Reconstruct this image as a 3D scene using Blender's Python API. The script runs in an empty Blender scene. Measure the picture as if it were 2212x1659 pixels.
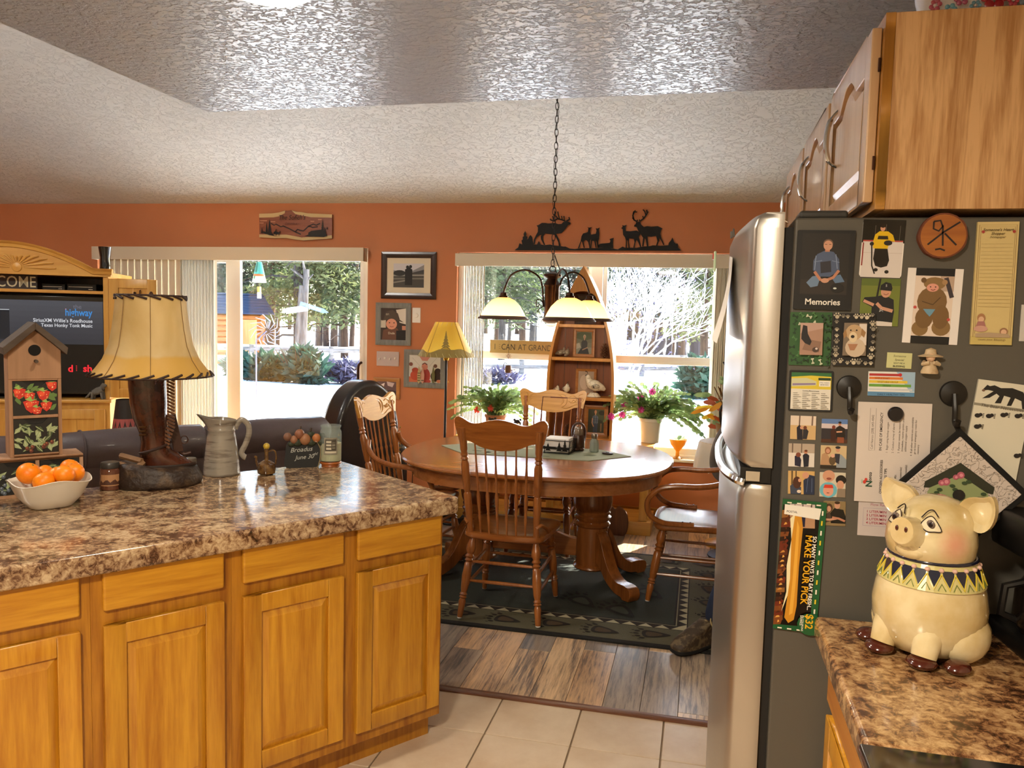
import bpy, bmesh, math, random
from mathutils import Vector, Matrix, noise
random.seed(7)
SC = bpy.context.scene
COL = SC.collection
PI = math.pi
# ------------------------------------------------------------------ camera
# room axes: x = right along the far wall, y = depth towards the far wall, z = up
FPX, EYE, ROLL, YAW = 1725.0, 1.55, 0.025, 0.23
PITCH = math.atan((830 - 690) / FPX)
def _rot(x, y, z):            # camera heading frame -> room frame
    return Vector((x*math.cos(YAW) - y*math.sin(YAW), x*math.sin(YAW) + y*math.cos(YAW), z))
_u0 = Vector((0, math.sin(PITCH), math.cos(PITCH)))
_r = Vector((math.cos(ROLL), 0, 0)) + _u0*math.sin(ROLL)
_u = Vector((-math.sin(ROLL), 0, 0)) + _u0*math.cos(ROLL)
CF, CR, CU = _rot(0, math.cos(PITCH), -math.sin(PITCH)), _rot(*_r), _rot(*_u)
EYEP = Vector((0, 0, EYE))
cam = bpy.data.cameras.new('camera'); camo = bpy.data.objects.new('camera', cam); COL.objects.link(camo)
cam.sensor_fit = 'HORIZONTAL'; cam.sensor_width = 36; cam.lens = 36*FPX/2212; cam.clip_start = .02; cam.clip_end = 400
camo.matrix_world = Matrix(((CR.x, CU.x, -CF.x, 0), (CR.y, CU.y, -CF.y, 0), (CR.z, CU.z, -CF.z, EYE), (0, 0, 0, 1)))
SC.camera = camo
SC.view_settings.view_transform = 'Standard'; SC.view_settings.look = 'None'
SC.view_settings.gamma = 1; SC.view_settings.use_curve_mapping = False
SC.view_settings.exposure = 0.85
# measuring: the point where the sight line through a photo point meets a real plane
def ray(px, py): return CF + CR*((px-1106)/FPX) + CU*((829.5-py)/FPX)
def atz(px, py, z): d = ray(px, py); return EYEP + d*((z-EYE)/d.z)
def aty(px, py, y): d = ray(px, py); return EYEP + d*(y/d.y)
def atx(px, py, x): d = ray(px, py); return EYEP + d*(x/d.x)
def atd(px, py, t): return EYEP + ray(px, py)*t
# ------------------------------------------------------------------ light
SUN_AZ, SUN_EL = math.radians(27), math.radians(33)     # azimuth from +y towards +x
W = bpy.data.worlds.new('sky'); SC.world = W; W.use_nodes = True
wn = W.node_tree; bg = wn.nodes['Background']
sky = wn.nodes.new('ShaderNodeTexSky'); sky.sky_type = 'NISHITA'; sky.sun_disc = False
sky.sun_elevation = SUN_EL; sky.sun_rotation = SUN_AZ; sky.air_density = 1.0; sky.dust_density = 2.0
wn.links.new(sky.outputs[0], bg.inputs[0]); bg.inputs[1].default_value = 0.95
def lamp(name, kind, loc, energy, col=(1, 1, 1), size=.1, rot=None, parent=None):
    l = bpy.data.lights.new(name, kind); l.energy = energy; l.color = col
    if kind == 'AREA': l.size = size; l.shape = 'DISK'
    elif kind == 'SUN': l.angle = size
    else: l.shadow_soft_size = size
    o = bpy.data.objects.new(name, l); COL.objects.link(o); o.location = loc
    if rot: o.rotation_euler = rot
    o.parent = parent
    return o
sd = Vector((math.sin(SUN_AZ)*math.cos(SUN_EL), math.cos(SUN_AZ)*math.cos(SUN_EL), math.sin(SUN_EL)))
so = lamp('sun', 'SUN', (3, 20, 12), 20.0, (1, .93, .80), .009)
so.rotation_euler = sd.to_track_quat('Z', 'Y').to_euler()
# ------------------------------------------------------------------ colours and materials
def lin(v): v /= 255.0; return v/12.92 if v <= .04045 else ((v+.055)/1.055)**2.4
def rgb(r, g, b): return (lin(r), lin(g), lin(b), 1)
def hx(s): return rgb(int(s[0:2], 16), int(s[2:4], 16), int(s[4:6], 16))
MATS = {}
class N:
    def __init__(s, name):
        s.m = bpy.data.materials.new(name); s.m.use_nodes = True; s.t = s.m.node_tree
        s.b = s.t.nodes['Principled BSDF']; s.out = s.t.nodes['Material Output']
    def n(s, typ, **kw):
        nd = s.t.nodes.new('ShaderNode'+typ)
        for k, v in kw.items():
            if k.startswith('i_'): nd.inputs[int(k[2:]) if k[2:].isdigit() else k[2:].replace('_', ' ')].default_value = v
            else: setattr(nd, k, v)
        return nd
    def l(s, a, ao, b, bi): s.t.links.new(a.outputs[ao], b.inputs[bi])
    def coords(s, scale=(1, 1, 1), rnd=False):
        tc = s.n('TexCoord'); mp = s.n('Mapping'); mp.inputs['Scale'].default_value = scale
        if rnd:
            oi = s.n('ObjectInfo'); mu = s.n('Math', operation='MULTIPLY', i_1=37.0); s.l(oi, 'Random', mu, 0)
            ad = s.n('VectorMath', operation='ADD'); s.l(tc, 'Object', ad, 0); s.l(mu, 0, ad, 1); s.l(ad, 0, mp, 0)
        else: s.l(tc, 'Object', mp, 0)
        return mp
    def ramp(s, stops):
        r = s.n('ValToRGB'); e = r.color_ramp.elements
        while len(e) < len(stops): e.new(.5)
        for el, (p, c) in zip(e, stops): el.position = p; el.color = c
        return r
    def bump(s, src, so_, strength, dist=.01):
        b = s.n('Bump'); b.inputs['Strength'].default_value = strength; b.inputs['Distance'].default_value = dist
        s.l(src, so_, b, 'Height'); s.l(b, 0, s.b, 'Normal'); return b
def mat(name, col, rough=.5, metal=0, bump=None, var=None, emit=None, coat=0, trans=0, ior=1.45, alpha=1, sheen=0, spec=None, sss=0):
    if name in MATS: return MATS[name]
    k = N(name); b = k.b
    b.inputs['Base Color'].default_value = col; b.inputs['Roughness'].default_value = rough; b.inputs['Metallic'].default_value = metal
    b.inputs['IOR'].default_value = ior; b.inputs['Transmission Weight'].default_value = trans; b.inputs['Coat Weight'].default_value = coat
    b.inputs['Coat Roughness'].default_value = .08; b.inputs['Sheen Weight'].default_value = sheen
    if spec is not None: b.inputs['Specular IOR Level'].default_value = spec
    if sss: b.inputs['Subsurface Weight'].default_value = sss; b.inputs['Subsurface Scale'].default_value = .02
    if emit: b.inputs['Emission Color'].default_value = emit[0]; b.inputs['Emission Strength'].default_value = emit[1]
    if var:   # (scale xyz or number, second colour, threshold, softness)
        sc, c2, lo, hi = var; mp = k.coords(sc if isinstance(sc, tuple) else (sc,)*3)
        nz = k.n('TexNoise', i_Scale=1.0, i_Detail=5.0, i_Roughness=.6); k.l(mp, 0, nz, 'Vector')
        r = k.ramp([(lo, col), (hi, c2)]); k.l(nz, 0, r, 0); k.l(r, 0, b, 'Base Color')
    if bump:
        sc, st, di = bump; mp = k.coords(sc if isinstance(sc, tuple) else (sc,)*3)
        nz = k.n('TexNoise', i_Scale=1.0, i_Detail=4.0); k.l(mp, 0, nz, 'Vector'); k.bump(nz, 0, st, di)
    MATS[name] = k.m; return k.m
def wood(name, c1, c2, axis='x', s=9.0, rough=.38, coat=.15, dark=None, tint=0.0, contrast=(.34, .68)):
    """grain runs along `axis`; each piece takes its own stretch of grain"""
    if name in MATS: return MATS[name]
    k = N(name); sc = [s, s, s]; sc['xyz'.index(axis)] = s*.07
    mp = k.coords(tuple(sc), True)
    nz = k.n('TexNoise', i_Scale=1.0, i_Detail=6.0, i_Roughness=.62, i_Distortion=1.6); k.l(mp, 0, nz, 'Vector')
    wv = k.n('TexNoise', i_Scale=4.5, i_Detail=3.0, i_Roughness=.7); k.l(mp, 0, wv, 'Vector')
    mx = k.n('Math', operation='MULTIPLY_ADD', i_1=.45); k.l(wv, 0, mx, 0)
    m2 = k.n('Math', operation='MULTIPLY', i_1=.6); k.l(nz, 0, m2, 0); k.l(m2, 0, mx, 2)
    st = [(contrast[0], c2), (contrast[1], c1)]
    if dark: st = [(contrast[0]-.1, dark)] + st
    r = k.ramp(st); k.l(mx, 0, r, 0)
    oi = k.n('ObjectInfo'); hs = k.n('HueSaturation')
    mr = k.n('MapRange', i_3=1-tint, i_4=1+tint); k.l(oi, 'Random', mr, 0); k.l(mr, 0, hs, 'Value'); k.l(r, 0, hs, 'Color')
    k.l(hs, 0, k.b, 'Base Color')
    k.b.inputs['Roughness'].default_value = rough; k.b.inputs['Coat Weight'].default_value = coat; k.b.inputs['Coat Roughness'].default_value = .2
    k.bump(mx, 0, .12, .003)
    MATS[name] = k.m; return k.m
def paint(name, rough=.5, coat=0, bump=None, emit=0):
    """flat print: the colour of each printed shape is stored on its faces"""
    if name in MATS: return MATS[name]
    k = N(name); a = k.n('Attribute', attribute_name='Col'); k.l(a, 'Color', k.b, 'Base Color')
    k.b.inputs['Roughness'].default_value = rough; k.b.inputs['Coat Weight'].default_value = coat
    if emit: k.l(a, 'Color', k.b, 'Emission Color'); k.b.inputs['Emission Strength'].default_value = emit
    if bump:
        mp = k.coords((bump[0],)*3); nz = k.n('TexNoise', i_Scale=1.0, i_Detail=4.0); k.l(mp, 0, nz, 'Vector'); k.bump(nz, 0, bump[1], bump[2])
    MATS[name] = k.m; return k.m
# ------------------------------------------------------------------ mesh builder
_txt = {}
def text_mesh(s, bold=0.0, shear=0.0):
    key = (s, bold, shear)
    if key not in _txt:
        c = bpy.data.curves.new('t', 'FONT'); c.body = s; c.size = 1; c.offset = bold; c.shear = shear; c.resolution_u = 3
        o = bpy.data.objects.new('t', c); COL.objects.link(o)
        dg = bpy.context.evaluated_depsgraph_get(); dg.update(); me = bpy.data.meshes.new_from_object(o.evaluated_get(dg))
        vs = [v.co.copy() for v in me.vertices]; fs = [tuple(p.vertices) for p in me.polygons]
        w = max([v.x for v in vs] or [0]); _txt[key] = (vs, fs, w)
        bpy.data.objects.remove(o); bpy.data.curves.remove(c); bpy.data.meshes.remove(me)
    return _txt[key]
def circ(cx, cy, rx, ry=None, n=20, a0=0, a1=2*PI):
    ry = rx if ry is None else ry
    return [(cx+rx*math.cos(a0+(a1-a0)*i/n), cy+ry*math.sin(a0+(a1-a0)*i/n)) for i in range(n + (0 if abs(a1-a0) > 6.2 else 1))]
def rrect(x0, y0, x1, y1, r, n=4):
    p = []
    for cx, cy, a in ((x1-r, y0+r, -PI/2), (x1-r, y1-r, 0), (x0+r, y1-r, PI/2), (x0+r, y0+r, PI)):
        p += [(cx+r*math.cos(a+PI/2*i/n), cy+r*math.sin(a+PI/2*i/n)) for i in range(n+1)]
    return p
def smooth(pts, n=6, closed=False):
    """Catmull-Rom through the points"""
    P = [Vector(p) for p in pts]; m = len(P); out = []
    for i in range(m if closed else m-1):
        g = (lambda j: P[j % m]) if closed else (lambda j: P[min(max(j, 0), m-1)])
        a, b, c, d = g(i-1), g(i), g(i+1), g(i+2)
        for j in range(n):
            t = j/n
            out.append(.5*((2*b) + (c-a)*t + (2*a-5*b+4*c-d)*t*t + (3*b-a-3*c+d)*t**3))
    if not closed: out.append(P[-1])
    return out
class MB:
    def __init__(s): s.v = []; s.f = []; s.c = []; s.M = None; s.col = None
    def add(s, vs, fs, col=None):
        o = len(s.v); M = s.M
        s.v += [tuple(M @ Vector(v)) if M else tuple(v) for v in vs]
        s.f += [tuple(i+o for i in f) for f in fs]; s.c += [col or s.col]*len(fs); return s
    def box(s, x0, x1, y0, y1, z0, z1, col=None):
        return s.add([(x, y, z) for z in (z0, z1) for y in (y0, y1) for x in (x0, x1)],
                     [(0, 2, 3, 1), (4, 5, 7, 6), (0, 1, 5, 4), (2, 6, 7, 3), (0, 4, 6, 2), (1, 3, 7, 5)], col)
    def cbox(s, c, w, d, h, col=None):
        return s.box(c[0]-w/2, c[0]+w/2, c[1]-d/2, c[1]+d/2, c[2]-h/2, c[2]+h/2, col)
    def bar(s, a, b, w, h, up=(0, 0, 1), col=None):
        a, b = Vector(a), Vector(b); t = (b-a).normalized(); up = Vector(up)
        x = t.cross(up)
        if x.length < 1e-4: x = t.cross(Vector((1, 0, 0)))
        x.normalize(); y = x.cross(t); vs = []
        for p in (a, b): vs += [p-x*w/2-y*h/2, p+x*w/2-y*h/2, p+x*w/2+y*h/2, p-x*w/2+y*h/2]
        return s.add(vs, [(3, 2, 1, 0), (4, 5, 6, 7), (0, 1, 5, 4), (1, 2, 6, 5), (2, 3, 7, 6), (3, 0, 4, 7)], col)
    def tube(s, pts, r, n=8, cap=True, closed=False, col=None, flat=1.0):
        P = [Vector(p) for p in pts]; m = len(P); R = r if isinstance(r, (list, tuple)) else [r]*m
        vs = []; nx = None
        for i, p in enumerate(P):
            if closed: t = P[(i+1) % m]-P[i-1]
            else: t = P[min(i+1, m-1)]-P[max(i-1, 0)]
            if t.length < 1e-9: t = Vector((0, 0, 1))
            t.normalize()
            if nx is None:
                nx = t.cross(Vector((0, 0, 1)))
                if nx.length < .1: nx = t.cross(Vector((0, 1, 0)))
            nx = nx - t*nx.dot(t)
            if nx.length < 1e-6: nx = t.orthogonal()
            nx.normalize(); ny = t.cross(nx)
            vs += [p + (nx*math.cos(2*PI*k/n) + ny*math.sin(2*PI*k/n)*flat)*R[i] for k in range(n)]
        fs = []
        for i in range(m if closed else m-1):
            a, b = i*n, ((i+1) % m)*n
            fs += [(a+k, a+(k+1) % n, b+(k+1) % n, b+k) for k in range(n)]
        if cap and not closed: fs += [tuple(range(n))[::-1], tuple((m-1)*n+k for k in range(n))]
        return s.add(vs, fs, col)
    def lathe(s, prof, n=20, c=(0, 0, 0), col=None, sx=1, sy=1, twist=0):
        """prof = (radius, z) from bottom to top"""
        vs = [(c[0]+r*sx*math.cos(2*PI*k/n+twist), c[1]+r*sy*math.sin(2*PI*k/n+twist), c[2]+z) for r, z in prof for k in range(n)]
        fs = [(i*n+k, i*n+(k+1) % n, (i+1)*n+(k+1) % n, (i+1)*n+k) for i in range(len(prof)-1) for k in range(n)]
        if prof[0][0] > 1e-5: fs.append(tuple(range(n))[::-1])
        if prof[-1][0] > 1e-5: fs.append(tuple((len(prof)-1)*n+k for k in range(n)))
        return s.add(vs, fs, col)
    def turned(s, a, b, prof, n=10, col=None):
        """a lathe-turned stick from a to b; prof = (radius, 0..1)"""
        a, b = Vector(a), Vector(b); q = (b-a).to_track_quat('Z', 'Y').to_matrix().to_4x4(); L = (b-a).length
        M0 = s.M; s.M = (M0 or Matrix.Identity(4)) @ Matrix.Translation(a) @ q
        s.lathe([(r, t*L) for r, t in prof], n, col=col); s.M = M0; return s
    def prism(s, poly, z0, z1, col=None):
        m = len(poly); vs = [(p[0], p[1], z0) for p in poly]+[(p[0], p[1], z1) for p in poly]
        return s.add(vs, [tuple(range(m))[::-1], tuple(range(m, 2*m))]+[(i, (i+1) % m, m+(i+1) % m, m+i) for i in range(m)], col)
    def xprism(s, poly, y0, y1, col=None):      # outline in x,z extruded along y (y0 = front)
        m = len(poly); vs = [(p[0], y0, p[1]) for p in poly]+[(p[0], y1, p[1]) for p in poly]
        return s.add(vs, [tuple(range(m)), tuple(range(m, 2*m))[::-1]]+[((i+1) % m, i, m+i, m+(i+1) % m) for i in range(m)], col)
    def ell(s, c, rx, ry, rz, n=14, m=8, col=None):
        prof = [(max(math.sin(PI*i/m), 1e-6), -math.cos(PI*i/m)) for i in range(m+1)]
        M0 = s.M; s.M = (M0 or Matrix.Identity(4)) @ Matrix.Translation(c) @ Matrix.Diagonal((rx, ry, rz, 1)); s.lathe(prof, n, col=col); s.M = M0; return s
    def text(s, txt, x, z, size, y, col, align='l', bold=0.0, shear=0.0, rot=0, sx=1.0):
        vs, fs, w = text_mesh(txt, bold, shear); dx = {'l': 0, 'c': -w/2, 'r': -w}[align]
        ca, sa = math.cos(rot), math.sin(rot); out = []
        for v in vs:
            a, b = (v.x+dx)*size*sx, v.y*size; out.append((x+a*ca-b*sa, y, z+a*sa+b*ca))
        return s.add(out, fs, col)
    def stroke(s, pts, w, y, col=None, closed=False):
        """a flat brush line in the x,z plane"""
        m = len(pts); P = [Vector((p[0], p[1])) for p in pts]; L = []; R = []
        for i in range(m):
            t = P[(i+1) % m]-P[i-1] if closed else P[min(i+1, m-1)]-P[max(i-1, 0)]
            if t.length < 1e-9: t = Vector((1, 0))
            t.normalize(); q = Vector((-t.y, t.x))*(w[i] if isinstance(w, (list, tuple)) else w)/2
            L.append((P[i].x+q.x, y, P[i].y+q.y)); R.append((P[i].x-q.x, y, P[i].y-q.y))
        k = m if closed else m-1
        return s.add(L+R, [(m+i, m+(i+1) % m, (i+1) % m, i) for i in range(k)], col)
    def build(s, name, material, parent=None, bevel=0, seg=2, ang=35, flat=False, kind=None, loc=None):
        me = bpy.data.meshes.new(name); me.from_pydata(s.v, [], s.f)
        if any(c is not None for c in s.c):
            at = me.color_attributes.new('Col', 'FLOAT_COLOR', 'CORNER'); li = 0; data = []
            for f, c in zip(s.f, s.c): data += list(c or (.5, .5, .5, 1))*len(f)
            at.data.foreach_set('color', data)
        if bevel:
            bm = bmesh.new(); bm.from_mesh(me); bmesh.ops.remove_doubles(bm, verts=bm.verts, dist=1e-6)
            es = [e for e in bm.edges if len(e.link_faces) == 2 and e.calc_face_angle(0) > .6]
            bmesh.ops.bevel(bm, geom=es, offset=bevel, segments=seg, affect='EDGES', profile=.5, clamp_overlap=True)
            bm.to_mesh(me); bm.free()
        if not flat:
            me.polygons.foreach_set('use_smooth', [True]*len(me.polygons)); me.set_sharp_from_angle(angle=math.radians(ang))
        for m_ in (material if isinstance(material, (list, tuple)) else [material]): me.materials.append(m_)
        me.update()
        if bevel and not flat:            # area-weighted normals keep broad faces flat between their rounded edges
            ns = [Vector() for _ in me.vertices]
            for p in me.polygons:
                w = p.normal*p.area
                for i in p.vertices: ns[i] += w
            me.normals_split_custom_set_from_vertices([n.normalized() if n.length > 1e-12 else Vector((0, 0, 1)) for n in ns])
        o = bpy.data.objects.new(name, me); COL.objects.link(o)
        if parent: o.parent = parent
        if kind: o['kind'] = kind
        if loc: o.location = loc
        return o
def tag(o, label=None, cat=None, group=None, kind=None):
    if label: o['label'] = label
    if cat: o['category'] = cat
    if group: o['group'] = group
    if kind: o['kind'] = kind
    return o
def thing(name, label, cat, loc=(0, 0, 0), rz=0, group=None, rx=0, ry=0):
    o = bpy.data.objects.new(name, None); COL.objects.link(o); o.location = loc; o.rotation_euler = (rx, ry, rz)
    o.empty_display_size = .1; return tag(o, label, cat, group)
def struct(mb, name, m, parent=None, **k): return mb.build(name, m, parent, kind=None if parent else 'structure', **k)
def dup(root, loc=None, rz=None, label=None, group=None):
    r = root.copy(); COL.objects.link(r)
    if loc is not None: r.location = loc
    if rz is not None: r.rotation_euler.z = rz
    if label: r['label'] = label
    if group: r['group'] = group
    for ch in list(root.children):
        c = ch.copy(); COL.objects.link(c); c.parent = r
        for g in list(ch.children):
            d = g.copy(); COL.objects.link(d); d.parent = c
    return r
def draw(mb, items, w, h, y0=0.0, step=.0002):
    """flat print: items in fractions of a w x h card (origin lower left), each a hair in front of the last"""
    y = y0
    for it in items:
        k, c = it[0], hx(it[1]); y -= step; a = it[2:]
        if k == 'r': mb.add([(a[0]*w, y, a[1]*h), (a[2]*w, y, a[1]*h), (a[2]*w, y, a[3]*h), (a[0]*w, y, a[3]*h)], [(0, 1, 2, 3)], c)
        elif k == 'e': q = circ(a[0]*w, a[1]*h, a[2]*w, a[3]*h, 16); mb.add([(p[0], y, p[1]) for p in q], [tuple(range(len(q)))], c)
        elif k == 'p': mb.add([(p[0]*w, y, p[1]*h) for p in a[0]], [tuple(range(len(a[0])))], c)
        elif k == 's': mb.stroke([(p[0]*w, p[1]*h) for p in a[0]], a[1]*w, y, c)
        elif k == 't':  # text x y size align [bold] [rot] [shear]
            mb.text(a[0], a[1]*w, a[2]*h, a[3]*h, y, c, a[4] if len(a) > 4 else 'l', a[5] if len(a) > 5 else 0, a[7] if len(a) > 7 else 0, a[6] if len(a) > 6 else 0)
    return mb
# ------------------------------------------------------------------ shared materials
OAK = wood('oak_honey', hx('cc9428'), hx('a4660e'), 'z', 13, .36, .25, tint=.05, contrast=(.37, .66))
OAKFR = wood('oak_face_frame', hx('b47a1e'), hx('8e540c'), 'z', 13, .4, .2, contrast=(.40, .62))  # darker than the doors: deeper stain plus shade put into the colour
OAKX = wood('oak_honey_across', hx('cc9428'), hx('a4660e'), 'x', 13, .36, .25, tint=.05, contrast=(.37, .66))
OAKPALE = wood('oak_pale', hx('dcb07c'), hx('b07e4a'), 'z', 17, .4, .2, tint=.03, contrast=(.42, .60))
OAKEDGE = wood('oak_edge', hx('c08a3c'), hx('a06c28'), 'z', 9, .4, .2)
CHAIR = wood('oak_chair', hx('a5642c'), hx('7a4218'), 'z', 16, .28, .4, tint=.06)
CHAIRX = wood('oak_chair_across', hx('a5642c'), hx('7a4218'), 'x', 14, .28, .4, tint=.06)
TABLEW = wood('oak_table', hx('b0703a'), hx('8a5226'), 'x', 10, .24, .5)
TABLEZ = wood('oak_table_upright', hx('9c5c28'), hx('6c3c16'), 'z', 10, .26, .4)
PINE = wood('golden_pine', hx('dca850'), hx('bf8432'), 'x', 6, .4, .15)
PINEZ = wood('golden_pine_upright', hx('dca850'), hx('bf8432'), 'z', 6, .4, .15)
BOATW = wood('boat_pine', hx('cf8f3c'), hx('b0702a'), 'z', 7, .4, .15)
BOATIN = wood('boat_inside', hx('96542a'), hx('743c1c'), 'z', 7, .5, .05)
DARKWOOD = wood('dark_wood', hx('4a2a18'), hx('2c170c'), 'z', 12, .35, .3)
WHITE = mat('white_vinyl', hx('e9e6e0'), .4)
VANE = mat('cream_vane', hx('dcd2bb'), .6, sss=0)
BLACK = mat('black_plastic', hx('121212'), .35)
MBLACK = mat('matte_black_metal', hx('1a1817'), .5, .3)
PRINT = paint('print', .55)
GLOSSPRINT = paint('glossy_print', .22)
CARD = mat('white_card', hx('ece8e4'), .6)
BRONZE = mat('bronze', hx('4a2e1e'), .35, .8, var=(14, hx('2c1a12'), .4, .65))
CERAM = mat('cream_ceramic', hx('e6d8b8'), .18, coat=.6, var=(7, hx('d2bd92'), .45, .75))
CHROME = mat('chrome', hx('d8d8d8'), .15, 1)
def pane_glass():
    k = N('window_glass'); tr = k.n('BsdfTransparent'); gl = k.n('BsdfGlossy'); gl.inputs['Roughness'].default_value = .02
    tr.inputs[0].default_value = (.93, .96, .97, 1); mx = k.n('MixShader'); mx.inputs[0].default_value = .06
    k.l(tr, 0, mx, 1); k.l(gl, 0, mx, 2); k.l(mx, 0, k.out, 0); return k.m
PANE = pane_glass()
def clear_glass(name, tint, a=.25):
    k = N(name); tr = k.n('BsdfTransparent'); gl = k.n('BsdfPrincipled'); gl.inputs['Roughness'].default_value = .04
    gl.inputs['Base Color'].default_value = tint; tr.inputs[0].default_value = tint; mx = k.n('MixShader'); mx.inputs[0].default_value = a
    k.l(tr, 0, mx, 1); k.l(gl, 0, mx, 2); k.l(mx, 0, k.out, 0); return k.m
GLASSJAR = clear_glass('jar_glass', hx('f0f6f4'), .10)
def wall_mat(name, c, c2):
    k = N(name); mp = k.coords((1.1, 1.1, 1.1)); nz = k.n('TexNoise', i_Scale=1.0, i_Detail=3.0); k.l(mp, 0, nz, 'Vector')
    r = k.ramp([(.3, c2), (.7, c)]); k.l(nz, 0, r, 0); k.l(r, 0, k.b, 'Base Color'); k.b.inputs['Roughness'].default_value = .7
    mb_ = k.coords((60, 60, 60)); n2 = k.n('TexNoise', i_Scale=1.0, i_Detail=3.0); k.l(mb_, 0, n2, 'Vector'); k.bump(n2, 0, .15, .003)
    return k.m
ORANGE = wall_mat('terracotta_paint', hx('c98256'), hx('c2784c'))
CREAMW = wall_mat('cream_paint', hx('cdbda2'), hx('c6b498'))
# knock-down plaster, glossy over the kitchen and flat over the dining room
k = N('kitchen_ceiling_paint'); k.b.inputs['Base Color'].default_value = hx('b2b8be'); k.b.inputs['Roughness'].default_value = .34
k.b.inputs['Coat Weight'].default_value = .25; k.b.inputs['Coat Roughness'].default_value = .24
mp = k.coords((38, 48, 40)); nz = k.n('TexNoise', i_Scale=1.0, i_Detail=5.0, i_Roughness=.55); k.l(mp, 0, nz, 'Vector')
r = k.ramp([(.42, (0, 0, 0, 1)), (.55, (1, 1, 1, 1))]); k.l(nz, 0, r, 0); k.bump(r, 0, 1.0, .009); k.t.links.new(k.b.inputs['Normal'].links[0].from_socket, k.b.inputs['Coat Normal']); KCEIL = k.m
k = N('vault_ceiling_paint'); k.b.inputs['Base Color'].default_value = hx('d2d9dc'); k.b.inputs['Roughness'].default_value = .6
mp = k.coords((15, 18, 15)); nz = k.n('TexNoise', i_Scale=1.0, i_Detail=6.0, i_Roughness=.7, i_Distortion=1.2); k.l(mp, 0, nz, 'Vector')
r = k.ramp([(.50, (0, 0, 0, 1)), (.53, (1, 1, 1, 1))]); k.l(nz, 0, r, 0); k.bump(r, 0, .7, .006); VCEIL = k.m
# ------------------------------------------------------------------ room shell
FAR, LEFT, RIGHT, BACK = 6.28, -7.2, 0.92, -1.7
DL, DR, DT = aty(210, 528, FAR).x, aty(795, 540, FAR).x, 2.115       # patio door opening
WL, WR, WT, WS = aty(988, 546, FAR).x, .23, 2.082, .48               # dining window opening
ZL, ZR = 2.512, 2.456                                                # wall top, a touch out of level
TH = .14
m = MB()
def wallbit(x0, x1, z0, z1): m.box(x0, x1, FAR, FAR+TH, z0, z1)
wallbit(LEFT, DL, 0, 2.7); wallbit(DR, WL, 0, 2.7); wallbit(WR, 3.0, 0, 2.7)
wallbit(DL, DR, DT, 2.7); wallbit(WL, WR, WT, 2.7); wallbit(WL, WR, 0, WS)
struct(m, 'wall_back', ORANGE)
struct(MB().box(LEFT-.12, LEFT, BACK, FAR, 0, 3.8), 'wall_left', ORANGE)
struct(MB().box(RIGHT, RIGHT+.12, BACK, FAR, 0, 3.8), 'wall_right', CREAMW)
struct(MB().box(LEFT, RIGHT, BACK-.12, BACK, 0, 3.8), 'wall_front', CREAMW)
m = MB()                                                             # vault: up from the far wall to a ridge, down again
SL, RY = .26, 1.9
q = []
for x, z in ((LEFT, ZL), (RIGHT, ZR)):
    q.append([(x, FAR, z), (x, RY, z+SL*(FAR-RY)), (x, BACK, z+SL*(FAR-RY)-.16*(RY-BACK))])
m.add([p for c in q for p in c]+[(p[0], p[1], p[2]+.1) for c in q for p in c],
      [(0, 1, 4, 3), (1, 2, 5, 4), (6, 9, 10, 7), (7, 10, 11, 8), (0, 3, 9, 6), (2, 8, 11, 5)])
struct(m, 'ceiling', VCEIL, flat=True)
KL = atz(0, 55, 2.44).x*.5 + atz(450, 238, 2.44).x*.5; KE = atz(1100, 217, 2.44).y
m = MB(); m.box(KL, RIGHT, BACK, KE, 2.44, 2.47); struct(m, 'ceiling', KCEIL)
m = MB(); m.box(KL, RIGHT, KE-.03, KE, 2.47, 3.62); m.box(KL, KL+.03, BACK, KE-.03, 2.47, 3.62); struct(m, 'wall_soffit', VCEIL)
# ------------------------------------------------------------------ floor: tiles one by one, planks one by one
LAM = 3.085
GROUT = mat('grout', hx('8a7560'), .9)
k = N('ceramic_tile'); mp = k.coords((5, 5, 5), True); nz = k.n('TexNoise', i_Scale=1.0, i_Detail=7.0, i_Roughness=.65); k.l(mp, 0, nz, 'Vector')
r = k.ramp([(.3, hx('c3a98c')), (.7, hx('d6c3aa'))]); k.l(nz, 0, r, 0); k.l(r, 0, k.b, 'Base Color'); k.b.inputs['Roughness'].default_value = .35
k.bump(nz, 0, .08, .003); TILE = k.m
fl = MB().box(LEFT, RIGHT, BACK, LAM, -.08, -.006).build('floor', GROUT, kind='structure')
TW = .325; T0 = atz(1257, 1530, 0).x; TR = 2.786; gap = .0055
base = None
def tile(x0, x1, y0, y1):
    global base
    if base is None or abs(y1-y0-TW) > .01:
        o = MB().box(0, x1-x0-gap, 0, y1-y0-gap, -.008, 0).build('tile', TILE, fl, bevel=.002, seg=1)
        if abs(y1-y0-TW) < .01: base = o
    else:
        o = base.copy(); COL.objects.link(o)
    o.location = (x0+gap/2, y0+gap/2, 0)
for i in range(-7, 4):
    x0 = T0+i*TW
    if x0 > RIGHT-.05: continue
    for j in range(-9, 0): tile(x0, x0+TW, TR+j*TW, TR+(j+1)*TW)
    tile(x0, x0+TW, TR, LAM-.012)
MB().box(LEFT, T0-7*TW, BACK, LAM, -.006, 0).build('tiling', TILE, fl)
k = N('plank_laminate'); mp = k.coords((16, 1.1, 16), True)
nz = k.n('TexNoise', i_Scale=1.0, i_Detail=8.0, i_Roughness=.68, i_Distortion=1.1); k.l(mp, 0, nz, 'Vector')
n2 = k.n('TexNoise', i_Scale=5.0, i_Detail=4.0, i_Roughness=.75); k.l(mp, 0, n2, 'Vector')
ad = k.n('Math', operation='MULTIPLY_ADD', i_1=.5); k.l(n2, 0, ad, 0); m2 = k.n('Math', operation='MULTIPLY', i_1=.55); k.l(nz, 0, m2, 0); k.l(m2, 0, ad, 2)
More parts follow.
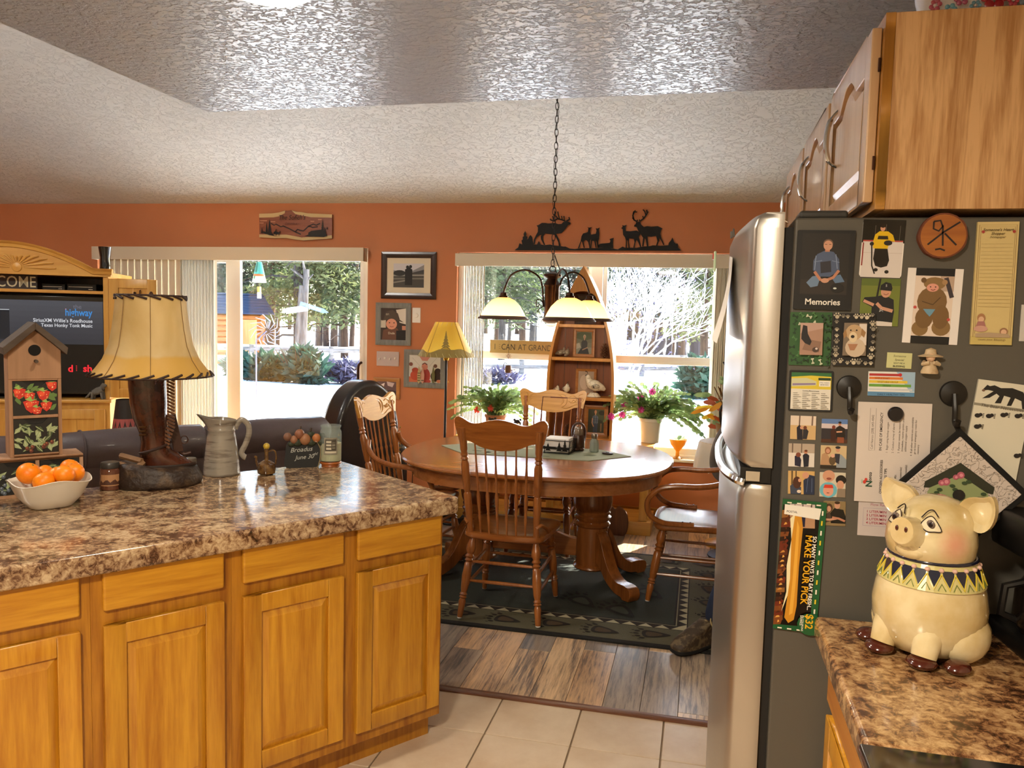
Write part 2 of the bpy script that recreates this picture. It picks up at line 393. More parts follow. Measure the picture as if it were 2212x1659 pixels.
r = k.ramp([(.40, hx('2e221a')), (.46, hx('7c6652')), (.52, hx('c4ae94')), (.62, hx('ecd8be'))]); k.l(ad, 0, r, 0)
oi = k.n('ObjectInfo'); pr = k.ramp([(0, hx('8a7f72')), (.2, hx('d8b488')), (.4, hx('9a8a78')), (.6, hx('e8cca4')), (.8, hx('b8aa98'))]); pr.color_ramp.interpolation = 'CONSTANT'
k.l(oi, 'Random', pr, 0); mx = k.n('Mix', data_type='RGBA', blend_type='MULTIPLY'); mx.inputs[0].default_value = 1
k.l(r, 0, mx, 6); k.l(pr, 0, mx, 7); br = k.n('BrightContrast'); br.inputs[1].default_value = .06; k.l(mx, 2, br, 0)
gm = k.n('Gamma'); gm.inputs[1].default_value = .8; k.l(br, 0, gm, 0); k.l(gm, 0, k.b, 'Base Color')
k.b.inputs['Roughness'].default_value = .3; k.bump(ad, 0, .1, .002); PLANK = k.m
f2 = MB().box(LEFT, RIGHT, LAM, FAR, -.08, -.005).build('floor', mat('underlay', hx('2a2018'), .9), kind='structure')
PW, PL = .15, 1.22; pm = MB().box(0, PW-.0015, 0, PL-.002, -.006, 0).build('plank', PLANK, f2, bevel=.0012, seg=1)
first = True; P0 = atz(1301, 1524, 0).x
for i in range(-24, 7):
    x0 = P0+i*PW; y = LAM-((i*.47) % 1.0)*PL
    if x0+PW > RIGHT: continue
    while y < FAR:
        y0, y1 = max(y, LAM+.012), min(y+PL, FAR)
        if y1-y0 > .04:
            if y1-y0 < PL-.03: o = MB().box(0, PW-.0015, 0, y1-y0-.002, -.006, 0).build('plank', PLANK, f2, bevel=.0012, seg=1)
            elif first: o = pm; first = False
            else: o = pm.copy(); COL.objects.link(o)
            o.location = (x0, y0, 0)
        y += PL
MB().box(LEFT, P0-24*PW, LAM, FAR, -.005, 0).build('planking', PLANK, f2)
m = MB(); m.xprism([(0, 0), (0, .006), (.01, .011), (.035, .011), (.045, .006), (.045, 0)], 0, 3.0)
m.M = None; o = struct(m, 'trim_1', wood('threshold_wood', hx('7a4a28'), hx('54301a'), 'y', 8, .4)); o.rotation_euler.z = PI/2; o.location = (RIGHT-.02, LAM-.02, -.001)
m = MB()
for a, b in ((LEFT, DL), (DR, RIGHT)): m.box(a, b, FAR-.014, FAR, 0, .1)
struct(m, 'baseboard_back', wood('baseboard_oak', hx('c98a3c'), hx('a8702c'), 'x', 8, .4), bevel=.004)
# ------------------------------------------------------------------ patio door
d = tag(thing('door_1', None, None, (0, 0, 0)), kind='structure')
yg = FAR+.085
m = MB()
for x0, x1 in ((DL, DL+.05), (DR-.05, DR)): m.box(x0, x1, yg-.05, yg+.05, 0, DT)
m.box(DL+.05, DR-.05, yg-.05, yg+.05, DT-.06, DT); m.box(DL+.05, DR-.05, yg-.05, yg+.05, 0, .05); m.build('door_frame', WHITE, d, bevel=.004)
MX = aty(503, 700, yg).x; MX2 = aty(531, 700, yg).x; JR = aty(779, 700, yg).x
def sash(x0, x1, z0, z1, y0, y1, wl, wr, wb, wt, par, name='sash'):
    m = MB(); m.box(x0, x0+wl, y0, y1, z0, z1); m.box(x1-wr, x1, y0, y1, z0, z1)
    m.box(x0+wl, x1-wr, y0, y1, z0, z0+wb); m.box(x0+wl, x1-wr, y0, y1, z1-wt, z1)
    o = m.build(name, WHITE, par, bevel=.004)
    MB().box(x0+wl, x1-wr, (y0+y1)/2-.003, (y0+y1)/2+.003, z0+wb, z1-wt).build('pane', PANE, o); return o
sash(DL+.05, MX+.03, .05, DT-.06, yg+.005, yg+.045, .07, .1, .1, .07, d)
s2 = sash(MX-.03, DR-.05, .05, DT-.06, yg-.045, yg-.005, .13, .035, .1, .05, d)
m = MB(); m.tube(smooth([(DR-.068, yg-.045, .95), (DR-.075, yg-.09, .98), (DR-.075, yg-.09, 1.12), (DR-.068, yg-.045, 1.15)]), .011); m.build('handle', BRONZE, s2)
# ------------------------------------------------------------------ dining window
w = tag(thing('window_1', None, None), kind='structure')
yw = FAR+.09
m = MB()
for x0, x1 in ((WL, WL+.045), (WR-.045, WR)): m.box(x0, x1, yw-.045, yw+.045, WS, WT)
m.box(WL+.045, WR-.045, yw-.045, yw+.045, WT-.045, WT); m.box(WL+.045, WR-.045, yw-.045, yw+.045, WS, WS+.045)
MC = (aty(1281, 640, yw).x+aty(1299, 640, yw).x)/2; m.box(MC-.045, MC+.045, yw-.04, yw+.045, WS+.045, WT-.045)
m.build('window_frame', WHITE, w, bevel=.004)
RZ = aty(1400, 778, yw).z
for x0, x1 in ((WL+.045, MC-.045), (MC+.045, WR-.045)):
    sash(x0, x1, RZ-.03, WT-.045, yw+.003, yw+.038, .03, .03, .05, .03, w, 'upper_sash')
    sash(x0, x1, WS+.045, RZ+.03, yw-.036, yw, .045, .045, .05, .06, w, 'lower_sash')
MB().box(WL+.002, WR-.002, FAR-.05, FAR+.045, WS, WS+.022).build('window_sill', mat('painted_sill', hx('dccfbb'), .45), w, bevel=.004)
# ------------------------------------------------------------------ unseen overhang added outside to keep high sun off the table
m = MB(); m.box(LEFT-.5, 3.5, FAR+TH, FAR+1.45, 2.32, 2.5); struct(m, 'sun_cut_eave', mat('sun_cut_eave_wood', hx('8a6a4a'), .8))
# ------------------------------------------------------------------ stone-look worktops
def stone(name, tint=(1.04, .95, .80), rough=.16):
    k = N(name); mp = k.coords((1, 1, 1))
    a = k.n('TexNoise', i_Scale=52.0, i_Detail=9.0, i_Roughness=.72, i_Distortion=.6); k.l(mp, 0, a, 'Vector')
    b = k.n('TexNoise', i_Scale=15.0, i_Detail=4.0, i_Roughness=.6); k.l(mp, 0, b, 'Vector')
    m1 = k.n('Math', operation='MULTIPLY', i_1=.62); k.l(a, 0, m1, 0); m2 = k.n('Math', operation='MULTIPLY_ADD', i_1=.38); k.l(b, 0, m2, 0); k.l(m1, 0, m2, 2)
    r = k.ramp([(.38, hx('2a1e18')), (.45, hx('64493a')), (.49, hx('8f7660')), (.54, hx('ab967e')), (.60, hx('c8b8a0')), (.68, hx('94806e'))])
    for el in r.color_ramp.elements: el.color = [min(c*q, 1) for c, q in zip(el.color, tint)]+[1]
    k.l(m2, 0, r, 0); k.l(r, 0, k.b, 'Base Color')
    k.b.inputs['Roughness'].default_value = rough; k.b.inputs['Coat Weight'].default_value = .3; k.b.inputs['Coat Roughness'].default_value = .1
    return k.m
STONE = stone('stone_laminate')
# ------------------------------------------------------------------ peninsula (its own axes: x along the front edge, y into its depth)
PC = atz(993, 1073, .914); PL0 = atz(0, 1228, .914); PA = math.atan2(PC.y-PL0.y, PC.x-PL0.x)
PE, PN = Vector((math.cos(PA), math.sin(PA), 0)), Vector((-math.sin(PA), math.cos(PA), 0))
CT = .914
def pen(x, y, z=CT): return Vector((PC.x, PC.y, 0)) + PE*x + PN*y + Vector((0, 0, z))
def face(p): return math.atan2(-p.x, p.y)
def raised_panel(m, x0, x1, z0, z1, y, rail=.055, t=.02):
    """a cabinet door in the x,z plane, front at y: stiles and rails round a field with bevelled edges"""
    m.box(x0, x0+rail, y, y+t, z0, z1); m.box(x1-rail, x1, y, y+t, z0, z1)
    m.box(x0+rail, x1-rail, y, y+t, z0, z0+rail); m.box(x0+rail, x1-rail, y, y+t, z1-rail, z1)
def field(m, x0, x1, z0, z1, y, b=.03, h=.011):
    o = [(x0, z0), (x1, z0), (x1, z1), (x0, z1)]; i = [(x0+b, z0+b), (x1-b, z0+b), (x1-b, z1-b), (x0+b, z1-b)]
    m.add([(p[0], y+h, p[1]) for p in o]+[(p[0], y, p[1]) for p in i], [(0, 1, 5, 4), (1, 2, 6, 5), (2, 3, 7, 6), (3, 0, 4, 7), (4, 5, 6, 7)])
FY = .045                                                            # carcass face; doors stand 20 mm proud
def base_cabinet(x0, x1, d0, d1, label):
    t = thing('base_cabinet', label, 'cabinet', pen(x0, 0, 0), PA, 'oak base cabinets of the peninsula'); w = x1-x0; a, b = d0-x0, d1-x0
    m = MB(); m.box(0, w, FY, FY+.56, .105, .845); m.build('carcass', OAKFR, t, bevel=.001, seg=1)
    MB().box(0, w, FY+.07, FY+.54, 0, .105).build('toe_kick', OAKFR, t)
    m = MB(); m.box(a, b, FY-.018, FY, .742, .852); dr = m.build('drawer_front', OAKX, t, bevel=.007, seg=2)
    m = MB(); raised_panel(m, a, b, .148, .702, FY-.019, .056, .019); do = m.build('door', OAK, t, bevel=.003)
    m = MB(); field(m, a+.05, b-.05, .198, .652, FY-.017); m.build('door_panel', OAK, do, flat=True)
    return t
base_cabinet(-.425, -.04, -.392, -.055, 'oak base cabinet with drawer at the free end of the peninsula')
base_cabinet(-.808, -.425, -.778, -.442, 'oak base cabinet with drawer, second from the free end of the peninsula')
base_cabinet(-1.188, -.808, -1.16, -.834, 'oak base cabinet with drawer, third from the free end of the peninsula')
base_cabinet(-1.60, -1.188, -1.57, -1.215, 'oak base cabinet under the fruit bowl, cut by the left picture edge')
m = MB(); m.M = Matrix.Translation(pen(0, 0, 0)) @ Matrix.Rotation(PA, 4, 'Z'); m.box(-2.5, 0, 0, .865, .8525, CT)
tag(m.build('worktop', STONE, bevel=.012, seg=3), 'glossy brown and cream speckled stone-look worktop of the angled peninsula', 'countertop')
m = MB(); m.M = Matrix.Translation(pen(0, 0, 0)) @ Matrix.Rotation(PA, 4, 'Z'); m.box(-2.5, -.04, FY+.565, FY+.59, 0, .845)
tag(m.build('back_panel', OAK), 'oak panel closing the back of the peninsula', 'panel')
# ------------------------------------------------------------------ bowl of oranges
def fruit_bowl():
    c = pen(-1.17, .635)
    t = thing('fruit_bowl', 'white square-sided bowl holding oranges on the peninsula', 'bowl', c, face(c)+.25); t.scale = (1, 1, 1.03)
    prof = [(.052, 0), (.062, .004), (.088, .035), (.108, .078), (.116, .088), (.113, .089), (.104, .077), (.083, .036), (.06, .012), (.001, .010)]
    vs = []; n = 48
    for r, z in prof:
        for k_ in range(n):
            a = 2*PI*k_/n; e = (abs(math.cos(a))**4+abs(math.sin(a))**4)**-.25
            sq = 1+(e-1)*.75; vs.append((r*sq*math.cos(a)*1.0, r*sq*math.sin(a)*.95, z+.006*math.cos(4*a)*(z/.09)**2))
    fs = [(i*n+q, i*n+(q+1) % n, (i+1)*n+(q+1) % n, (i+1)*n+q) for i in range(len(prof)-1) for q in range(n)]+[tuple(range(n))[::-1]]
    MB().add(vs, fs).build('bowl', mat('white_glaze', hx('ddd6c8'), .25, coat=.4), t, ang=60)
    return c
BC = fruit_bowl()
ORM = mat('orange_peel', hx('f08a0c'), .38, bump=(420, .35, .001), var=(30, hx('e87404'), .4, .7))
GRN = mat('orange_stem', hx('5d6a2a'), .6)
proto = None
spots = [(60, 1029, .0345, 2.50, 'large orange at the left rim of the white bowl'), (91, 1027, .027, 2.58, 'small orange half hidden behind the left large orange'),
         (123, 1034, .029, 2.50, 'orange in the middle of the front row of the bowl'), (90, 1049, .031, 2.44, 'orange sunk lowest at the front rim of the bowl'),
         (160, 1035, .031, 2.47, 'orange at the right of the front row of the bowl'), (156, 1017, .031, 2.58, 'orange on top at the back of the bowl'),
         (185, 1027, .0325, 2.55, 'orange at the right rim of the white bowl'), (118, 1050, .030, 2.55, 'orange underneath, almost covered by the others')]
for px, py, r_, t_, lb in spots:
    p = atd(px+2, py-1, t_+.045); p.z = max(p.z+.008, CT+.066); d_ = Vector((p.x-BC.x, p.y-BC.y, 0)); p = p-d_*max(0, 1-.066/max(d_.length, 1e-4))*.9
    if proto is None:
        proto = thing('orange', lb, 'orange', p, 0, 'oranges in the white bowl')
        MB().lathe([(max(.031*math.sin(PI*i/14), 1e-5)*(1.03), -.030*math.cos(PI*i/14)*(.96 if i > 11 else 1)) for i in range(15)], 22).build('fruit', ORM, proto)
        MB().lathe([(.0001, .0295), (.003, .0292), (.0032, .028), (.0001, .0275)], 7).build('stem', GRN, proto)
        o = proto
    else: o = dup(proto, p, 0, lb)
    o.scale = (r_/.031,)*3; o.rotation_euler = (random.uniform(-.9, .9), random.uniform(-.6, .6), random.uniform(0, 6))
# ------------------------------------------------------------------ bird house chest of little drawers
RAW = wood('raw_pine', hx('a88060'), hx('8a6648'), 'z', 8, .7, 0)
ROOFW = wood('weathered_board', hx('54463a'), hx('382c22'), 'x', 9, .8, 0)
def bird_house():
    c = atz(51, 1080, CT); c = c + Vector((.0, .06, 0)); t = thing('birdhouse_chest', 'wooden birdhouse-shaped chest with painted fruit drawers on the peninsula', 'birdhouse', c, face(c)+.13)
    hb, W2 = .135, .138; d = .125
    m = MB(); m.box(-W2, W2, 0, d, 0, .012); m.box(-W2, W2, 0, d, hb-.012, hb)
    for x in (-W2, -.006, W2-.012): m.box(x, x+.012, 0, d, .012, hb-.012)
    m.box(-W2, W2, d-.006, d, .012, hb-.012); m.build('base_case', RAW, t, bevel=.001, seg=1)
    tw, z1, zp = .077, hb+.358, hb+.426
    m = MB(); m.box(-tw, -tw+.011, .008, d-.01, hb, z1); m.box(tw-.011, tw, .008, d-.01, hb, z1); m.box(-tw, tw, d-.02, d-.01, hb, z1)
    for z in (hb, hb+.130, hb+.256): m.box(-tw+.011, tw-.011, .008, d-.02, z, z+.010)
    g = [(-tw, hb+.262), (tw, hb+.262), (tw, z1), (0, zp), (-tw, z1)]
    m.xprism(g, .006, .016); m.xprism([(-tw, z1), (tw, z1), (0, zp)], d-.02, d-.01); m.build('tower', RAW, t, bevel=.001, seg=1)
    for s in (-1, 1):
        m = MB(); a = (s*(tw+.013), z1-.014); b = (0, zp+.002)
        m.xprism([a, b, (0, zp+.026), (a[0]+s*.004, a[1]+.024)], -.030, d+.012)
        m.build('roof_board', ROOFW, t, bevel=.001, seg=1)
    zh = hb+.358
    m = MB(); m.xprism(circ(0, zh, .0185, n=24), .0045, .0058); m.build('entrance_hole', mat('hole_black', hx('0c0806'), .9), t)
    m = MB(); m.tube([(.002, .006, zh-.036), (.002, -.022, zh-.036)], .0055, 10); m.build('perch', ROOFW, t)
    def drawer(x0, x1, z0, z1_, kind):
        y = .012 if x1 < .1 and x0 > -.1 and z0 > hb else .004
        w, h = x1-x0, z1_-z0; m = MB(); bgc = '17150f'
        m.xprism([(0, 0), (w, 0), (w, h), (w*.78, h), (w*.66, h*.86), (w*.5, h*.82), (w*.34, h*.86), (w*.22, h), (0, h)], 0, .006, hx(bgc)); m.box(0, w, .006, .008, h*.55, h, hx('0a0806'))
        it = []; rn = random.Random(kind+str(x0))
        if kind == 'strawberry':
            for i in range(20):
                x, z = rn.uniform(.05, .95), rn.uniform(.06, .85); a = rn.uniform(0, 6)
                it.append(('p', '5d7a3c', [(x+.13*math.cos(a+q)*s_, z+.13*math.sin(a+q)*s_) for q, s_ in ((0, 1), (.6, .6), (2.2, .4), (3.14, .9), (4.1, .6), (5.6, .5))]))
            for x, z, q in ((.14, .66, .19), (.36, .55, .17), (.68, .58, .19), (.88, .86, .18), (.4, .28, .23), (.74, .26, .17), (.52, .12, .16)):
                it += [('p', 'c22f1c', [(x-q*.8, z+q*.5), (x-q*.5, z-q*.5), (x, z-q), (x+q*.55, z-q*.5), (x+q*.8, z+q*.5), (x, z+q*.85)]), ('e', 'e0552e', x-q*.2, z+q*.15, q*.35, q*.35),
                       ('p', '8fae58', [(x-q*.6, z+q*.8), (x, z+q*.5), (x+q*.6, z+q*.85), (x+.02, z+q*.75), (x, z+q*1.2)])]
                for j in range(5): it.append(('e', 'f2c890', x+rn.uniform(-.45, .45)*q, z+rn.uniform(-.5, .4)*q, .012, .012))
        else:
            for i in range(34 if kind == 'leaf' else 14):
                x, z = rn.uniform(.06, .94), rn.uniform(.12, .8); a = rn.uniform(0, 6); s_ = .14
                it += [('p', rn.choice(['7d8f62', '56683f', '97a578', '44532f']), [(x+s_*math.cos(a), z+s_*math.sin(a)), (x+s_*.45*math.cos(a+1.3), z+s_*.45*math.sin(a+1.3)), (x-s_*math.cos(a), z-s_*math.sin(a)), (x+s_*.45*math.cos(a-1.3), z+s_*.45*math.sin(a-1.3))]),
                       ('s', 'b7c096', [(x-s_*.8*math.cos(a), z-s_*.8*math.sin(a)), (x+s_*.8*math.cos(a), z+s_*.8*math.sin(a))], .012)]
            for i in range(7 if kind == 'leaf' else 24):
                x, z = rn.uniform(.1, .9), rn.uniform(.06, .6 if kind != 'leaf' else .3); c_ = {'leaf': '5b2a1e', 'grape': '4d5560', 'cherry': 'a8301e'}[kind]; q = .06
                it += [('e', c_, x, z, q*.8, q), ('e', {'leaf': '9a5c3c', 'grape': '8d959c', 'cherry': 'd86a3a'}[kind], x-.01, z+.02, q*.35, q*.4)]
        it = [i for i in it]
        def clampi(i):
            if i[0] in 'ps': return i[:2]+([(min(max(p[0], .01), .99), min(max(p[1], .01), .97)) for p in i[2]],)+i[3:]
            return i
        draw(m, [clampi(i) for i in it], w, h, -.0002, .00006)
        m.build('drawer', PRINT, t, loc=(x0, y, z0), flat=True)
    drawer(-tw+.012, tw-.012, hb+.141, hb+.255, 'strawberry'); drawer(-tw+.012, tw-.012, hb+.011, hb+.129, 'leaf')
    drawer(-W2+.013, -.008, .013, hb-.013, 'grape'); drawer(.008, W2-.013, .013, hb-.013, 'cherry')
bird_house()
# ------------------------------------------------------------------ small spice jar with brown label
def jar_small():
    c = pen(-.952, .79); t = thing('candle_jar', 'small brown candle jar with dark lid beside the boot lamp', 'jar', c, face(c))
    MB().lathe([(.030, 0), (.034, .003), (.035, .03), (.033, .034), (.033, .068), (.029, .076), (.027, .080)], 24).build('glass_body', mat('brown_wax_glass', hx('5c3626'), .12, coat=.5), t)
    MB().lathe([(.0305, .078), (.031, .079), (.031, .094), (.029, .098), (.001, .099)], 24).build('lid', mat('grey_lid', hx('4c4a48'), .35, .6), t)
    m = MB()
    for i in range(8):
        a0, a1 = -.9+1.8*i/8, -.9+1.8*(i+1)/8
        m.add([(.0362*math.sin(a), -.0362*math.cos(a), z) for a, z in ((a0, .018), (a1, .018), (a1, .058), (a0, .058))], [(0, 1, 2, 3)], hx('a87a52'))
        m.add([(.0366*math.sin(a), -.0366*math.cos(a), z) for a, z in ((a0, .022), (a1, .022), (a1, .03+.012*math.sin(i)**2), (a0, .03+.012*math.sin(i-1)**2))], [(0, 1, 2, 3)], hx('4a2a1c'))
    m.build('label', PRINT, t)
jar_small()
# ------------------------------------------------------------------ cowboy boot lamp
def hide_mat(name, c1, c2, stain):
    k = N(name); mp = k.coords((5, 5, 5)); nz = k.n('TexNoise', i_Scale=1.0, i_Detail=5.0, i_Distortion=.8); k.l(mp, 0, nz, 'Vector')
    r = k.ramp([(.3, c2), (.65, c1)]); k.l(nz, 0, r, 0)
    tc = k.n('TexCoord'); sx = k.n('SeparateXYZ'); k.l(tc, 'Object', sx, 0); m2 = k.n('Math', operation='MULTIPLY_ADD', i_1=.055); k.l(nz, 0, m2, 0); k.l(sx, 2, m2, 2)
    st = k.ramp([(.0, (1, 1, 1, 1)), (.095, (1, 1, 1, 1)), (.105, (0, 0, 0, 1))]); k.l(m2, 0, st, 0)
    mx = k.n('Mix', data_type='RGBA'); mu = k.n('Math', operation='MULTIPLY', i_1=.85); k.l(st, 0, mu, 0); k.l(mu, 0, mx, 0); k.l(r, 0, mx, 6); mx.inputs[7].default_value = stain
    k.l(mx, 2, k.b, 'Base Color'); k.b.inputs['Roughness'].default_value = .55
    tr = k.n('BsdfTranslucent'); k.l(mx, 2, tr, 0); ms = k.n('MixShader'); ms.inputs[0].default_value = .45; k.l(k.b, 0, ms, 1); k.l(tr, 0, ms, 2); k.l(ms, 0, k.out, 0)
    return k.m
HIDE = hide_mat('rawhide', hx('e6d09a'), hx('d4b878'), hx('e0b652'))
LACE = mat('brown_lacing', hx('2e1a12'), .7)
def laced_shade(t, prof, nl, seams, z0, mat_, lace_r=.0044, lean=.19, dz=.013, lace_mat=None):
    m = MB(); inner = [(max(r-.002, .001), z) for r, z in prof[::-1]]
    m.lathe(prof+inner+[prof[0]], 48); m.f = [f for f in m.f if len(f) == 4]; sh = m.build('lamp_shade', mat_, t, ang=60)
    for zi, (r, z) in ((0, prof[0]), (1, prof[-1])):
        m = MB(); q = (prof[1], prof[-2])[zi]; s = 1 if zi == 0 else -1; sl = (q[0]-r)/max(abs(q[1]-z), 1e-4)
        for i in range(nl[zi]):
            a = 2*PI*i/nl[zi]; pts = []
            for u in (-1, -.3, .4, 1):
                aa = a+lean*u*(.128/r)*.9; zz = z+s*dz*(u+1)/2; rr = r+sl*abs(zz-z)+.002
                pts.append((rr*math.cos(aa), rr*math.sin(aa), zz))
            m.tube(pts, lace_r, 6)
        m.tube([(r*math.cos(2*PI*j/40), r*math.sin(2*PI*j/40), z) for j in range(40)], lace_r*.8, 6, closed=True)
        m.build('lacing', lace_mat or LACE, sh)
    if seams:
        m = MB()
        for a in seams: m.tube([((r+.001)*math.cos(a), (r+.001)*math.sin(a), z) for r, z in prof], .0013, 5)
        m.build('seam', mat('seam_brown', hx('7a5a30'), .8), sh)
    return sh
def boot_lamp():
    c = pen(-.79, .80); f = face(c); t = thing('boot_lamp', 'table lamp with a brown cowboy boot base and rawhide shade', 'lamp', c, f)
    rn = random.Random(3); RESIN = mat('dark_resin', hx('2a1c14'), .5, bump=(60, .8, .006), var=(22, hx('54402c'), .5, .72)); LEATH = mat('brown_boot_leather', hx('4a2212'), .22, coat=.5, var=(18, hx('241008'), .4, .65))
    m = MB(); n = 36; prof = [(.150, 0), (.157, .012), (.154, .03), (.142, .048), (.138, .058), (.11, .066), (.06, .068), (.001, .068)]; vs = []
    for r, z in prof:
        for q in range(n):
            a = 2*PI*q/n; k_ = 1+.045*noise.noise((math.cos(a)*3, math.sin(a)*3, z*30))+(.0 if r < .1 else .02*math.sin(5*a)); up = .03*max(0, -math.cos(a-.35))*(r > .08)*(z > .03)
            vs.append((r*k_*math.cos(a), r*k_*.86*math.sin(a), z+up*.9))
    m.add(vs, [(i*n+q, i*n+(q+1) % n, (i+1)*n+(q+1) % n, (i+1)*n+q) for i in range(len(prof)-1) for q in range(n)]+[tuple(range(n))[::-1]]); m.build('rock_base', RESIN, t, ang=70)
    for i, (a, b) in enumerate((((-.135, -.03, .085), (-.055, -.075, .075)), ((-.12, .0, .11), (-.05, -.055, .095)), ((-.09, -.09, .055), (-.045, -.05, .09)))):
        m = MB(); m.tube([a, b], .011, 6); m.build('wood_stick', mat('resin_wood', hx('7a5a3c'), .6, bump=(80, .6, .003)), t)
    m = MB()                                   # boot: shaft, ankle and foot in one skin
    rings = [((-.030, 0, .425), .064, .054), ((-.030, 0, .36), .063, .053), ((-.027, 0, .30), .062, .052), ((-.022, 0, .24), .056, .048), ((-.012, 0, .19), .047, .043), ((-.008, 0, .155), .046, .042),
             ((-.004, 0, .125), .054, .044), ((.008, 0, .105), .066, .045), ((.020, 0, .088), .078, .045), ((.028, 0, .074), .086, .043)]
    nn = 22; vs = []
    for (cx, cy, cz), rx, ry in rings:
        for q in range(nn):
            a = 2*PI*q/nn; x = rx*math.cos(a); y = ry*math.sin(a)
            if cz < .13 and x > 0: y *= 1-.55*(x/rx)**3; x *= 1+.10*(.13-cz)/.05
            vs.append((cx+x, cy+y, cz))
    m.add(vs, [((i+1)*nn+q, (i+1)*nn+(q+1) % nn, i*nn+(q+1) % nn, i*nn+q) for i in range(len(rings)-1) for q in range(nn)]+[tuple(range(nn)), tuple((len(rings)-1)*nn+q for q in range(nn))[::-1]])
    m.build('boot', LEATH, t, ang=70)
    m = MB(); m.prism([(x*1.03+.03, y*1.04) for x, y in [(-.085, -.035), (-.04, -.044), (.03, -.044), (.075, -.03), (.1, -.012), (.1, .012), (.075, .03), (.03, .044), (-.04, .044), (-.085, .035)]], .064, .074); m.build('sole', mat('sole_dark', hx('24140c'), .5), t, bevel=.002)
    m = MB()
    m.tube([(-.006+.052*math.cos(a), .047*math.sin(a), .135+.018*math.cos(a)) for a in [2*PI*j/20 for j in range(20)]], .005, 6, closed=True); m.build('spur_strap', LACE, t)
    m = MB()
    for i in range(22):
        z = .405-i*.0122; x = .036-.0*i+(-.018 if z < .22 else 0)*(min((.22-z)/.05, 1) if z < .22 else 0); m.bar((x, -.02, z), (x+.024, -.036, z-.012), .004, .007)
    m.build('fringe', mat('fringe_leather', hx('6c4a34'), .45, coat=.2), t, flat=True)
    m = MB()
    for z in (.39, .37, .35, .33, .215, .2, .187): e = .018 if z < .23 else 0; MB().tube([(-.075+e, -.03, z), (-.052+e, -.042, z+.002)], .0045, 6).build('cartridge', mat('brass_dull', hx('5c3e20'), .35, .6), t)
    m = MB(); m.bar((.048, .035, .25), (.075, .035, .11), .022, .034); m.tube(smooth([(.072, .035, .12), (.088, .035, .10), (.118, .035, .105)]), .006, 8); m.tube([(.094+.013*math.cos(a), .03, .155+.015*math.sin(a)) for a in [2*PI*j/14 for j in range(14)]], .003, 6, closed=True)
    m.build('holster', mat('holster_brown', hx('3c1e12'), .4), t, bevel=.003)
    m = MB(); m.lathe([(.024, .066), (.024, .085), (.022, .087)], 14, c=(.112, .02, 0)); m.lathe([(.018, .066), (.018, .1), (.016, .102)], 14, c=(.08, .05, 0)); m.build('tin_cup', mat('pewter', hx('6a6258'), .4, .5), t)
    MB().tube([(-.025, 0, .42), (-.014, 0, .66)], .006, 8).build('pole', BRONZE, t)
    zs = .40; off = Vector((-.014, 0, zs))
    sh = laced_shade(t, [(.222, 0), (.198, .025), (.172, .06), (.150, .11), (.138, .17), (.129, .235), (.124, .288)], (27, 17), [-PI/2-.02, -PI/2-.82, -PI/2+.95, PI/2], 0, HIDE)
    sh.location = off; sh.scale = (.94, .94, 1)
    m = MB(); m.tube([(-.124, 0, .285), (.124, 0, .285)], .0025, 6); m.tube([(0, -.124, .285), (0, .124, .285)], .0025, 6); m.lathe([(.007, .284), (.009, .292), (.004, .302), (.001, .303)], 10); m.build('finial', BRONZE, sh)
boot_lamp()
# ------------------------------------------------------------------ stoneware pitcher
def pitcher():
    c = pen(-.535, .845); t = thing('pitcher', 'grey ribbed stoneware pitcher with curved handle on the peninsula', 'pitcher', c, face(c))
    GLZ = mat('grey_stoneware', hx('8c8478'), .22, coat=.5, var=((8, 8, 60), hx('6c6258'), .5, .62), bump=((4, 4, 90), .25, .004))
    n = 32; vs = []; prof = [(.066, 0), (.070, .004), (.069, .012), (.067, .04), (.063, .08), (.058, .12), (.054, .15), (.0505, .172), (.053, .177), (.050, .182), (.052, .200), (.057, .222), (.054, .222), (.048, .2), (.046, .18), (.05, .15), (.06, .03), (.001, .02)]
    for r, z in prof:
        for q in range(n):
            a = 2*PI*q/n; sp = max(0, -math.cos(a))**8*max(0, (z-.185)/.037) if z > .185 else 0
            vs.append(((r+.036*sp)*math.cos(a), r*math.sin(a), z+.018*sp-(.008*max(0, math.cos(a)) if z > .2 else 0)))
    MB().add(vs, [(i*n+q, i*n+(q+1) % n, (i+1)*n+(q+1) % n, (i+1)*n+q) for i in range(len(prof)-1) for q in range(n)]+[tuple(range(n))[::-1]]).build('body', GLZ, t, ang=60)
    m = MB(); m.tube(smooth([(.05, 0, .178), (.056, 0, .195), (.075, 0, .215), (.098, 0, .195), (.102, 0, .16), (.088, 0, .115), (.074, 0, .085), (.082, 0, .068), (.09, 0, .064)]), .0085, 10, flat=1.3); m.build('handle', GLZ, t)
pitcher()
# ------------------------------------------------------------------ small amber teapot
def teapot():
    c = pen(-.395, .745); t = thing('teapot', 'tiny amber glass teapot with a yellow knob on the peninsula', 'teapot', c, face(c))
    AMB = mat('amber_glass', hx('4a3018'), .1, coat=1, var=(40, hx('7a5a2a'), .45, .7))
    MB().lathe([(.022, 0), (.033, .006), (.0365, .024), (.033, .042), (.02, .052), (.009, .058), (.0075, .085), (.010, .102), (.001, .104)], 24).build('body', AMB, t)
    MB().tube(smooth([(-.03, 0, .03), (-.037, 0, .05), (-.038, 0, .068), (-.045, 0, .074)]), [.005]*18+[.004], 8).build('spout', AMB, t)
    MB().tube(smooth([(.008, 0, .092), (.028, 0, .096), (.037, 0, .075), (.034, 0, .04)]), .0035, 8).build('handle', AMB, t)
    MB().ell((0, 0, .113), .013, .013, .013).build('knob', mat('yellow_knob', hx('b89a2e'), .3, coat=.5), t)
teapot()
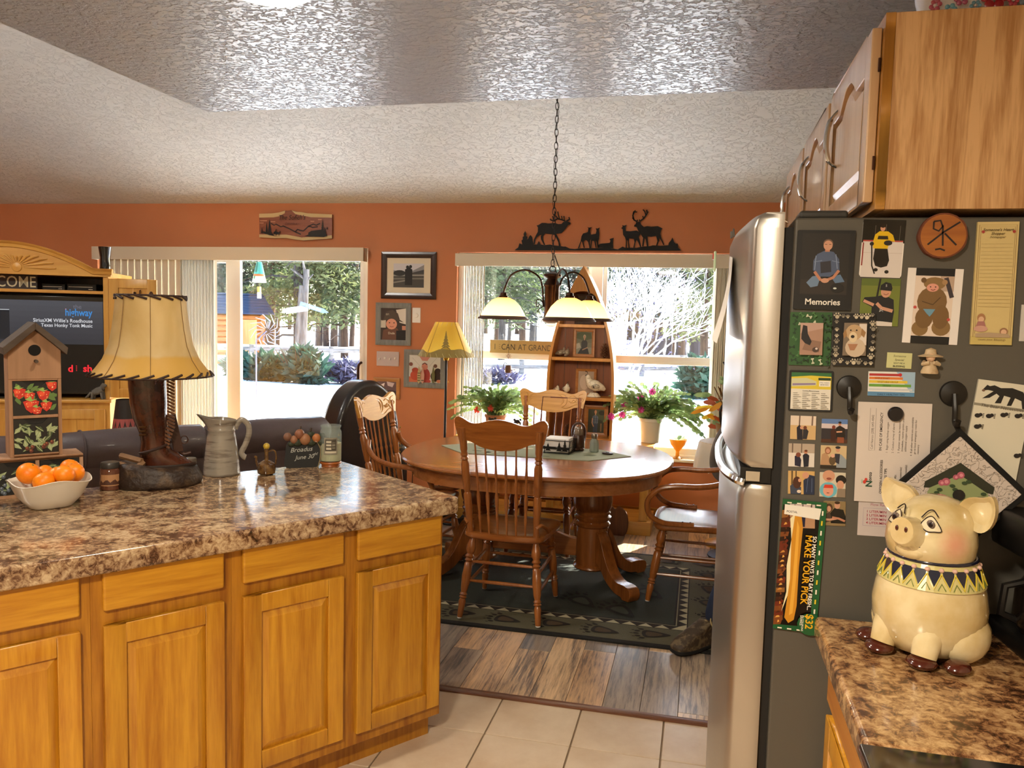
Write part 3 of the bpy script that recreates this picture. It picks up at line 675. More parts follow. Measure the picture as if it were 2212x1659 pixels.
# ------------------------------------------------------------------ slate message board with moulded fruit
def slate():
    c = pen(-.215, .80); t = thing('slate_board', 'small black slate board with moulded fruit along its top', 'chalkboard', c, face(c)+.1, rx=-.08)
    m = MB(); o = smooth([(-.062, 0), (.055, 0), (.07, .03), (.07, .075), (.056, .105), (.0, .118), (-.055, .108), (-.068, .06)], 5, True)
    m.xprism([tuple(p) for p in o], 0, .012, hx('0d0f10')); y = -.0006
    for s, x, z, q in (('Broadus', -.050, .064, .027), ('June 30', -.030, .034, .025), ('th!', .044, .050, .016)): m.text(s, x, z, q, y, hx('b8b8b0'), shear=.35, rot=.06)
    m.build('slate', PRINT, t, bevel=0)
    m = MB(); m.tube([(.062, -.004, .0), (.070, -.004, .03), (.074, -.004, .075), (.058, -.004, .11)], .0022, 6); m.build('cord', mat('jute', hx('8a7a58'), .9), t)
    for x, z, r, cc in ((-.06, .13, .017, '7a5440'), (-.035, .118, .016, '94664a'), (-.012, .14, .02, '85533a'), (.01, .118, .023, '9a6a48'), (.056, .122, .018, 'a8683a')):
        m = MB(); m.ell((x, -.006, z), r, r*.8, r*1.05, 14, 8); m.build('fruit', mat('resin_'+cc, hx(cc), .5), t)
    for x, z, r in ((-.02, .105, .02), (.035, .138, .016), (.08, .13, .018), (.08, .105, .02), (.036, .105, .02), (-.045, .1, .014)):
        m = MB(); m.ell((x, -.004, z), r, r*.5, r*.8, 8, 6); m.build('leaf', mat('resin_leaf', hx('2e3422'), .6), t, flat=True)
    m = MB(); m.tube([(-.01, -.006, .155), (-.006, -.006, .172)], .0025, 6); m.tube([(.03, -.006, .15), (.036, -.006, .165)], .0045, 8); m.build('stem', mat('resin_stem', hx('3a2a1c'), .6), t)
    m = MB(); m.bar((.052, -.012, .108), (.066, -.012, .126), .007, .007); m.build('chalk', CARD, t)
slate()
# ------------------------------------------------------------------ jar candle on a wood coaster
def jar_big():
    c = pen(-.10, .775); tag(MB().lathe([(.036, 0), (.038, .002), (.036, .010), (.044, .012), (.046, .017), (.044, .021), (.001, .021)], 28).build('coaster', wood('coaster_wood', hx('b4682c'), hx('8a4418'), 'x', 20, .4), loc=c), 'round turned wood coaster under the tall jar candle', 'coaster')
    t = thing('jar_candle', 'tall clear jar candle with pale wax on a wood coaster', 'candle', c+Vector((0, 0, .021)), face(c))
    MB().lathe([(.038, 0), (.044, .004), (.046, .02), (.046, .115), (.044, .128), (.039, .137), (.039, .141), (.043, .146), (.043, .152), (.041, .153), (.037, .14), (.042, .127), (.044, .11), (.044, .006), (.001, .004)], 32).build('jar', GLASSJAR, t, ang=60)
    MB().lathe([(.0435, .005), (.0435, .078), (.001, .08)], 28).build('wax', mat('ivory_wax', hx('cdb98e'), .5, sss=.3), t)
    MB().tube([(0, 0, .078), (.001, 0, .088)], .0012, 6).build('wick', BLACK, t)
    m = MB(); c1, c2, c3 = hx('8a8474'), hx('4c463a'), hx('c4bca6')
    for z0, z1, a0, a1, cc, r in ((.035, .105, -.62, .62, c1, .0466), (.05, .098, -.5, .5, c2, .0469), (.055, .092, -.4, .05, c3, .0472), (.04, .048, -.5, .5, c3, .0472), (.06, .085, .12, .4, c1, .0472), (.064, .07, -.45, .45, c2, .0474), (.078, .083, -.45, .45, c2, .0474)):
        for i in range(6):
            b0, b1 = a0+(a1-a0)*i/6, a0+(a1-a0)*(i+1)/6
            m.add([(r*math.sin(a), -r*math.cos(a), z) for a, z in ((b0, z0), (b1, z0), (b1, z1), (b0, z1))], [(0, 1, 2, 3)], cc)
    m.build('label', PRINT, t)
jar_big()
# ------------------------------------------------------------------ rug
def rug():
    x0, x1, y0, y1 = -2.07, .235, 3.765, 5.30
    t = thing('rug', 'dark green lodge rug with bear paw border under the dining table', 'rug', (x0, y0, 0)); w, h = x1-x0, y1-y0
    RUGM = paint('rug_pile', .95, bump=(260, .6, .004))
    m = MB(); m.box(0, w, 0, h, 0, .010, hx('16130f')); m.build('backing', RUGM, t, bevel=.004)
    m = MB(); z = [.0102]
    def rect(a, b, c, d, col): z[0] += .00012; m.add([(a, c, z[0]), (b, c, z[0]), (b, d, z[0]), (a, d, z[0])], [(0, 1, 2, 3)], hx(col))
    def poly(p, col): m.add([(q[0], q[1], z[0]) for q in p], [tuple(range(len(p)))], hx(col))
    rect(.035, w-.035, .035, h-.035, '5b5640'); B, T = .235, .055
    rect(B, w-B, B, h-B, '2a211a'); rect(B+T, w-B-T, B+T, h-B-T, '8d8466'); rect(B+T+.006, w-B-T-.006, B+T+.006, h-B-T-.006, '1e1a15'); rect(B+T+.016, w-B-T-.016, B+T+.016, h-B-T-.016, '2f332a')
    z[0] += .0002; s = .083
    for i in range(int((w-2*B)/s)):
        a = B+i*s+.01
        poly([(a, B+.006), (a+s*.9, B+.006), (a+s*.45, B+T-.006)], 'b8ae8c'); poly([(a, h-B-.006), (a+s*.45, h-B-T+.006), (a+s*.9, h-B-.006)], 'b8ae8c')
    for i in range(int((h-2*B)/s)):
        a = B+i*s+.01
        poly([(B+.006, a), (B+T-.006, a+s*.45), (B+.006, a+s*.9)], 'b8ae8c'); poly([(w-B-.006, a), (w-B-.006, a+s*.9), (w-B-T+.006, a+s*.45)], 'b8ae8c')
    def paw(x, y, a, k=1.0, c1='221b13', c2='4c3a26'):
        def P(u, v): return (x+k*(u*math.cos(a)-v*math.sin(a)), y+k*(u*math.sin(a)+v*math.cos(a)))
        z[0] += .00006; poly([P(*q) for q in smooth([(-.055, -.02), (.0, -.042), (.05, -.045), (.065, 0), (.05, .045), (0, .042), (-.055, .02), (-.085, 0)], 4, True)], c1)
        z[0] += .00006; poly([P(*q) for q in smooth([(-.035, -.012), (.03, -.03), (.045, 0), (.03, .03), (-.035, .012)], 4, True)], c2)
        for q in range(5):
            b = -.9+.45*q; poly([P(.02+.075*math.cos(b)+ex, .075*math.sin(b)+ey) for ex, ey in circ(0, 0, .016, .010, 10)], c1)
            poly([P(.02+.1*math.cos(b)+ex, .098*math.sin(b)+ey) for ex, ey in circ(0, 0, .009, .004, 8)], c1)
    for i in range(9):
        paw(.16+i*.25, .125+.02*(i % 2), (PI if i % 2 else PI-.3)+.1, .95); paw(.16+i*.25, h-.13, .15*(i % 2), .95)
    for i in range(4): paw(w-.125, .42+i*.25, PI/2+.4*(i % 2), .95); paw(.125, .42+i*.25, -PI/2, .95)
    for x, y in ((1.72, .42), (1.5, .5), (1.85, .75), (.6, .5), (.5, .95), (1.75, 1.1)): paw(x, y, 2.3, 1.3, '1c1b16', '3d4136')
    m.build('pile_pattern', RUGM, t, flat=True)
rug()
# ------------------------------------------------------------------ dining table
TC = Vector((-.92, 4.65, 0)); RX, RY2, TH_ = .80, .73, .755
def dining_table():
    t = thing('dining_table', 'oval oak double pedestal dining table on the rug', 'table', TC+Vector((0, 0, .0118)))
    def oval(rx, ry, n=64, e=2.35): return [(rx*math.copysign(abs(math.cos(a))**(2/e), math.cos(a)), ry*math.copysign(abs(math.sin(a))**(2/e), math.sin(a))) for a in [2*PI*i/n for i in range(n)]]
    H0 = TH_-.0118; m = MB(); n = 64; prof = [(.965, -.030), (.985, -.028), (1.0, -.018), (1.0, -.010), (.99, -.002), (.975, 0)]
    vs = []
    for k_, z in prof: vs += [(x*k_, y*k_, H0+z) for x, y in oval(RX, RY2, n)]
    m.add(vs, [(i*n+q, i*n+(q+1) % n, (i+1)*n+(q+1) % n, (i+1)*n+q) for i in range(len(prof)-1) for q in range(n)]+[tuple(range(n))[::-1], tuple((len(prof)-1)*n+q for q in range(n))])
    m.build('tabletop', TABLEW, t)
    m = MB(); a, b = oval(RX*.92, RY2*.915, n), oval(RX*.895, RY2*.89, n)
    m.add([(x, y, H0-.11) for x, y in a]+[(x, y, H0-.029) for x, y in a]+[(x, y, H0-.029) for x, y in b]+[(x, y, H0-.11) for x, y in b], [(k_*n+q, k_*n+(q+1) % n, ((k_+1) % 4)*n+(q+1) % n, ((k_+1) % 4)*n+q) for k_ in range(4) for q in range(n)])
    m.build('apron', TABLEW, t)
    for s in (-1, 1):
        m = MB(); m.lathe([(.098, .085), (.108, .095), (.105, .105), (.094, .115), (.092, .25), (.094, .335), (.105, .345), (.107, .355), (.093, .37), (.108, .385), (.110, .395), (.096, .405), (.105, .415), (.106, .422), (.1, .43), (.112, .455), (.118, .49), (.110, .54), (.094, .59), (.088, .63), (.105, .65), (.105, H0-.03)], 28)
        col = m.build('pedestal', TABLEZ, t, loc=(s*.345, -.02, 0))
        for d in (-1, 1):
            m = MB(); ang = math.atan2(d*.33, s*.31); o = []
            top = smooth([(.06, .32), (.10, .315), (.135, .27), (.17, .20), (.215, .13), (.28, .085), (.36, .083), (.405, .07), (.415, .035), (.40, .004)], 4); bot = smooth([(.345, .0), (.33, .012), (.27, .02), (.19, .06), (.13, .12), (.08, .14), (.06, .14)], 4)
            q = [(p.x, p.y) for p in top]+[(p.x, p.y) for p in bot]
            m.M = Matrix.Rotation(ang, 4, 'Z'); m.xprism(q, -.036, .036); m.build('foot', TABLEZ, t, bevel=.008, seg=2, loc=(s*.345, -.02, 0))
    m = MB(); m.xprism([(-.26, .15)]+[(x, .285+.03*math.cos(x/.26*PI)) for x in [(-.26+.52*i/14) for i in range(15)]]+[(.26, .15)], -.04, 0); m.build('stretcher', TABLEW, t, bevel=.004)
    for x, y in ((-.3, -.45), (.35, -.5)): MB().cbox((x, y, H0-.12), .04, .03, .02).build('slide_block', DARKWOOD, t)
dining_table()
# ------------------------------------------------------------------ press-back chairs (seat centre at the origin, front towards +y)
LEGP = [(.012, 0), (.0145, .02), (.0165, .12), (.019, .2), (.0145, .235), (.021, .25), (.015, .27), (.021, .285), (.015, .31), (.0195, .36), (.024, .5), (.0205, .66), (.0145, .68), (.0235, .70), (.015, .725), (.0245, .75), (.0165, .78), (.025, .83), (.024, .88), (.0145, .97), (.013, 1)]
POSTP = [(.015, 0), (.0165, .1), (.0195, .25), (.0195, .38), (.0135, .40), (.018, .43), (.021, .55), (.0215, .66), (.0145, .70), (.021, .715), (.0145, .735), (.020, .75), (.015, .775), (.0185, .80), (.0195, 1)]
SPIN = [(.005, 0), (.006, .12), (.0085, .2), (.006, .215), (.0085, .23), (.006, .25), (.0095, .34), (.010, .42), (.006, .47), (.0065, .53), (.009, .56), (.0055, .59), (.0075, .65), (.005, .76), (.0045, 1)]
def make_chair(name, label, arms, SH=.452):
    t = thing(name, label, 'chair', (0, 0, 0), 0, 'press-back oak dining chairs')
    o = smooth([(-.195, -.185), (-.10, -.212), (0, -.218), (.10, -.212), (.195, -.185), (.215, -.1), (.232, .10), (.225, .195), (.15, .222), (0, .226), (-.15, .222), (-.225, .195), (-.232, .10), (-.215, -.1)], 4, True)
    n = len(o); vs = []; rings = [(.93, SH-.036), (.985, SH-.030), (1, SH-.018), (.99, SH-.003), (.96, SH), (.80, SH-.002), (.55, SH-.010), (.25, SH-.012)]
    for k_, z in rings: vs += [(p.x*k_, p.y*k_, z) for p in o]
    MB().add(vs, [(i*n+q, i*n+(q+1) % n, (i+1)*n+(q+1) % n, (i+1)*n+q) for i in range(len(rings)-1) for q in range(n)]+[tuple(range(n))[::-1], tuple((len(rings)-1)*n+q for q in range(n))]).build('seat', CHAIRX, t, ang=50)
    feet = [(-.205, -.235), (.205, -.235), (-.205, .232), (.205, .232)]; tops = [(-.165, -.155), (.165, -.155), (-.172, .165), (.172, .165)]
    for f, p in zip(feet, tops):
        g = MB().turned((f[0], f[1], .013), (p[0], p[1], SH-.03), LEGP, 12).build('leg', CHAIR, t)
        MB().lathe([(.012, .0125), (.013, .0128), (.013, .0175), (.011, .019)], 10, c=(f[0], f[1], 0)).build('glide', mat('nylon_glide', hx('d8d4cc'), .4), g)
    def at(i, z): u = (z-.013)/(SH-.043); return tuple(feet[i][k_]+(tops[i][k_]-feet[i][k_])*u for k_ in (0, 1))+(z,)
    SR = [(.006, 0), (.0085, .2), (.0095, .5), (.0085, .8), (.006, 1)]
    for i, j, zz in ((0, 1, (.20, .295)), (0, 2, (.165, .255)), (1, 3, (.165, .255)), (2, 3, (.235, .31))):
        for z in zz: MB().turned(at(i, z), at(j, z+(.0 if j != 2 and i else 0)), SR, 8).build('stretcher', CHAIR, t)
    CB, CT_ = .915, 1.045                       # crest rail foot and top
    tilt = lambda z: -.185-.115*((z-SH)/.6)**1.1
    for s in (-1, 1): MB().turned((s*.172, -.178, SH-.01), (s*.196, tilt(1.0)+.004, 1.0), POSTP, 12).build('back_post', CHAIR, t)
    for i in range(6):
        x = -.125+.05*i; MB().turned((x*.93, -.182-.018*(1-abs(x)/.13), SH-.008), (x*1.06, tilt(.93)+.002-.012*(1-abs(x)/.13), .935), SPIN, 8).build('spindle', CHAIR, t)
    up = smooth([(-.232, 1.00), (-.236, 1.03), (-.222, 1.052), (-.195, 1.05), (-.15, 1.028), (-.11, 1.026), (-.055, 1.042), (0, 1.05), (.055, 1.042), (.11, 1.026), (.15, 1.028), (.195, 1.05), (.222, 1.052), (.236, 1.03), (.232, 1.00)], 4)
    lo = smooth([(.215, .93), (.19, .935), (.15, .93), (.09, .905), (0, .893), (-.09, .905), (-.15, .93), (-.19, .935), (-.215, .93)], 4)
    q = [(p.x, p.y) for p in up]+[(p.x, p.y) for p in lo]; m = MB(); N_ = len(q)
    cur = lambda x, z: tilt(z)+.028*(x/.23)**2-.012
    m.add([(x, cur(x, z)-.009, z) for x, z in q]+[(x, cur(x, z)+.011, z) for x, z in q], [tuple(range(N_)), tuple(range(N_, 2*N_))[::-1]]+[((i+1) % N_, i, N_+i, N_+(i+1) % N_) for i in range(N_)])
    cr = m.build('crest_rail', CHAIRX, t, ang=40, bevel=0)
    m = MB(); F = lambda x, z: (x, cur(x, z)+.0118, z)      # pressed scrollwork on the front
    for s in (-1, 1):
        for pts in ([(.02, .985), (.04, 1.018), (.075, 1.02), (.098, .99), (.09, .95), (.06, .93)], [(.06, .93), (.1, .925), (.15, .95), (.19, .96)], [(.21, 1.03), (.185, 1.02), (.18, .99), (.2, .975), (.215, .99), (.2, 1.005)],
                    [(.115, 1.005), (.14, 1.015), (.165, 1.0), (.16, .975), (.135, .965), (.11, .975)], [(.125, .96), (.145, .985), (.17, .965), (.19, .945)], [(0, .93), (.02, .92), (.035, .935), (.02, .95), (.0, .945)]):
            m.tube([F(s*p.x, p.y) for p in smooth(pts, 4)], .0026, 5)
    m.tube([F(x, z) for x, z in circ(0, .978, .075, .045, 26)], .0028, 5, closed=True); m.tube([F(x, z) for x, z in circ(0, .978, .066, .038, 26)], .002, 5, closed=True)
    for a in (-.9, -.45, 0, .45, .9): m.tube([F(0, .96), F(.03*math.sin(a), .96+.035*math.cos(a))], .0024, 5)
    m.build('carving', CHAIRX, cr, kind='stuff')
    if arms:
        for s in (-1, 1):
            p = smooth([(s*.185, -.215, .80), (s*.205, -.20, .745), (s*.232, -.13, .695), (s*.255, -.02, .675), (s*.268, .10, .672), (s*.272, .19, .65), (s*.270, .245, .585), (s*.262, .235, .51), (s*.245, .17, .466), (s*.226, .08, SH+.006), (s*.218, -.0, SH+.006)], 5)
            m = MB(); m.tube([tuple(v) for v in p], .0155, 10, flat=1.0); m.build('arm', CHAIR, t)
            m = MB(); m.lathe([(.005, 0), (.004, .004)], 8, c=(s*.219, .02, SH+.02)); m.lathe([(.005, 0), (.004, .004)], 8, c=(s*.223, .06, SH+.02)); m.build('screw_cover', DARKWOOD, t, kind='stuff')
    else:
        for s in (-1, 1):
            m = MB(); m.tube([tuple(v) for v in smooth([(s*.178, -.205, .50), (s*.195, -.19, .515), (s*.212, -.14, .49), (s*.215, -.09, .458)], 5)], .010, 8); m.build('hip_bracket', CHAIR, t)
    return t
ZR_ = .0115
side = make_chair('side_chair', 'armless oak chair seen from behind, closest to the kitchen', False); side.location = (-.93, 4.045, ZR_); side.rotation_euler.z = -.01
armc = make_chair('arm_chair', 'oak armchair at the table end behind the peninsula, carved crest turned to the kitchen', True)
armc.location = (-1.665, 4.56, ZR_); armc.rotation_euler.z = -PI/2-.12
dup(side, (-.985, 5.235, ZR_), PI+.02, 'armless oak chair between the table and the window, carved crest facing the room')
dup(armc, (.015, 4.55, ZR_), PI/2-.03, 'empty oak armchair at the table end beside the refrigerator')
CRESTLIT = wood('oak_crest_lit', hx('cf9a48'), hx('b07a2c'), 'x', 14, .3, .3)  # light falling on these crests, put in as a paler chair oak
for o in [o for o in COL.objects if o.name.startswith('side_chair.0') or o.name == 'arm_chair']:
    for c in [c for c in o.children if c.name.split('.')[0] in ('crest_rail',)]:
        for g in [c]+list(c.children): g.material_slots[0].link = 'OBJECT'; g.material_slots[0].material = CRESTLIT
# ------------------------------------------------------------------ things on the table
TT = TH_+.0002
m = MB(); m.prism([(-.42, -.21), (.33, -.20), (.55, .045), (.35, .22), (-.42, .21), (-.62, .02)], 0, .0035, hx('8c9078'))
for i in range(26):
    a, b = random.uniform(-.4, .36), random.uniform(-.17, .18); m.prism([(a+.035*math.cos(q), b+.02*math.sin(q)) for q in [2*PI*j/7 for j in range(7)]], .0036, .0039, hx(random.choice(['c3bca2', 'a8a48c', '6f755e'])))
tag(m.build('table_runner', paint('runner_cloth', .9, bump=(300, .4, .002)), loc=(TC.x, 4.675, TT)), 'sage green pointed table runner with pale leaf print', 'table runner')
RT = TT+.0042
def bear_shaker():
    p = Vector((-.70, 4.81, RT)); t = thing('bear_caddy', 'carved dark brown bear holding a glass jar on the table', 'figurine', p, face(p)); BEAR = mat('bear_brown', hx('3c2010'), .3, coat=.3, bump=(90, .5, .003))
    m = MB(); m.lathe([(.034, 0), (.04, .01), (.04, .05), (.036, .09), (.03, .1)], 18, sy=.8); m.build('body', BEAR, t)
    m = MB(); m.tube([tuple(v) for v in smooth([(-.036, .01, .06), (-.037, .01, .12), (-.025, .01, .155), (0, .01, .166), (.025, .01, .155), (.037, .01, .12), (.036, .01, .06)])], .008, 8); m.build('branch_handle', BEAR, t)
    m = MB(); m.ell((-.012, -.038, .012), .022, .016, .011); m.ell((.02, -.03, .012), .018, .016, .011); m.build('paws', BEAR, t, kind='stuff')
    MB().lathe([(.026, .095), (.029, .10), (.029, .125), (.024, .135), (.001, .137)], 18).build('glass_jar', mat('smoky_glass', hx('6a5a4a'), .08, coat=1), t); MB().lathe([(.017, .133), (.018, .135), (.018, .147), (.001, .149)], 14).build('lid', CHROME, t)
bear_shaker()
p = Vector((-.60, 4.79, RT)); t = thing('salt_shaker', 'clear glass shaker with metal cap on the table runner', 'shaker', p)
MB().lathe([(.024, 0), (.028, .004), (.028, .055), (.024, .068), (.017, .08), (.017, .086)], 8).build('glass', clear_glass('shaker_glass', hx('c8d4cc'), .3), t, ang=20); MB().lathe([(.018, .084), (.019, .086), (.019, .104), (.016, .112), (.001, .114)], 16).build('cap', mat('shaker_cap', hx('8e8678'), .3, .8), t)
t = thing('lidded_trinket', 'small dark round lid lying on the table runner', 'lid', (-.512, 4.74, RT))
MB().lathe([(.030, 0), (.033, .002), (.033, .008), (.03, .0095), (.001, .0095)], 20, sy=.9).build('lid_disc', mat('dark_lid', hx('2c1a16'), .4), t); MB().lathe([(.012, .009), (.01, .013), (.001, .014)], 12).build('lid_knob', mat('dark_lid', hx('2c1a16'), .4), t)
def napkin_basket():
    p = Vector((-.80, 4.70, RT)); t = thing('napkin_basket', 'black wire basket with pine tree cutouts holding napkins', 'basket', p, -.05); t.scale = (.85, .85, .9)
    m = MB(); 
    for z in (.006, .045, .088): m.tube([(-.095, -.085, z), (.095, -.085, z), (.105, .085, z), (-.105, .085, z)], .0028, 6, closed=True)
    for x, y in ((-.095, -.085), (.095, -.085), (.105, .085), (-.105, .085)): m.tube([(x*.9, y*.9, 0), (x, y, .088)], .0032, 6)
    for i in range(5): m.tube([(.1, -.06+.03*i, .006), (.11, -.06+.03*i, .05), (.105, -.06+.03*i, .088)], .002, 5)
    m.build('wire_frame', MBLACK, t)
    m = MB()
    for x, h in ((-.06, .05), (.02, .062), (.06, .078)):
        for j in range(4): w = .022*(1-j/4.5); m.xprism([(x-w, .02+h*j/4.6), (x+w, .02+h*j/4.6), (x, .02+h*(j+1.7)/4.6)], -.0885-.0002*j, -.0865)
    m.xprism([(-.095, .03), (.095, .03), (.095, .042), (.06, .046), (.01, .04), (-.04, .047), (-.095, .042)], -.0885, -.0866); m.build('tree_cutout', MBLACK, t, kind='stuff', flat=True)
    m = MB()
    m.box(-.085, .085, -.075, .075, .01, .1); m.build('napkins', CARD, t, bevel=.004)
napkin_basket()
p = Vector((-.86, 5.03, TT)); t = thing('wire_easel', 'thin dark wire frame standing on the table before the far chair', 'stand', p, 0)
m = MB(); m.tube([(-.135, 0, .0), (-.115, .02, .30), (.115, .02, .30), (.135, 0, 0)], .0032, 6); m.build('wire_frame', mat('rust_wire', hx('5a2c1a'), .5, .4), t); MB().cbox((-.01, .02, .3), .11, .008, .006).build('grip', mat('grip_brown', hx('5a2010'), .5), t)
m = MB(); m.tube([(-.135, 0, .004), (-.1, -.1, .004), (.1, -.1, .004), (.135, 0, .004)], .0032, 6); m.build('wire_base', mat('rust_wire', hx('5a2c1a'), .5), t)
# ------------------------------------------------------------------ chandelier
def chandelier():
    c = aty(1192, 640, 4.66); c.z = 0; zc = ZL+(ZR-ZL)*(c.x-LEFT)/(RIGHT-LEFT)+SL*(FAR-c.y)
    t = thing('chandelier', 'bronze three-arm chandelier with lit frosted bell shades over the table', 'chandelier', (c.x, c.y, 0)); zt = aty(1190, 588, 4.66).z; zb = aty(1190, 700, 4.66).z
    m = MB(); h = zt-zb
    m.lathe([(r, zb+z*h) for r, z in ((.012, 0), (.03, .02), (.05, .05), (.046, .10), (.044, .3), (.044, .70), (.048, .73), (.052, .75), (.047, .77), (.034, .84), (.03, .87), (.054, .92), (.055, .95), (.04, .98), (.008, 1.0))], 24); m.build('body', BRONZE, t)
    m = MB(); m.tube([(.018*math.cos(a), 0, zt+.018+.018*math.sin(a)) for a in [2*PI*j/16 for j in range(16)]], .003, 6, closed=True); m.build('ring', BRONZE, t)
    z = zt+.035; i = 0; lk = None
    while z < zc-.03:
        if lk is None:
            lk = MB().tube([(.010*math.cos(a), 0, .020*math.sin(a)+.014*math.copysign(1, math.sin(a))*0) for a in [2*PI*j/14 for j in range(14)]], .0022, 5, closed=True).build('chain_link', MBLACK, t); o = lk; o.scale = (1, 1, 1.15)
        else: o = lk.copy(); COL.objects.link(o)
        o.location = (0, 0, z+.018); o.rotation_euler = (0, 0, (i % 2)*PI/2+.35); z += .0375; i += 1
    m = MB(); m.tube([(math.sin(i_*.9)*.010, math.cos(i_*.9)*.010, zt+.05+(zc-zt-.06)*i_/34) for i_ in range(35)], .0016, 5); m.build('cord', MBLACK, t)
    m = MB(); m.tube([tuple(v) for v in smooth([(.01, 0, zt+.10), (.03, -.01, zt+.05), (.05, -.01, zt-.0), (.03, 0, zt-.01), (.015, 0, zt+.02)])], .003, 6); m.build('spare_chain', MBLACK, t)
    MB().lathe([(.001, zc-.045), (.03, zc-.04), (.065, zc-.02), (.07, zc+.02)], 28).build('canopy', mat('canopy_metal', hx('9a948c'), .4, .5), t)
    MB().ell((0, 0, zb-.004), .034, .034, .012).build('base_cap', WHITE, t)
    GLOW = N('lit_frosted_glass'); b = GLOW.b; b.inputs['Base Color'].default_value = hx('fff2d0'); b.inputs['Roughness'].default_value = .3
    tr = GLOW.n('BsdfTranslucent'); tr.inputs[0].default_value = hx('ffe9b8'); ms = GLOW.n('MixShader'); ms.inputs[0].default_value = .6
    tc = GLOW.n('TexCoord'); sp = GLOW.n('SeparateXYZ'); GLOW.l(tc, 'Object', sp, 0); rr = GLOW.ramp([(.0, (1.0, .84, .50, 1)), (.55, (1.0, .78, .36, 1)), (.95, (.60, .34, .05, 1))]); mrr = GLOW.n('MapRange', i_2=.115); GLOW.l(sp, 2, mrr, 0); GLOW.l(mrr, 0, rr, 0)
    GLOW.l(rr, 0, b, 'Emission Color'); b.inputs['Emission Strength'].default_value = .9
    GLOW.l(b, 0, ms, 1); GLOW.l(tr, 0, ms, 2); GLOW.l(ms, 0, GLOW.out, 0); ms.inputs[0].default_value = .25
    for deg, rad in ((183, .285), (287, .29), (36, .295)):
        a = math.radians(deg+13.2); M0 = Matrix.Rotation(a, 4, 'Z'); R = rad; zr = aty(1090, 690, 4.66).z
        m = MB(); m.M = M0; m.tube([tuple(v) for v in smooth([(.048, 0, zb+h*.33), (.058, 0, zb+.72*h), (.085, 0, zb+h*.92), (.16, 0, zb+h*1.03), (.24, 0, zb+h*.93), (R-.008, 0, zb+h*.68), (R, 0, zr+.145)], 6)], .0055, 8); ar = m.build('arm', BRONZE, t)
        m = MB(); m.M = M0; m.tube([tuple(v) for v in smooth([(.050, 0, zb+h*.38), (.064, 0, zb+h*.46), (.086, 0, zb+h*.46), (.092, 0, zb+h*.36), (.078, 0, zb+h*.33), (.074, 0, zb+h*.40)], 5)], .003, 6); m.tube([tuple(v) for v in smooth([(.05, 0, zb+h*.34), (.068, 0, zb+h*.30), (.082, 0, zb+h*.24), (.07, 0, zb+h*.22)], 5)], .003, 6); m.build('scroll', BRONZE, ar, kind='stuff')
        P_ = M0 @ Vector((R, 0, zr))
        m = MB(); m.lathe([(.034, .105), (.036, .118), (.028, .125), (.028, .137), (.022, .14), (.02, .155), (.006, .16)], 20); fit = m.build('fitter', BRONZE, t, loc=P_)
        m = MB(); m.lathe([(.118, .012), (.108, .035), (.088, .07), (.06, .098), (.032, .112), (.030, .110), (.058, .095), (.086, .067), (.105, .034), (.115, .012)], 32); sh = m.build('glass_shade', GLOW.m, t, loc=P_, ang=70); sh.scale = (1.14, 1.14, 1.14); 
        m = MB(); m.lathe([(.131, 0), (.134, .003), (.118, .018), (.113, .014), (.128, 0)], 32); m.build('shade_rim', mat('rim_bronze', hx('4e352a'), .4, .5), sh)
        m = MB(); m.ell((0, 0, .055), .028, .028, .035); m.build('bulb', mat('bulb_lit', hx('fff4da'), .3, emit=((1, .85, .6, 1), 12)), sh)
        lamp('bulb_light', 'POINT', P_+Vector((0, 0, .006)), 11, (1, .82, .58), .03, parent=t)
chandelier()
# ------------------------------------------------------------------ low bench under the window
BZ, BX0, BX1, BY0, BY1 = .655, -1.80, -.295, 5.79, 6.185
def bench():
    t = thing('window_bench', 'long pine bench under the dining window carrying plants and shelf', 'bench', (BX0, BY0, 0)); w, d = BX1-BX0, BY1-BY0
    MB().box(0, w, 0, d, BZ-.028, BZ).build('bench_top', PINE, t, bevel=.004)
    for x in (.03, w*.5-.03, w-.09):
        for y in (.02, d-.08): MB().box(x, x+.06, y, y+.06, .10, BZ-.028).build('leg', PINEZ, t, bevel=.003)
    MB().box(0, w, 0, d, 0, .10).build('plinth', PINE, t, bevel=.003)
    MB().box(.02, w-.02, .03, d-.03, .40, .42).build('lower_shelf', PINE, t, bevel=.002); MB().box(.1, w-.1, .018, .036, BZ-.09, BZ-.03).build('apron', PINE, t)
bench()
for i, (x, w, c) in enumerate(((.9, .05, '2c3038'), (.96, .045, '6a3a22'), (1.02, .06, '38302a'), (1.1, .05, '8a6a3a'), (1.17, .05, '24282c'))):
    tag(MB().box(BX0+x, BX0+x+w, BY0+.06, BY0+.26, .4202, .50+.012*(i % 3)).build('shelf_box', mat('box_'+c, hx(c), .5), bevel=.003), ['small black box, leftmost on the low bench shelf', 'small brown box, second on the low bench shelf', 'small dark brown box, middle of the low bench shelf', 'small tan box, fourth on the low bench shelf', 'small near-black box at the right of the low bench shelf'][i], 'box', 'boxes on the low bench shelf')
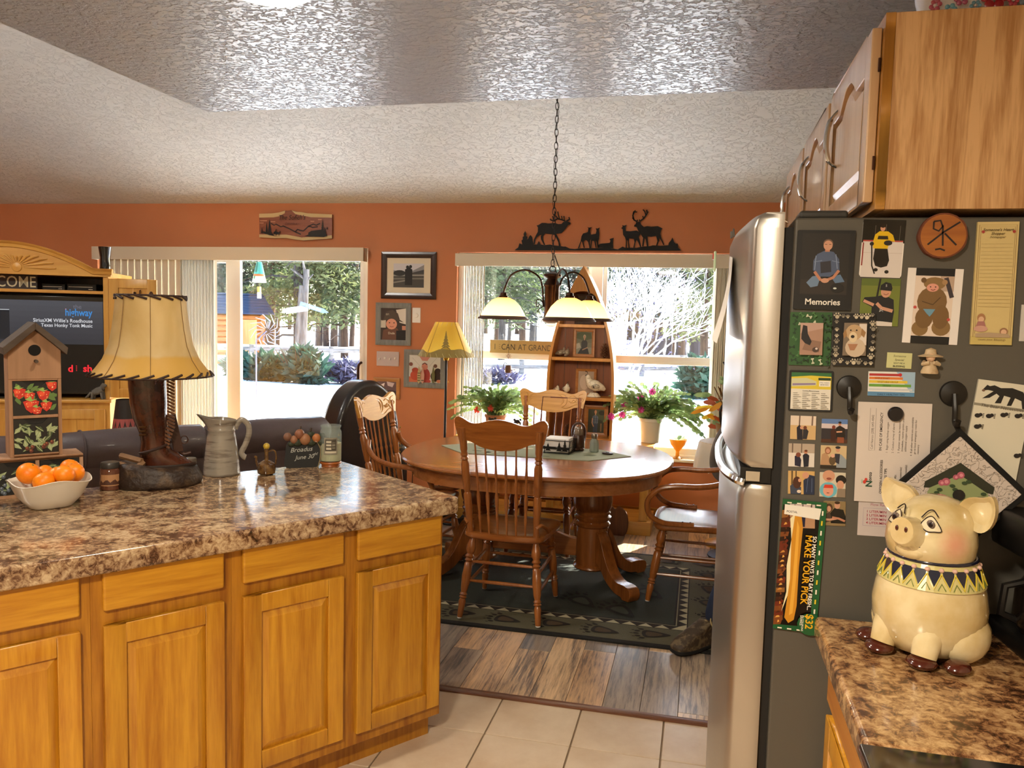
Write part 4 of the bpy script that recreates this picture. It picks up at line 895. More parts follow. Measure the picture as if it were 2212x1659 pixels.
# ------------------------------------------------------------------ boat shaped bookcase
YB = 5.845
def boat():
    cx = aty(1252, 850, YB).x; zt = aty(1255, 574, YB).z; t = thing('boat_shelf', 'upright wooden boat-shaped bookcase in front of the window', 'bookshelf', (cx, YB, BZ), 0)
    D = .20; Z0 = 0; H = zt-BZ
    half = lambda z: .252*(1-max(0, (z/H-.30)/.70)**2.15) if z/H > .3 else .252-.004*(.3-z/H)/.3
    zs = [H*i/40 for i in range(40)]+[H*.99, H]
    for s in (-1, 1):
        vs = []; q = []
        for z in zs: hw = max(half(z), .001); wi = max(hw-.020, .0005); q.append([(s*hw, 0, z), (s*hw, D, z), (s*wi, D, z), (s*wi, 0, z)])
        vs = [p for r in q for p in r]; n = len(q); MB().add(vs, [(i*4+k_, i*4+(k_+1) % 4, (i+1)*4+(k_+1) % 4, (i+1)*4+k_) for i in range(n-1) for k_ in range(4)]+[(0, 1, 2, 3)]).build('hull_side', BOATW, t)
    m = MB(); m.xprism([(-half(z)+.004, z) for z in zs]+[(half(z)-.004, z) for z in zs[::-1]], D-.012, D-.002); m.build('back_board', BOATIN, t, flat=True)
    m = MB()
    for i in range(1, 5): x = -.25+.1*i; m.box(x-.0015, x+.0015, D-.0135, D-.011, 0, H*.86-abs(x)*1.2)
    m.build('board_joint', DARKWOOD, t, kind='stuff')
    za = .80*H; o = [(-half(z), z) for z in [za+(H-za)*i/10 for i in range(11)]]+[(half(z), z) for z in [H-(H-za)*i/10 for i in range(1, 11)]]
    arch = [(.11*math.cos(a), za+.075*math.sin(a)) for a in [PI*j/14 for j in range(15)]]; o2 = o+[(half(za)-.02, za)]+[(x, z) for x, z in arch]+[(-half(za)+.02, za)]
    m = MB(); m.xprism(o2, -.004, .014); m.build('bow_plate', BOATW, t, flat=True)
    m = MB(); m.box(-.23, .23, 0, D-.012, 0, .03); m.build('bottom_board', BOATW, t, bevel=.002)
    for px_, py in ((1255, 773), (1250, 858), (1265, 701)):
        z = aty(px_, py, YB).z-BZ; w = half(z)-.019; m = MB(); m.box(-w, w, .004, D-.013, z-.024, z); m.build('shelf', BOATW, t, bevel=.002)
    return cx
BXC = boat()
def shelf_z(px_, py): return aty(px_, py, YB).z+.0003
S1, S2, S0, SB = shelf_z(1255, 773), shelf_z(1250, 858), shelf_z(1265, 701), BZ+.0303
def quail(p, k, label, rz, base=False, upright=False, white=False):
    t = thing('quail_figurine', label, 'figurine', p, rz, 'quail figurines in the boat shelf')
    C1 = mat('quail_white', hx('e2d6bc'), .22, coat=.5, var=(60, hx('a89878'), .52, .7)) if white else mat('quail_grey', hx('9a8670'), .5, var=(60, hx('5c4a3a'), .45, .65))
    m = MB(); z0 = .0
    if base: MB().lathe([(.03*k*1.1, 0), (.034*k*1.1, .004*k), (.028*k, .018*k), (.018*k, .03*k)], 16, sx=1.3).build('base', C1, t); z0 = .02*k
    p_ = [(-.075, 0, .03), (-.05, 0, .045), (-.015, 0, .055), (.02, 0, .07), (.036, 0, .092), (.042, 0, .112), (.048, 0, .125)] if not upright else [(-.028, 0, .012), (-.014, 0, .03), (0, 0, .05), (.01, 0, .07), (.016, 0, .088), (.02, 0, .1), (.026, 0, .108)]
    r_ = [.008, .024, .038, .036, .021, .018, .010]
    m.tube([tuple(Vector(v)*k+Vector((0, 0, z0))) for v in smooth(p_, 4)], [q*k for q in [r_[min(i//4, 6)]+(r_[min(i//4+1, 6)]-r_[min(i//4, 6)])*(i % 4)/4 for i in range(25)]], 14); m.build('body', C1, t, ang=70)
    hd = Vector(p_[-1])*k+Vector((0, 0, z0))
    m = MB(); m.tube([hd, hd+Vector((.016*k, 0, -.003*k))], [.005*k, .0008], 8); m.build('beak', mat('quail_dark', hx('2a221c'), .4), t)
    m = MB(); m.tube([tuple(hd+Vector(v)*k) for v in ((-.004, 0, .008), (.0, 0, .022), (.012, 0, .026))], [.0018*k, .0022*k, .004*k], 6); m.build('topknot', mat('quail_dark', hx('2a221c'), .4), t)
    for s in (-1, 1): m = MB(); M0 = Vector((-.012, s*.030, .055))*k+Vector((0, 0, z0)); m.ell(tuple(M0), .032*k, .010*k, .017*k, 10, 6); m.build('wing', mat('quail_wing', hx('b4a68e'), .3, var=(80, hx('4c4238'), .5, .6)), t)
    return t
def yb(px_, d=.10): return aty(px_, 800, YB+d).x
quail((yb(1211), YB+.09, S1), .55, 'small grey quail crouching low on the second boat shelf', 0)
quail((yb(1224), YB+.07, S1), .55, 'small grey quail standing upright on the second boat shelf', .5, upright=True)
quail((yb(1204), YB+.09, S2), .55, 'little round white quail chick at the left of the third boat shelf', -.4, base=True, upright=True, white=True)
quail((yb(1226), YB+.08, S2), .68, 'white quail standing tall on a round base on the third boat shelf', -1.0, base=True, upright=True, white=True)
quail((yb(1286), YB+.055, S2), 1.12, 'large white ceramic quail standing before a picture on the third boat shelf', PI, base=True, white=True)
def pine_cone(p, k, label):
    t = thing('pine_cone', label, 'pine cone', p); m = MB(); rn = random.Random(5)
    for i in range(11):
        z = .008+.0095*i; r = .034*math.sin(PI*(.28+.68*i/11))**.8
        for j in range(9):
            a = 2*PI*(j+.5*(i % 2))/9; d = Vector((math.cos(a), math.sin(a), 0)); q = Vector((-math.sin(a), math.cos(a), 0))
            b = d*r*.4+Vector((0, 0, z)); e = d*r*1.08+Vector((0, 0, z+.006)); m.add([b-q*.003, b+q*.003, e+q*.009, e+Vector((0, 0, .004)), e-q*.009], [(0, 1, 2, 3, 4)])
    m.build('scales', mat('cone_scale', hx('8a5a38'), .7, var=(60, hx('c8a88a'), .5, .7)), t, flat=True, kind='stuff'); MB().lathe([(.006, 0), (.016, .01), (.018, .06), (.006, .112)], 10).build('core', mat('cone_core', hx('4a2c1a'), .8), t); t.scale = (k,)*3; return t
pine_cone((yb(1308)-.01, YB+.08, S1), .98, 'brown pine cone at the right end of the second boat shelf')
pine_cone((yb(1253)-.075, YB+.06, SB), .8, 'brown pine cone on the lowest boat shelf beside the photo')
def photo_frame(name, label, p, w, h, border, fmat, items, rz=0, rx=-.06, mount=None, deep=.014, cat='picture frame', group=None, base='8a8070'):
    """origin at the lower middle of the frame, front towards -y"""
    t = thing(name, label, cat, p, rz, group, rx=rx); m = MB(); a, b = w/2, h
    o = [(-a, 0), (a, 0), (a, b), (-a, b)]; i = [(-a+border, border), (a-border, border), (a-border, b-border), (-a+border, b-border)]
    for k_ in range(4):
        k2 = (k_+1) % 4; m = MB(); f = [o[k_], o[k2], i[k2], i[k_]]
        prof = [(0, deep), (0, .002), (.25, 0), (.7, .003), (1, .006), (1, deep)]
        vs = []
        for u, y in prof:
            for A, B in ((o[k_], i[k_]), (o[k2], i[k2])): vs.append((A[0]+(B[0]-A[0])*u, y, A[1]+(B[1]-A[1])*u))
        n = len(prof); m.add(vs, [(2*q, 2*q+1, 2*((q+1) % n)+1, 2*((q+1) % n)) for q in range(n)]+[tuple(range(0, 2*n, 2)), tuple(range(1, 2*n, 2))[::-1]]); m.build('frame_rail', fmat, t)
    iw, ih = w-2*border, h-2*border; m = MB(); m.box(0, iw, .009, .012, 0, ih, hx(base)); its = items
    if mount:
        its = [('r', mount[1], 0, 0, 1, 1)]; q = mount[0]
        for it in items:
            k_ = it[0]; S = lambda x, y: (q+x*(1-2*q), q*1.05+y*(1-2.1*q))
            if k_ == 'r': its.append(('r', it[1])+S(it[2], it[3])+S(it[4], it[5]))
            elif k_ == 'e': its.append(('e', it[1])+S(it[2], it[3])+(it[4]*(1-2*q), it[5]*(1-2*q)))
            elif k_ == 'p': its.append(('p', it[1], [S(*v) for v in it[2]]))
            elif k_ == 's': its.append(('s', it[1], [S(*v) for v in it[2]], it[3]))
    draw(m, its, iw, ih, .009, .00015); pr = m.build('picture', PRINT, t, flat=True, loc=(-iw/2, 0, border)); return t
FRW = wood('frame_pine', hx('b87a3c'), hx('945a28'), 'x', 14, .4)
def person_art(x, top, k, skin, hair, shirt, legs=None, arms=True):
    """a small printed figure: head at (x, top), k = head radius"""
    r = [('p', shirt, [(x-2.1*k, top-6.5*k), (x-2.4*k, top-3*k), (x-1.6*k, top-1.9*k), (x-.5*k, top-1.4*k), (x+.5*k, top-1.4*k), (x+1.6*k, top-1.9*k), (x+2.4*k, top-3*k), (x+2.1*k, top-6.5*k)]), ('r', skin, x-.4*k, top-1.7*k, x+.4*k, top-.6*k), ('e', hair, x, top+.22*k, 1.02*k, 1.1*k), ('e', skin, x, top-.08*k, .82*k, 1.0*k)]
    if legs: r = [('p', legs, [(x-2*k, top-6.4*k), (x+2*k, top-6.4*k), (x+1.7*k, top-12*k), (x+.3*k, top-12*k), (x, top-8*k), (x-.3*k, top-12*k), (x-1.7*k, top-12*k)])]+r
    return r
photo_frame('framed_photo', 'oak framed portrait on the second boat shelf', (yb(1259, .12), YB+.125, S1), .165, .215, .024, FRW, [('r', '6d6a52', 0, .5, 1, 1), ('r', '8a8874', 0, 0, 1, .3), ('p', '4e5a3a', [(0, .9), (.3, 1), (.9, .95), (1, .7), (.5, .6), (0, .7)]), ('p', 'b0a894', [(0, .2), (.3, .3), (.2, .5), (0, .45)])]+person_art(.52, .76, .085, 'b58a6c', 'c8b89a', '2c2a28')+[('p', '1c1a1a', [(.1, 0), (.3, .25), (.75, .25), (.85, 0)]), ('s', 'b58a6c', [(.4, .18), (.6, .25), (.75, .3)], .06)], base='77755f')
photo_frame('framed_photo', 'oak frame with a pale blank picture behind the large white quail', (yb(1266, .13), YB+.13, S2), .158, .205, .02, FRW, [('r', 'a89078', 0, 0, 1, 1), ('e', 'c0a890', .4, .5, .3, .35), ('e', 'd8b070', .7, .72, .07, .05)], base='a08a74')
photo_frame('framed_photo', 'oak framed photo of a man in a checked shirt on the lowest boat shelf', (yb(1294, .10)-.012, YB+.10, SB), .18, .235, .03, FRW, [('r', '3a3a24', 0, 0, 1, 1), ('p', '4e5430', [(.5, .6), (1, .5), (1, 1), (.4, 1)]), ('r', '8a6a40', .78, .05, .86, .4), ('e', '2c2a18', .85, .85, .2, .1)]+person_art(.46, .87, .075, 'c08a62', 'b48058', '56606a', '3a4656')+[('s', '8a94a0', [(.3, .7), (.3, .42)], .02), ('s', '8a94a0', [(.45, .72), (.45, .42)], .02), ('s', '8a94a0', [(.6, .7), (.6, .42)], .02), ('s', '242a34', [(.28, .6), (.64, .6)], .018), ('s', '242a34', [(.28, .5), (.64, .5)], .018), ('s', 'c08a62', [(.28, .62), (.25, .42), (.36, .25)], .06)], base='3a3a24')
photo_frame('framed_photo', 'dark brown framed picture leaning in the top of the boat shelf', (yb(1262, .12), YB+.12, S0), .17, .23, .02, DARKWOOD, [('r', '3a2c1c', 0, 0, 1, 1), ('e', '8a7458', .6, .45, .18, .2), ('s', 'c8b898', [(.65, .9), (.6, .7), (.7, .55)], .05), ('e', '1c140e', .35, .6, .2, .3)], base='2c2016')
t = thing('owl_figurine', 'small brown owl figurine on the topmost boat shelf', 'figurine', (yb(1296)-.012, YB+.06, S0)); OWL = mat('owl_brown', hx('5a3422'), .6, bump=(80, .5, .004))
MB().lathe([(.018, 0), (.026, .01), (.028, .035), (.022, .055), (.021, .062), (.023, .075), (.015, .086), (.001, .089)], 16).build('body', OWL, t)
for s in (-1, 1): MB().ell((s*.008, -.02, .072), .006, .004, .006).build('eye', mat('owl_eye', hx('d8c49a'), .4), t); MB().lathe([(.006, .082), (.001, .098)], 6, c=(s*.013, 0, 0)).build('ear_tuft', OWL, t)
# ------------------------------------------------------------------ plants
LEAF = N('cactus_leaf'); mp = LEAF.coords((14,)*3); nz = LEAF.n('TexNoise', i_Scale=1.0, i_Detail=3.0); LEAF.l(mp, 0, nz, 'Vector'); r = LEAF.ramp([(.3, hx('587648')), (.7, hx('a8c080'))]); LEAF.l(nz, 0, r, 0); LEAF.l(r, 0, LEAF.b, 'Base Color'); LEAF.b.inputs['Roughness'].default_value = .4
tr = LEAF.n('BsdfTranslucent'); LEAF.l(r, 0, tr, 0); ms = LEAF.n('MixShader'); ms.inputs[0].default_value = .45; LEAF.l(LEAF.b, 0, ms, 1); LEAF.l(tr, 0, ms, 2); LEAF.l(ms, 0, LEAF.out, 0); LEAFM = LEAF.m
def transl(name, c, f=.5):
    k = N(name); k.b.inputs['Base Color'].default_value = c; tr = k.n('BsdfTranslucent'); tr.inputs[0].default_value = c; ms = k.n('MixShader'); ms.inputs[0].default_value = f; k.l(k.b, 0, ms, 1); k.l(tr, 0, ms, 2); k.l(ms, 0, k.out, 0); return k.m
PINKM = transl('pink_petal', hx('d84aa0')); REDM = transl('red_petal', hx('e0503c')); ORGL = transl('orange_leaf', hx('d8962a'), .6); YELL = transl('yellow_leaf', hx('e8c838'), .6); RUSTL = transl('rust_leaf', hx('a8502a'), .5)
def leaflet(m, p, d, up, L, w):
    d = d.normalized(); s = d.cross(up)
    if s.length < .05: s = d.orthogonal()
    s.normalize(); q = [p, p+d*L*.2+s*w*.45, p+d*L*.45+s*w*.5, p+d*L*.8+s*w*.42, p+d*L, p+d*L*.8-s*w*.42, p+d*L*.45-s*w*.5, p+d*L*.2-s*w*.45]; m.add(q, [tuple(range(8))])
def xmas_cactus(name, label, p, potm, pr, ph, stems, reach, flowers, fm, seed, rise=.10):
    t = thing(name, label, 'plant', p); rn = random.Random(seed)
    m = MB(); m.lathe([(pr*.72, 0), (pr*.76, .004), (pr*.94, ph*.86), (pr*1.02, ph*.87), (pr*1.02, ph), (pr*.93, ph), (pr*.90, ph*.9), (.001, ph*.9)], 28); m.build('pot', potm, t)
    m = MB(); tips = []
    for i in range(stems):
        a = rn.uniform(0, 2*PI); R = reach*rn.uniform(.35, 1.0); up0 = rise*rn.uniform(.3, 1.6); q = Vector((rn.uniform(-.5, .5)*pr, rn.uniform(-.5, .5)*pr, ph*.92)); d = Vector((math.cos(a)*R*.5, math.sin(a)*R*.42, up0)).normalized(); k_ = 0
        n = int(6+R*28); 
        for j in range(n):
            L = rn.uniform(.026, .04); leaflet(m, q, d, Vector((rn.uniform(-.5, .5), rn.uniform(-1, 0), rn.uniform(.2, 1))), L*1.15, .027*rn.uniform(.8, 1.3)); q = q+d*L
            d = (d+Vector((math.cos(a)*.10+rn.uniform(-.12, .12), math.sin(a)*.06+rn.uniform(-.1, .1), -.17*(.3+R*2.4)))).normalized()
            if q.z < .012: q.z = .012; d.z = abs(d.z)*.1
            if q.z > p[2]*0+.0 and abs(q.y) > .15: break
        tips.append((q.copy(), d.copy()))
    m.build('foliage', LEAFM, t, flat=True, kind='stuff')
    for i, off in enumerate(flowers):
        c = Vector(off); m = MB()
        for j in range(9):
            a = 2*PI*j/9; dd = Vector((math.cos(a), -.4+.5*rn.random(), math.sin(a))); leaflet(m, c+Vector((0, (j % 2)*.012, 0)), dd, Vector((rn.random(), -1, 0)), .030, .013)
        m.tube([c, c+Vector((0, .015, .03))], [.006, .003], 6); m.build('flower', fm, t, flat=True)
    return t
PB = aty(1404, 952, 6.02); pb = Vector((PB.x, 6.02, BZ+.0003))
fl_ = [Vector((aty(x, y, 5.93).x, 5.93, aty(x, y, 5.93).z))-pb for x, y in ((1384, 858), (1409, 846), (1349, 876), (1384, 885), (1344, 896))]+[Vector((aty(1320, 900, 5.80).x, 5.80, aty(1320, 900, 5.80).z))-pb]
xmas_cactus('christmas_cactus', 'large Christmas cactus with pink flowers in a white pot beside the boat shelf', pb, mat('white_pot', hx('cfc8b8'), .4), (.088), .185, 230, .32, [tuple(v) for v in fl_], PINKM, 11, .24)
PL_ = aty(1075, 940, 6.02); pl = Vector((PL_.x-.02, 6.02, BZ+.0003))
fr_ = [Vector((aty(x, y, 5.93).x, 5.93, aty(x, y, 5.93).z))-pl for x, y in ((1030, 886), (1060, 882))]
xmas_cactus('christmas_cactus', 'bushy dark green Christmas cactus left of the boat shelf with few red flowers', pl, mat('terracotta_pot', hx('8a5a3c'), .7), .085, .15, 170, .27, [tuple(v) for v in fr_], REDM, 23, .22)
def croton():
    p = aty(1555, 985, 5.72); p = Vector((p.x+.05, 5.72, .735)); t = thing('croton_plant', 'leafy plant with yellow and orange leaves beside the refrigerator', 'plant', p); rn = random.Random(4)
    MB().lathe([(.07, 0), (.09, .12), (.095, .13), (.085, .13), (.001, .115)], 24).build('pot', mat('rattan_pot', hx('8a6a40'), .7), t)
    for cc, m_, n in (('y', YELL, 14), ('o', ORGL, 13), ('r', RUSTL, 16), ('g', LEAFM, 8)):
        for i in range(n):
            m = MB(); a = rn.uniform(0, 2*PI); h = rn.uniform(.12, .42) if cc != 'r' else rn.uniform(.1, .3); R = rn.uniform(.03, .17); q = Vector((math.cos(a)*R, math.sin(a)*R*.8, h)); d = Vector((math.cos(a), math.sin(a)*.7, rn.uniform(-.7, .5)))
            leaflet(m, q, d, Vector((rn.uniform(-.6, .6), -1, rn.random())), rn.uniform(.08, .14), rn.uniform(.03, .045)); m.build('leaf', m_, t, flat=True)
    m = MB()
    for i in range(8): a = i*.8; m.tube([(0, 0, .11), (math.cos(a)*.04, math.sin(a)*.03, .25), (math.cos(a)*.11, math.sin(a)*.08, .38)], .004, 5)
    m.build('stem', mat('plant_stem', hx('6a4a2a'), .7), t, kind='stuff')
    return p
CP = croton()
t = thing('lace_table', 'small round table under a white lace cloth beside the refrigerator', 'side table', (CP.x, CP.y, 0))
m = MB(); m.lathe([(.19, .715), (.192, .735)], 28); m.build('tabletop', PINE, t); m = MB(); m.lathe([(.13, 0), (.13, .02), (.03, .05), (.022, .4), (.03, .715)], 16); m.build('pedestal', PINEZ, t)
m = MB(); n = 60; vs = []
for k_, z in ((0, .7362), (.19, .7362), (.2, .72), (.212, .62), (.222, .545)):
    for q in range(n): a = 2*PI*q/n; w = 1+(.05*math.sin(9*a) if z < .7 else 0); vs.append((max(k_, .001)*w*math.cos(a), max(k_, .001)*w*math.sin(a), z-(.012*(q % 3 == 0) if z < .56 else 0)))
m.add(vs, [(i*n+q, i*n+(q+1) % n, (i+1)*n+(q+1) % n, (i+1)*n+q) for i in range(4) for q in range(n)]); tag(m.build('lace_cloth', transl('lace', hx('e8e2d4'), .35), loc=(CP.x, CP.y, 0)), 'white scallop-edged lace cloth hanging over the small round table', 'tablecloth'); CLOTH = True
def shoulder_bag():
    p = aty(1552, 975, 5.36); t = thing('shoulder_bag', 'dark grey cloth bag with a black strap hanging by the refrigerator', 'bag', (p.x+.05, 5.36, p.z-.02), .2)
    m = MB(); o = smooth([(-.03, .19), (-.075, .10), (-.10, 0), (-.095, -.1), (-.05, -.17), (.02, -.19), (.1, -.17), (.14, -.05), (.13, .1), (.08, .19), (.02, .21)], 5, True); m.xprism([(v.x, v.y) for v in o], -.03, .04); m.build('bag_body', mat('grey_canvas', hx('5a524c'), .85, bump=(200, .4, .003)), t, bevel=.018, seg=3)
    m = MB(); m.tube([tuple(v) for v in smooth([(.03, -.04, -.15), (-.04, -.042, -.08), (-.06, -.042, .0), (-.02, -.042, .03), (.02, -.042, -.03), (.05, -.04, -.14)])], .006, 6); m.tube([tuple(v) for v in smooth([(-.04, -.03, .18), (-.055, -.02, .3), (.02, 0, .36), (.08, .0, .22)])], .009, 6); m.build('strap', BLACK, t, kind='stuff')
    return p
bgp = shoulder_bag()
t = thing('coat_stand', 'dark metal coat stand holding the grey bag beside the refrigerator', 'coat stand', (bgp.x+.12, 5.44, 0)); m = MB(); m.lathe([(.16, 0), (.16, .012), (.03, .03), (.014, .05), (.012, 1.35), (.02, 1.37), (.001, 1.40)], 20); m.build('post', MBLACK, t)
for k_ in range(3): m = MB(); a = 2.6+2.1*k_; m.tube([tuple(v) for v in smooth([(0, 0, 1.3), (math.cos(a)*.07, math.sin(a)*.07, 1.24), (math.cos(a)*.13, math.sin(a)*.13, 1.30)])], .006, 6); m.build('hook', MBLACK, t)
gp = aty(1463, 992, 6.26); t = thing('goblet_planter', 'small amber goblet planter glowing on the sunlit window sill', 'planter', (gp.x, 6.27, WS+.0223))
GOLDM = transl('amber_basket', hx('c89030'), .5); MB().lathe([(.035, 0), (.036, .006), (.016, .02), (.014, .06), (.03, .08), (.055, .11), (.07, .15), (.072, .155), (.066, .15), (.001, .13)], 20).build('cup', GOLDM, t)
m = MB(); rn = random.Random(8)
for i in range(14): a = rn.uniform(0, 6.28); leaflet(m, Vector((.02*math.cos(a), .02*math.sin(a), .145)), Vector((math.cos(a), math.sin(a), .6)), Vector((0, 0, 1)), .06, .02)
m.build('leaves', LEAFM, t, flat=True, kind='stuff')
# ------------------------------------------------------------------ window sign and hanging ornament
SZ = RZ+.03; sx0, sx1 = aty(1058, 752, FAR+.03).x, aty(1184, 752, FAR+.03).x; sx1 += .12
t = thing('window_sign', 'narrow tan wooden sign lettered in black on the window rail', 'sign', (sx0, yw-.055, aty(1100, 763, FAR+.03).z)); sh_ = aty(1100, 737, FAR+.03).z-aty(1100, 765, FAR+.03).z; m = MB(); m.box(0, sx1-sx0, 0, .016, 0, sh_, hx('a98e58')); m.build('board', PRINT, t); m = MB()
for s, x, k_ in (('I', .035, .62), ('CAN', .095, .62), ('AT', .235, .62), ("GRANDMA'S", .32, .62)): m.text(s, x, sh_*.26, sh_*k_*1.05, -.0006, hx('4c4638' if s != 'CAN' else '28241e'), sx=.8)
for x in (.075, .21):
    for z in (.36, .5, .64): m.stroke([(x, sh_*z), (x+.012, sh_*z)], .002, -.0006, hx('3a3428'))
m.build('lettering', PRINT, t, flat=True, kind='stuff')
t = thing('watering_can_chime', 'little copper watering can ornament hanging in the window', 'ornament', (aty(1098, 790, 6.2).x, 6.2, aty(1098, 800, 6.2).z)); COPPER = mat('copper_tin', hx('5a4030'), .5, .5)
MB().lathe([(.024, -.02), (.028, .0), (.022, .035), (.018, .04)], 16).build('can', COPPER, t); m = MB(); m.tube([(.02, 0, -.005), (.05, 0, .01)], [.004, .003], 6); m.lathe([(.004, 0), (.012, .008)], 10, c=(.052, 0, .004)); m.build('spout', COPPER, t)
m = MB(); m.tube([tuple(v) for v in smooth([(-.02, 0, .0), (-.04, 0, .02), (-.03, 0, .06), (-.01, 0, .05)])], .003, 6); m.build('handle', COPPER, t); m = MB()
for j in range(9): a = 2*PI*j/9; m.xprism([(.03*math.cos(a), .115+.03*math.sin(a)), (.008*math.cos(a+.4), .115+.008*math.sin(a+.4)), (.008*math.cos(a-.4), .115+.008*math.sin(a-.4))], -.002, .002)
m.build('sun_disc', mat('pink_tin', hx('a07868'), .5), t, flat=True); m = MB(); m.tube([(0, 0, .03), (0, 0, WT-.12-t.location.z)], .0012, 5); m.tube([(0, 0, -.02), (0, 0, -.10)], .0012, 5); m.build('cord', MBLACK, t, kind='stuff')
# ------------------------------------------------------------------ floor lamp with pine tree shade
def floor_lamp():
    y = 5.90; a = aty(964, 770, y); zb = a.z; zt = aty(967, 696, y).z; t = thing('floor_lamp', 'floor lamp with black pole and pine tree paper shade by the window', 'lamp', (a.x, y, 0))
    MB().lathe([(.13, 0), (.13, .015), (.05, .03), (.014, .05), (.010, .06), (.010, zb+.02)], 20).build('pole', BLACK, t); rb, rt = (aty(1028, 766, y).x-aty(912, 768, y).x)/2, (aty(990, 697, y).x-aty(944, 695, y).x)/2; h = zt-zb
    SH = transl('paper_shade', hx('e6c450'), .6); m = MB(); m.lathe([(rb, 0), (rt, h)], 40); m.f = [f for f in m.f if len(f) == 4]; sh = m.build('lamp_shade', SH, t, loc=(0, 0, zb))
    m = MB(); q = lambda an, u, e=.0015: ((rb+(rt-rb)*u+e)*math.sin(an), -(rb+(rt-rb)*u+e)*math.cos(an), h*u); K1 = []
    for i in range(40): a0, a1 = 2*PI*i/40, 2*PI*(i+1)/40; f = lambda b: .20+.05*math.sin(3*b)+.03*math.sin(7*b+1); m.add([q(a0, 0), q(a1, 0), q(a1, f(a1)), q(a0, f(a0))], [(0, 1, 2, 3)])
    for an in (.28, 2.3, 4.4):
        for j in range(6): w = .22*(1-j/6.3); u = .22+.085*j; m.add([q(an-w, u), q(an+w, u), q(an+w*.25, u+.11, .0017), q(an-w*.25, u+.11, .0017)], [(0, 1, 2, 3)])
    m.build('tree_silhouette', mat('shade_sepia', hx('8c7a44'), .8), sh, flat=True, kind='stuff')
    m = MB()
    for an in (-.45, 1.1, 2.6, 4.1): m.tube([q(an, 0), q(an, 1)], .003, 5)
    m.build('shade_rib', mat('shade_rib', hx('b8923a'), .7), sh, kind='stuff'); m = MB()
    for i in range(26): an = 2*PI*i/26; m.tube([q(an, 0), q(an-.08, .11)], .0016, 4)
    for i in range(16): an = 2*PI*i/16; m.tube([q(an, 1), q(an-.12, .9)], .0016, 4)
    m.build('lacing', mat('pale_lacing', hx('d8c890'), .7), sh, kind='stuff')
    MB().lathe([(.02, -.03), (.024, -.01), (.014, .02)], 14).build('socket', mat('brass', hx('b8943c'), .25, .9), t, loc=(0, 0, zb)); m = MB(); m.tube([(.025, -.02, zb-.01), (.026, -.02, zb-.19)], .0013, 5); m.ell((.026, -.02, zb-.2), .004, .004, .008, 8, 5); m.build('pull_chain', mat('brass', hx('b8943c'), .25, .9), t)
floor_lamp()
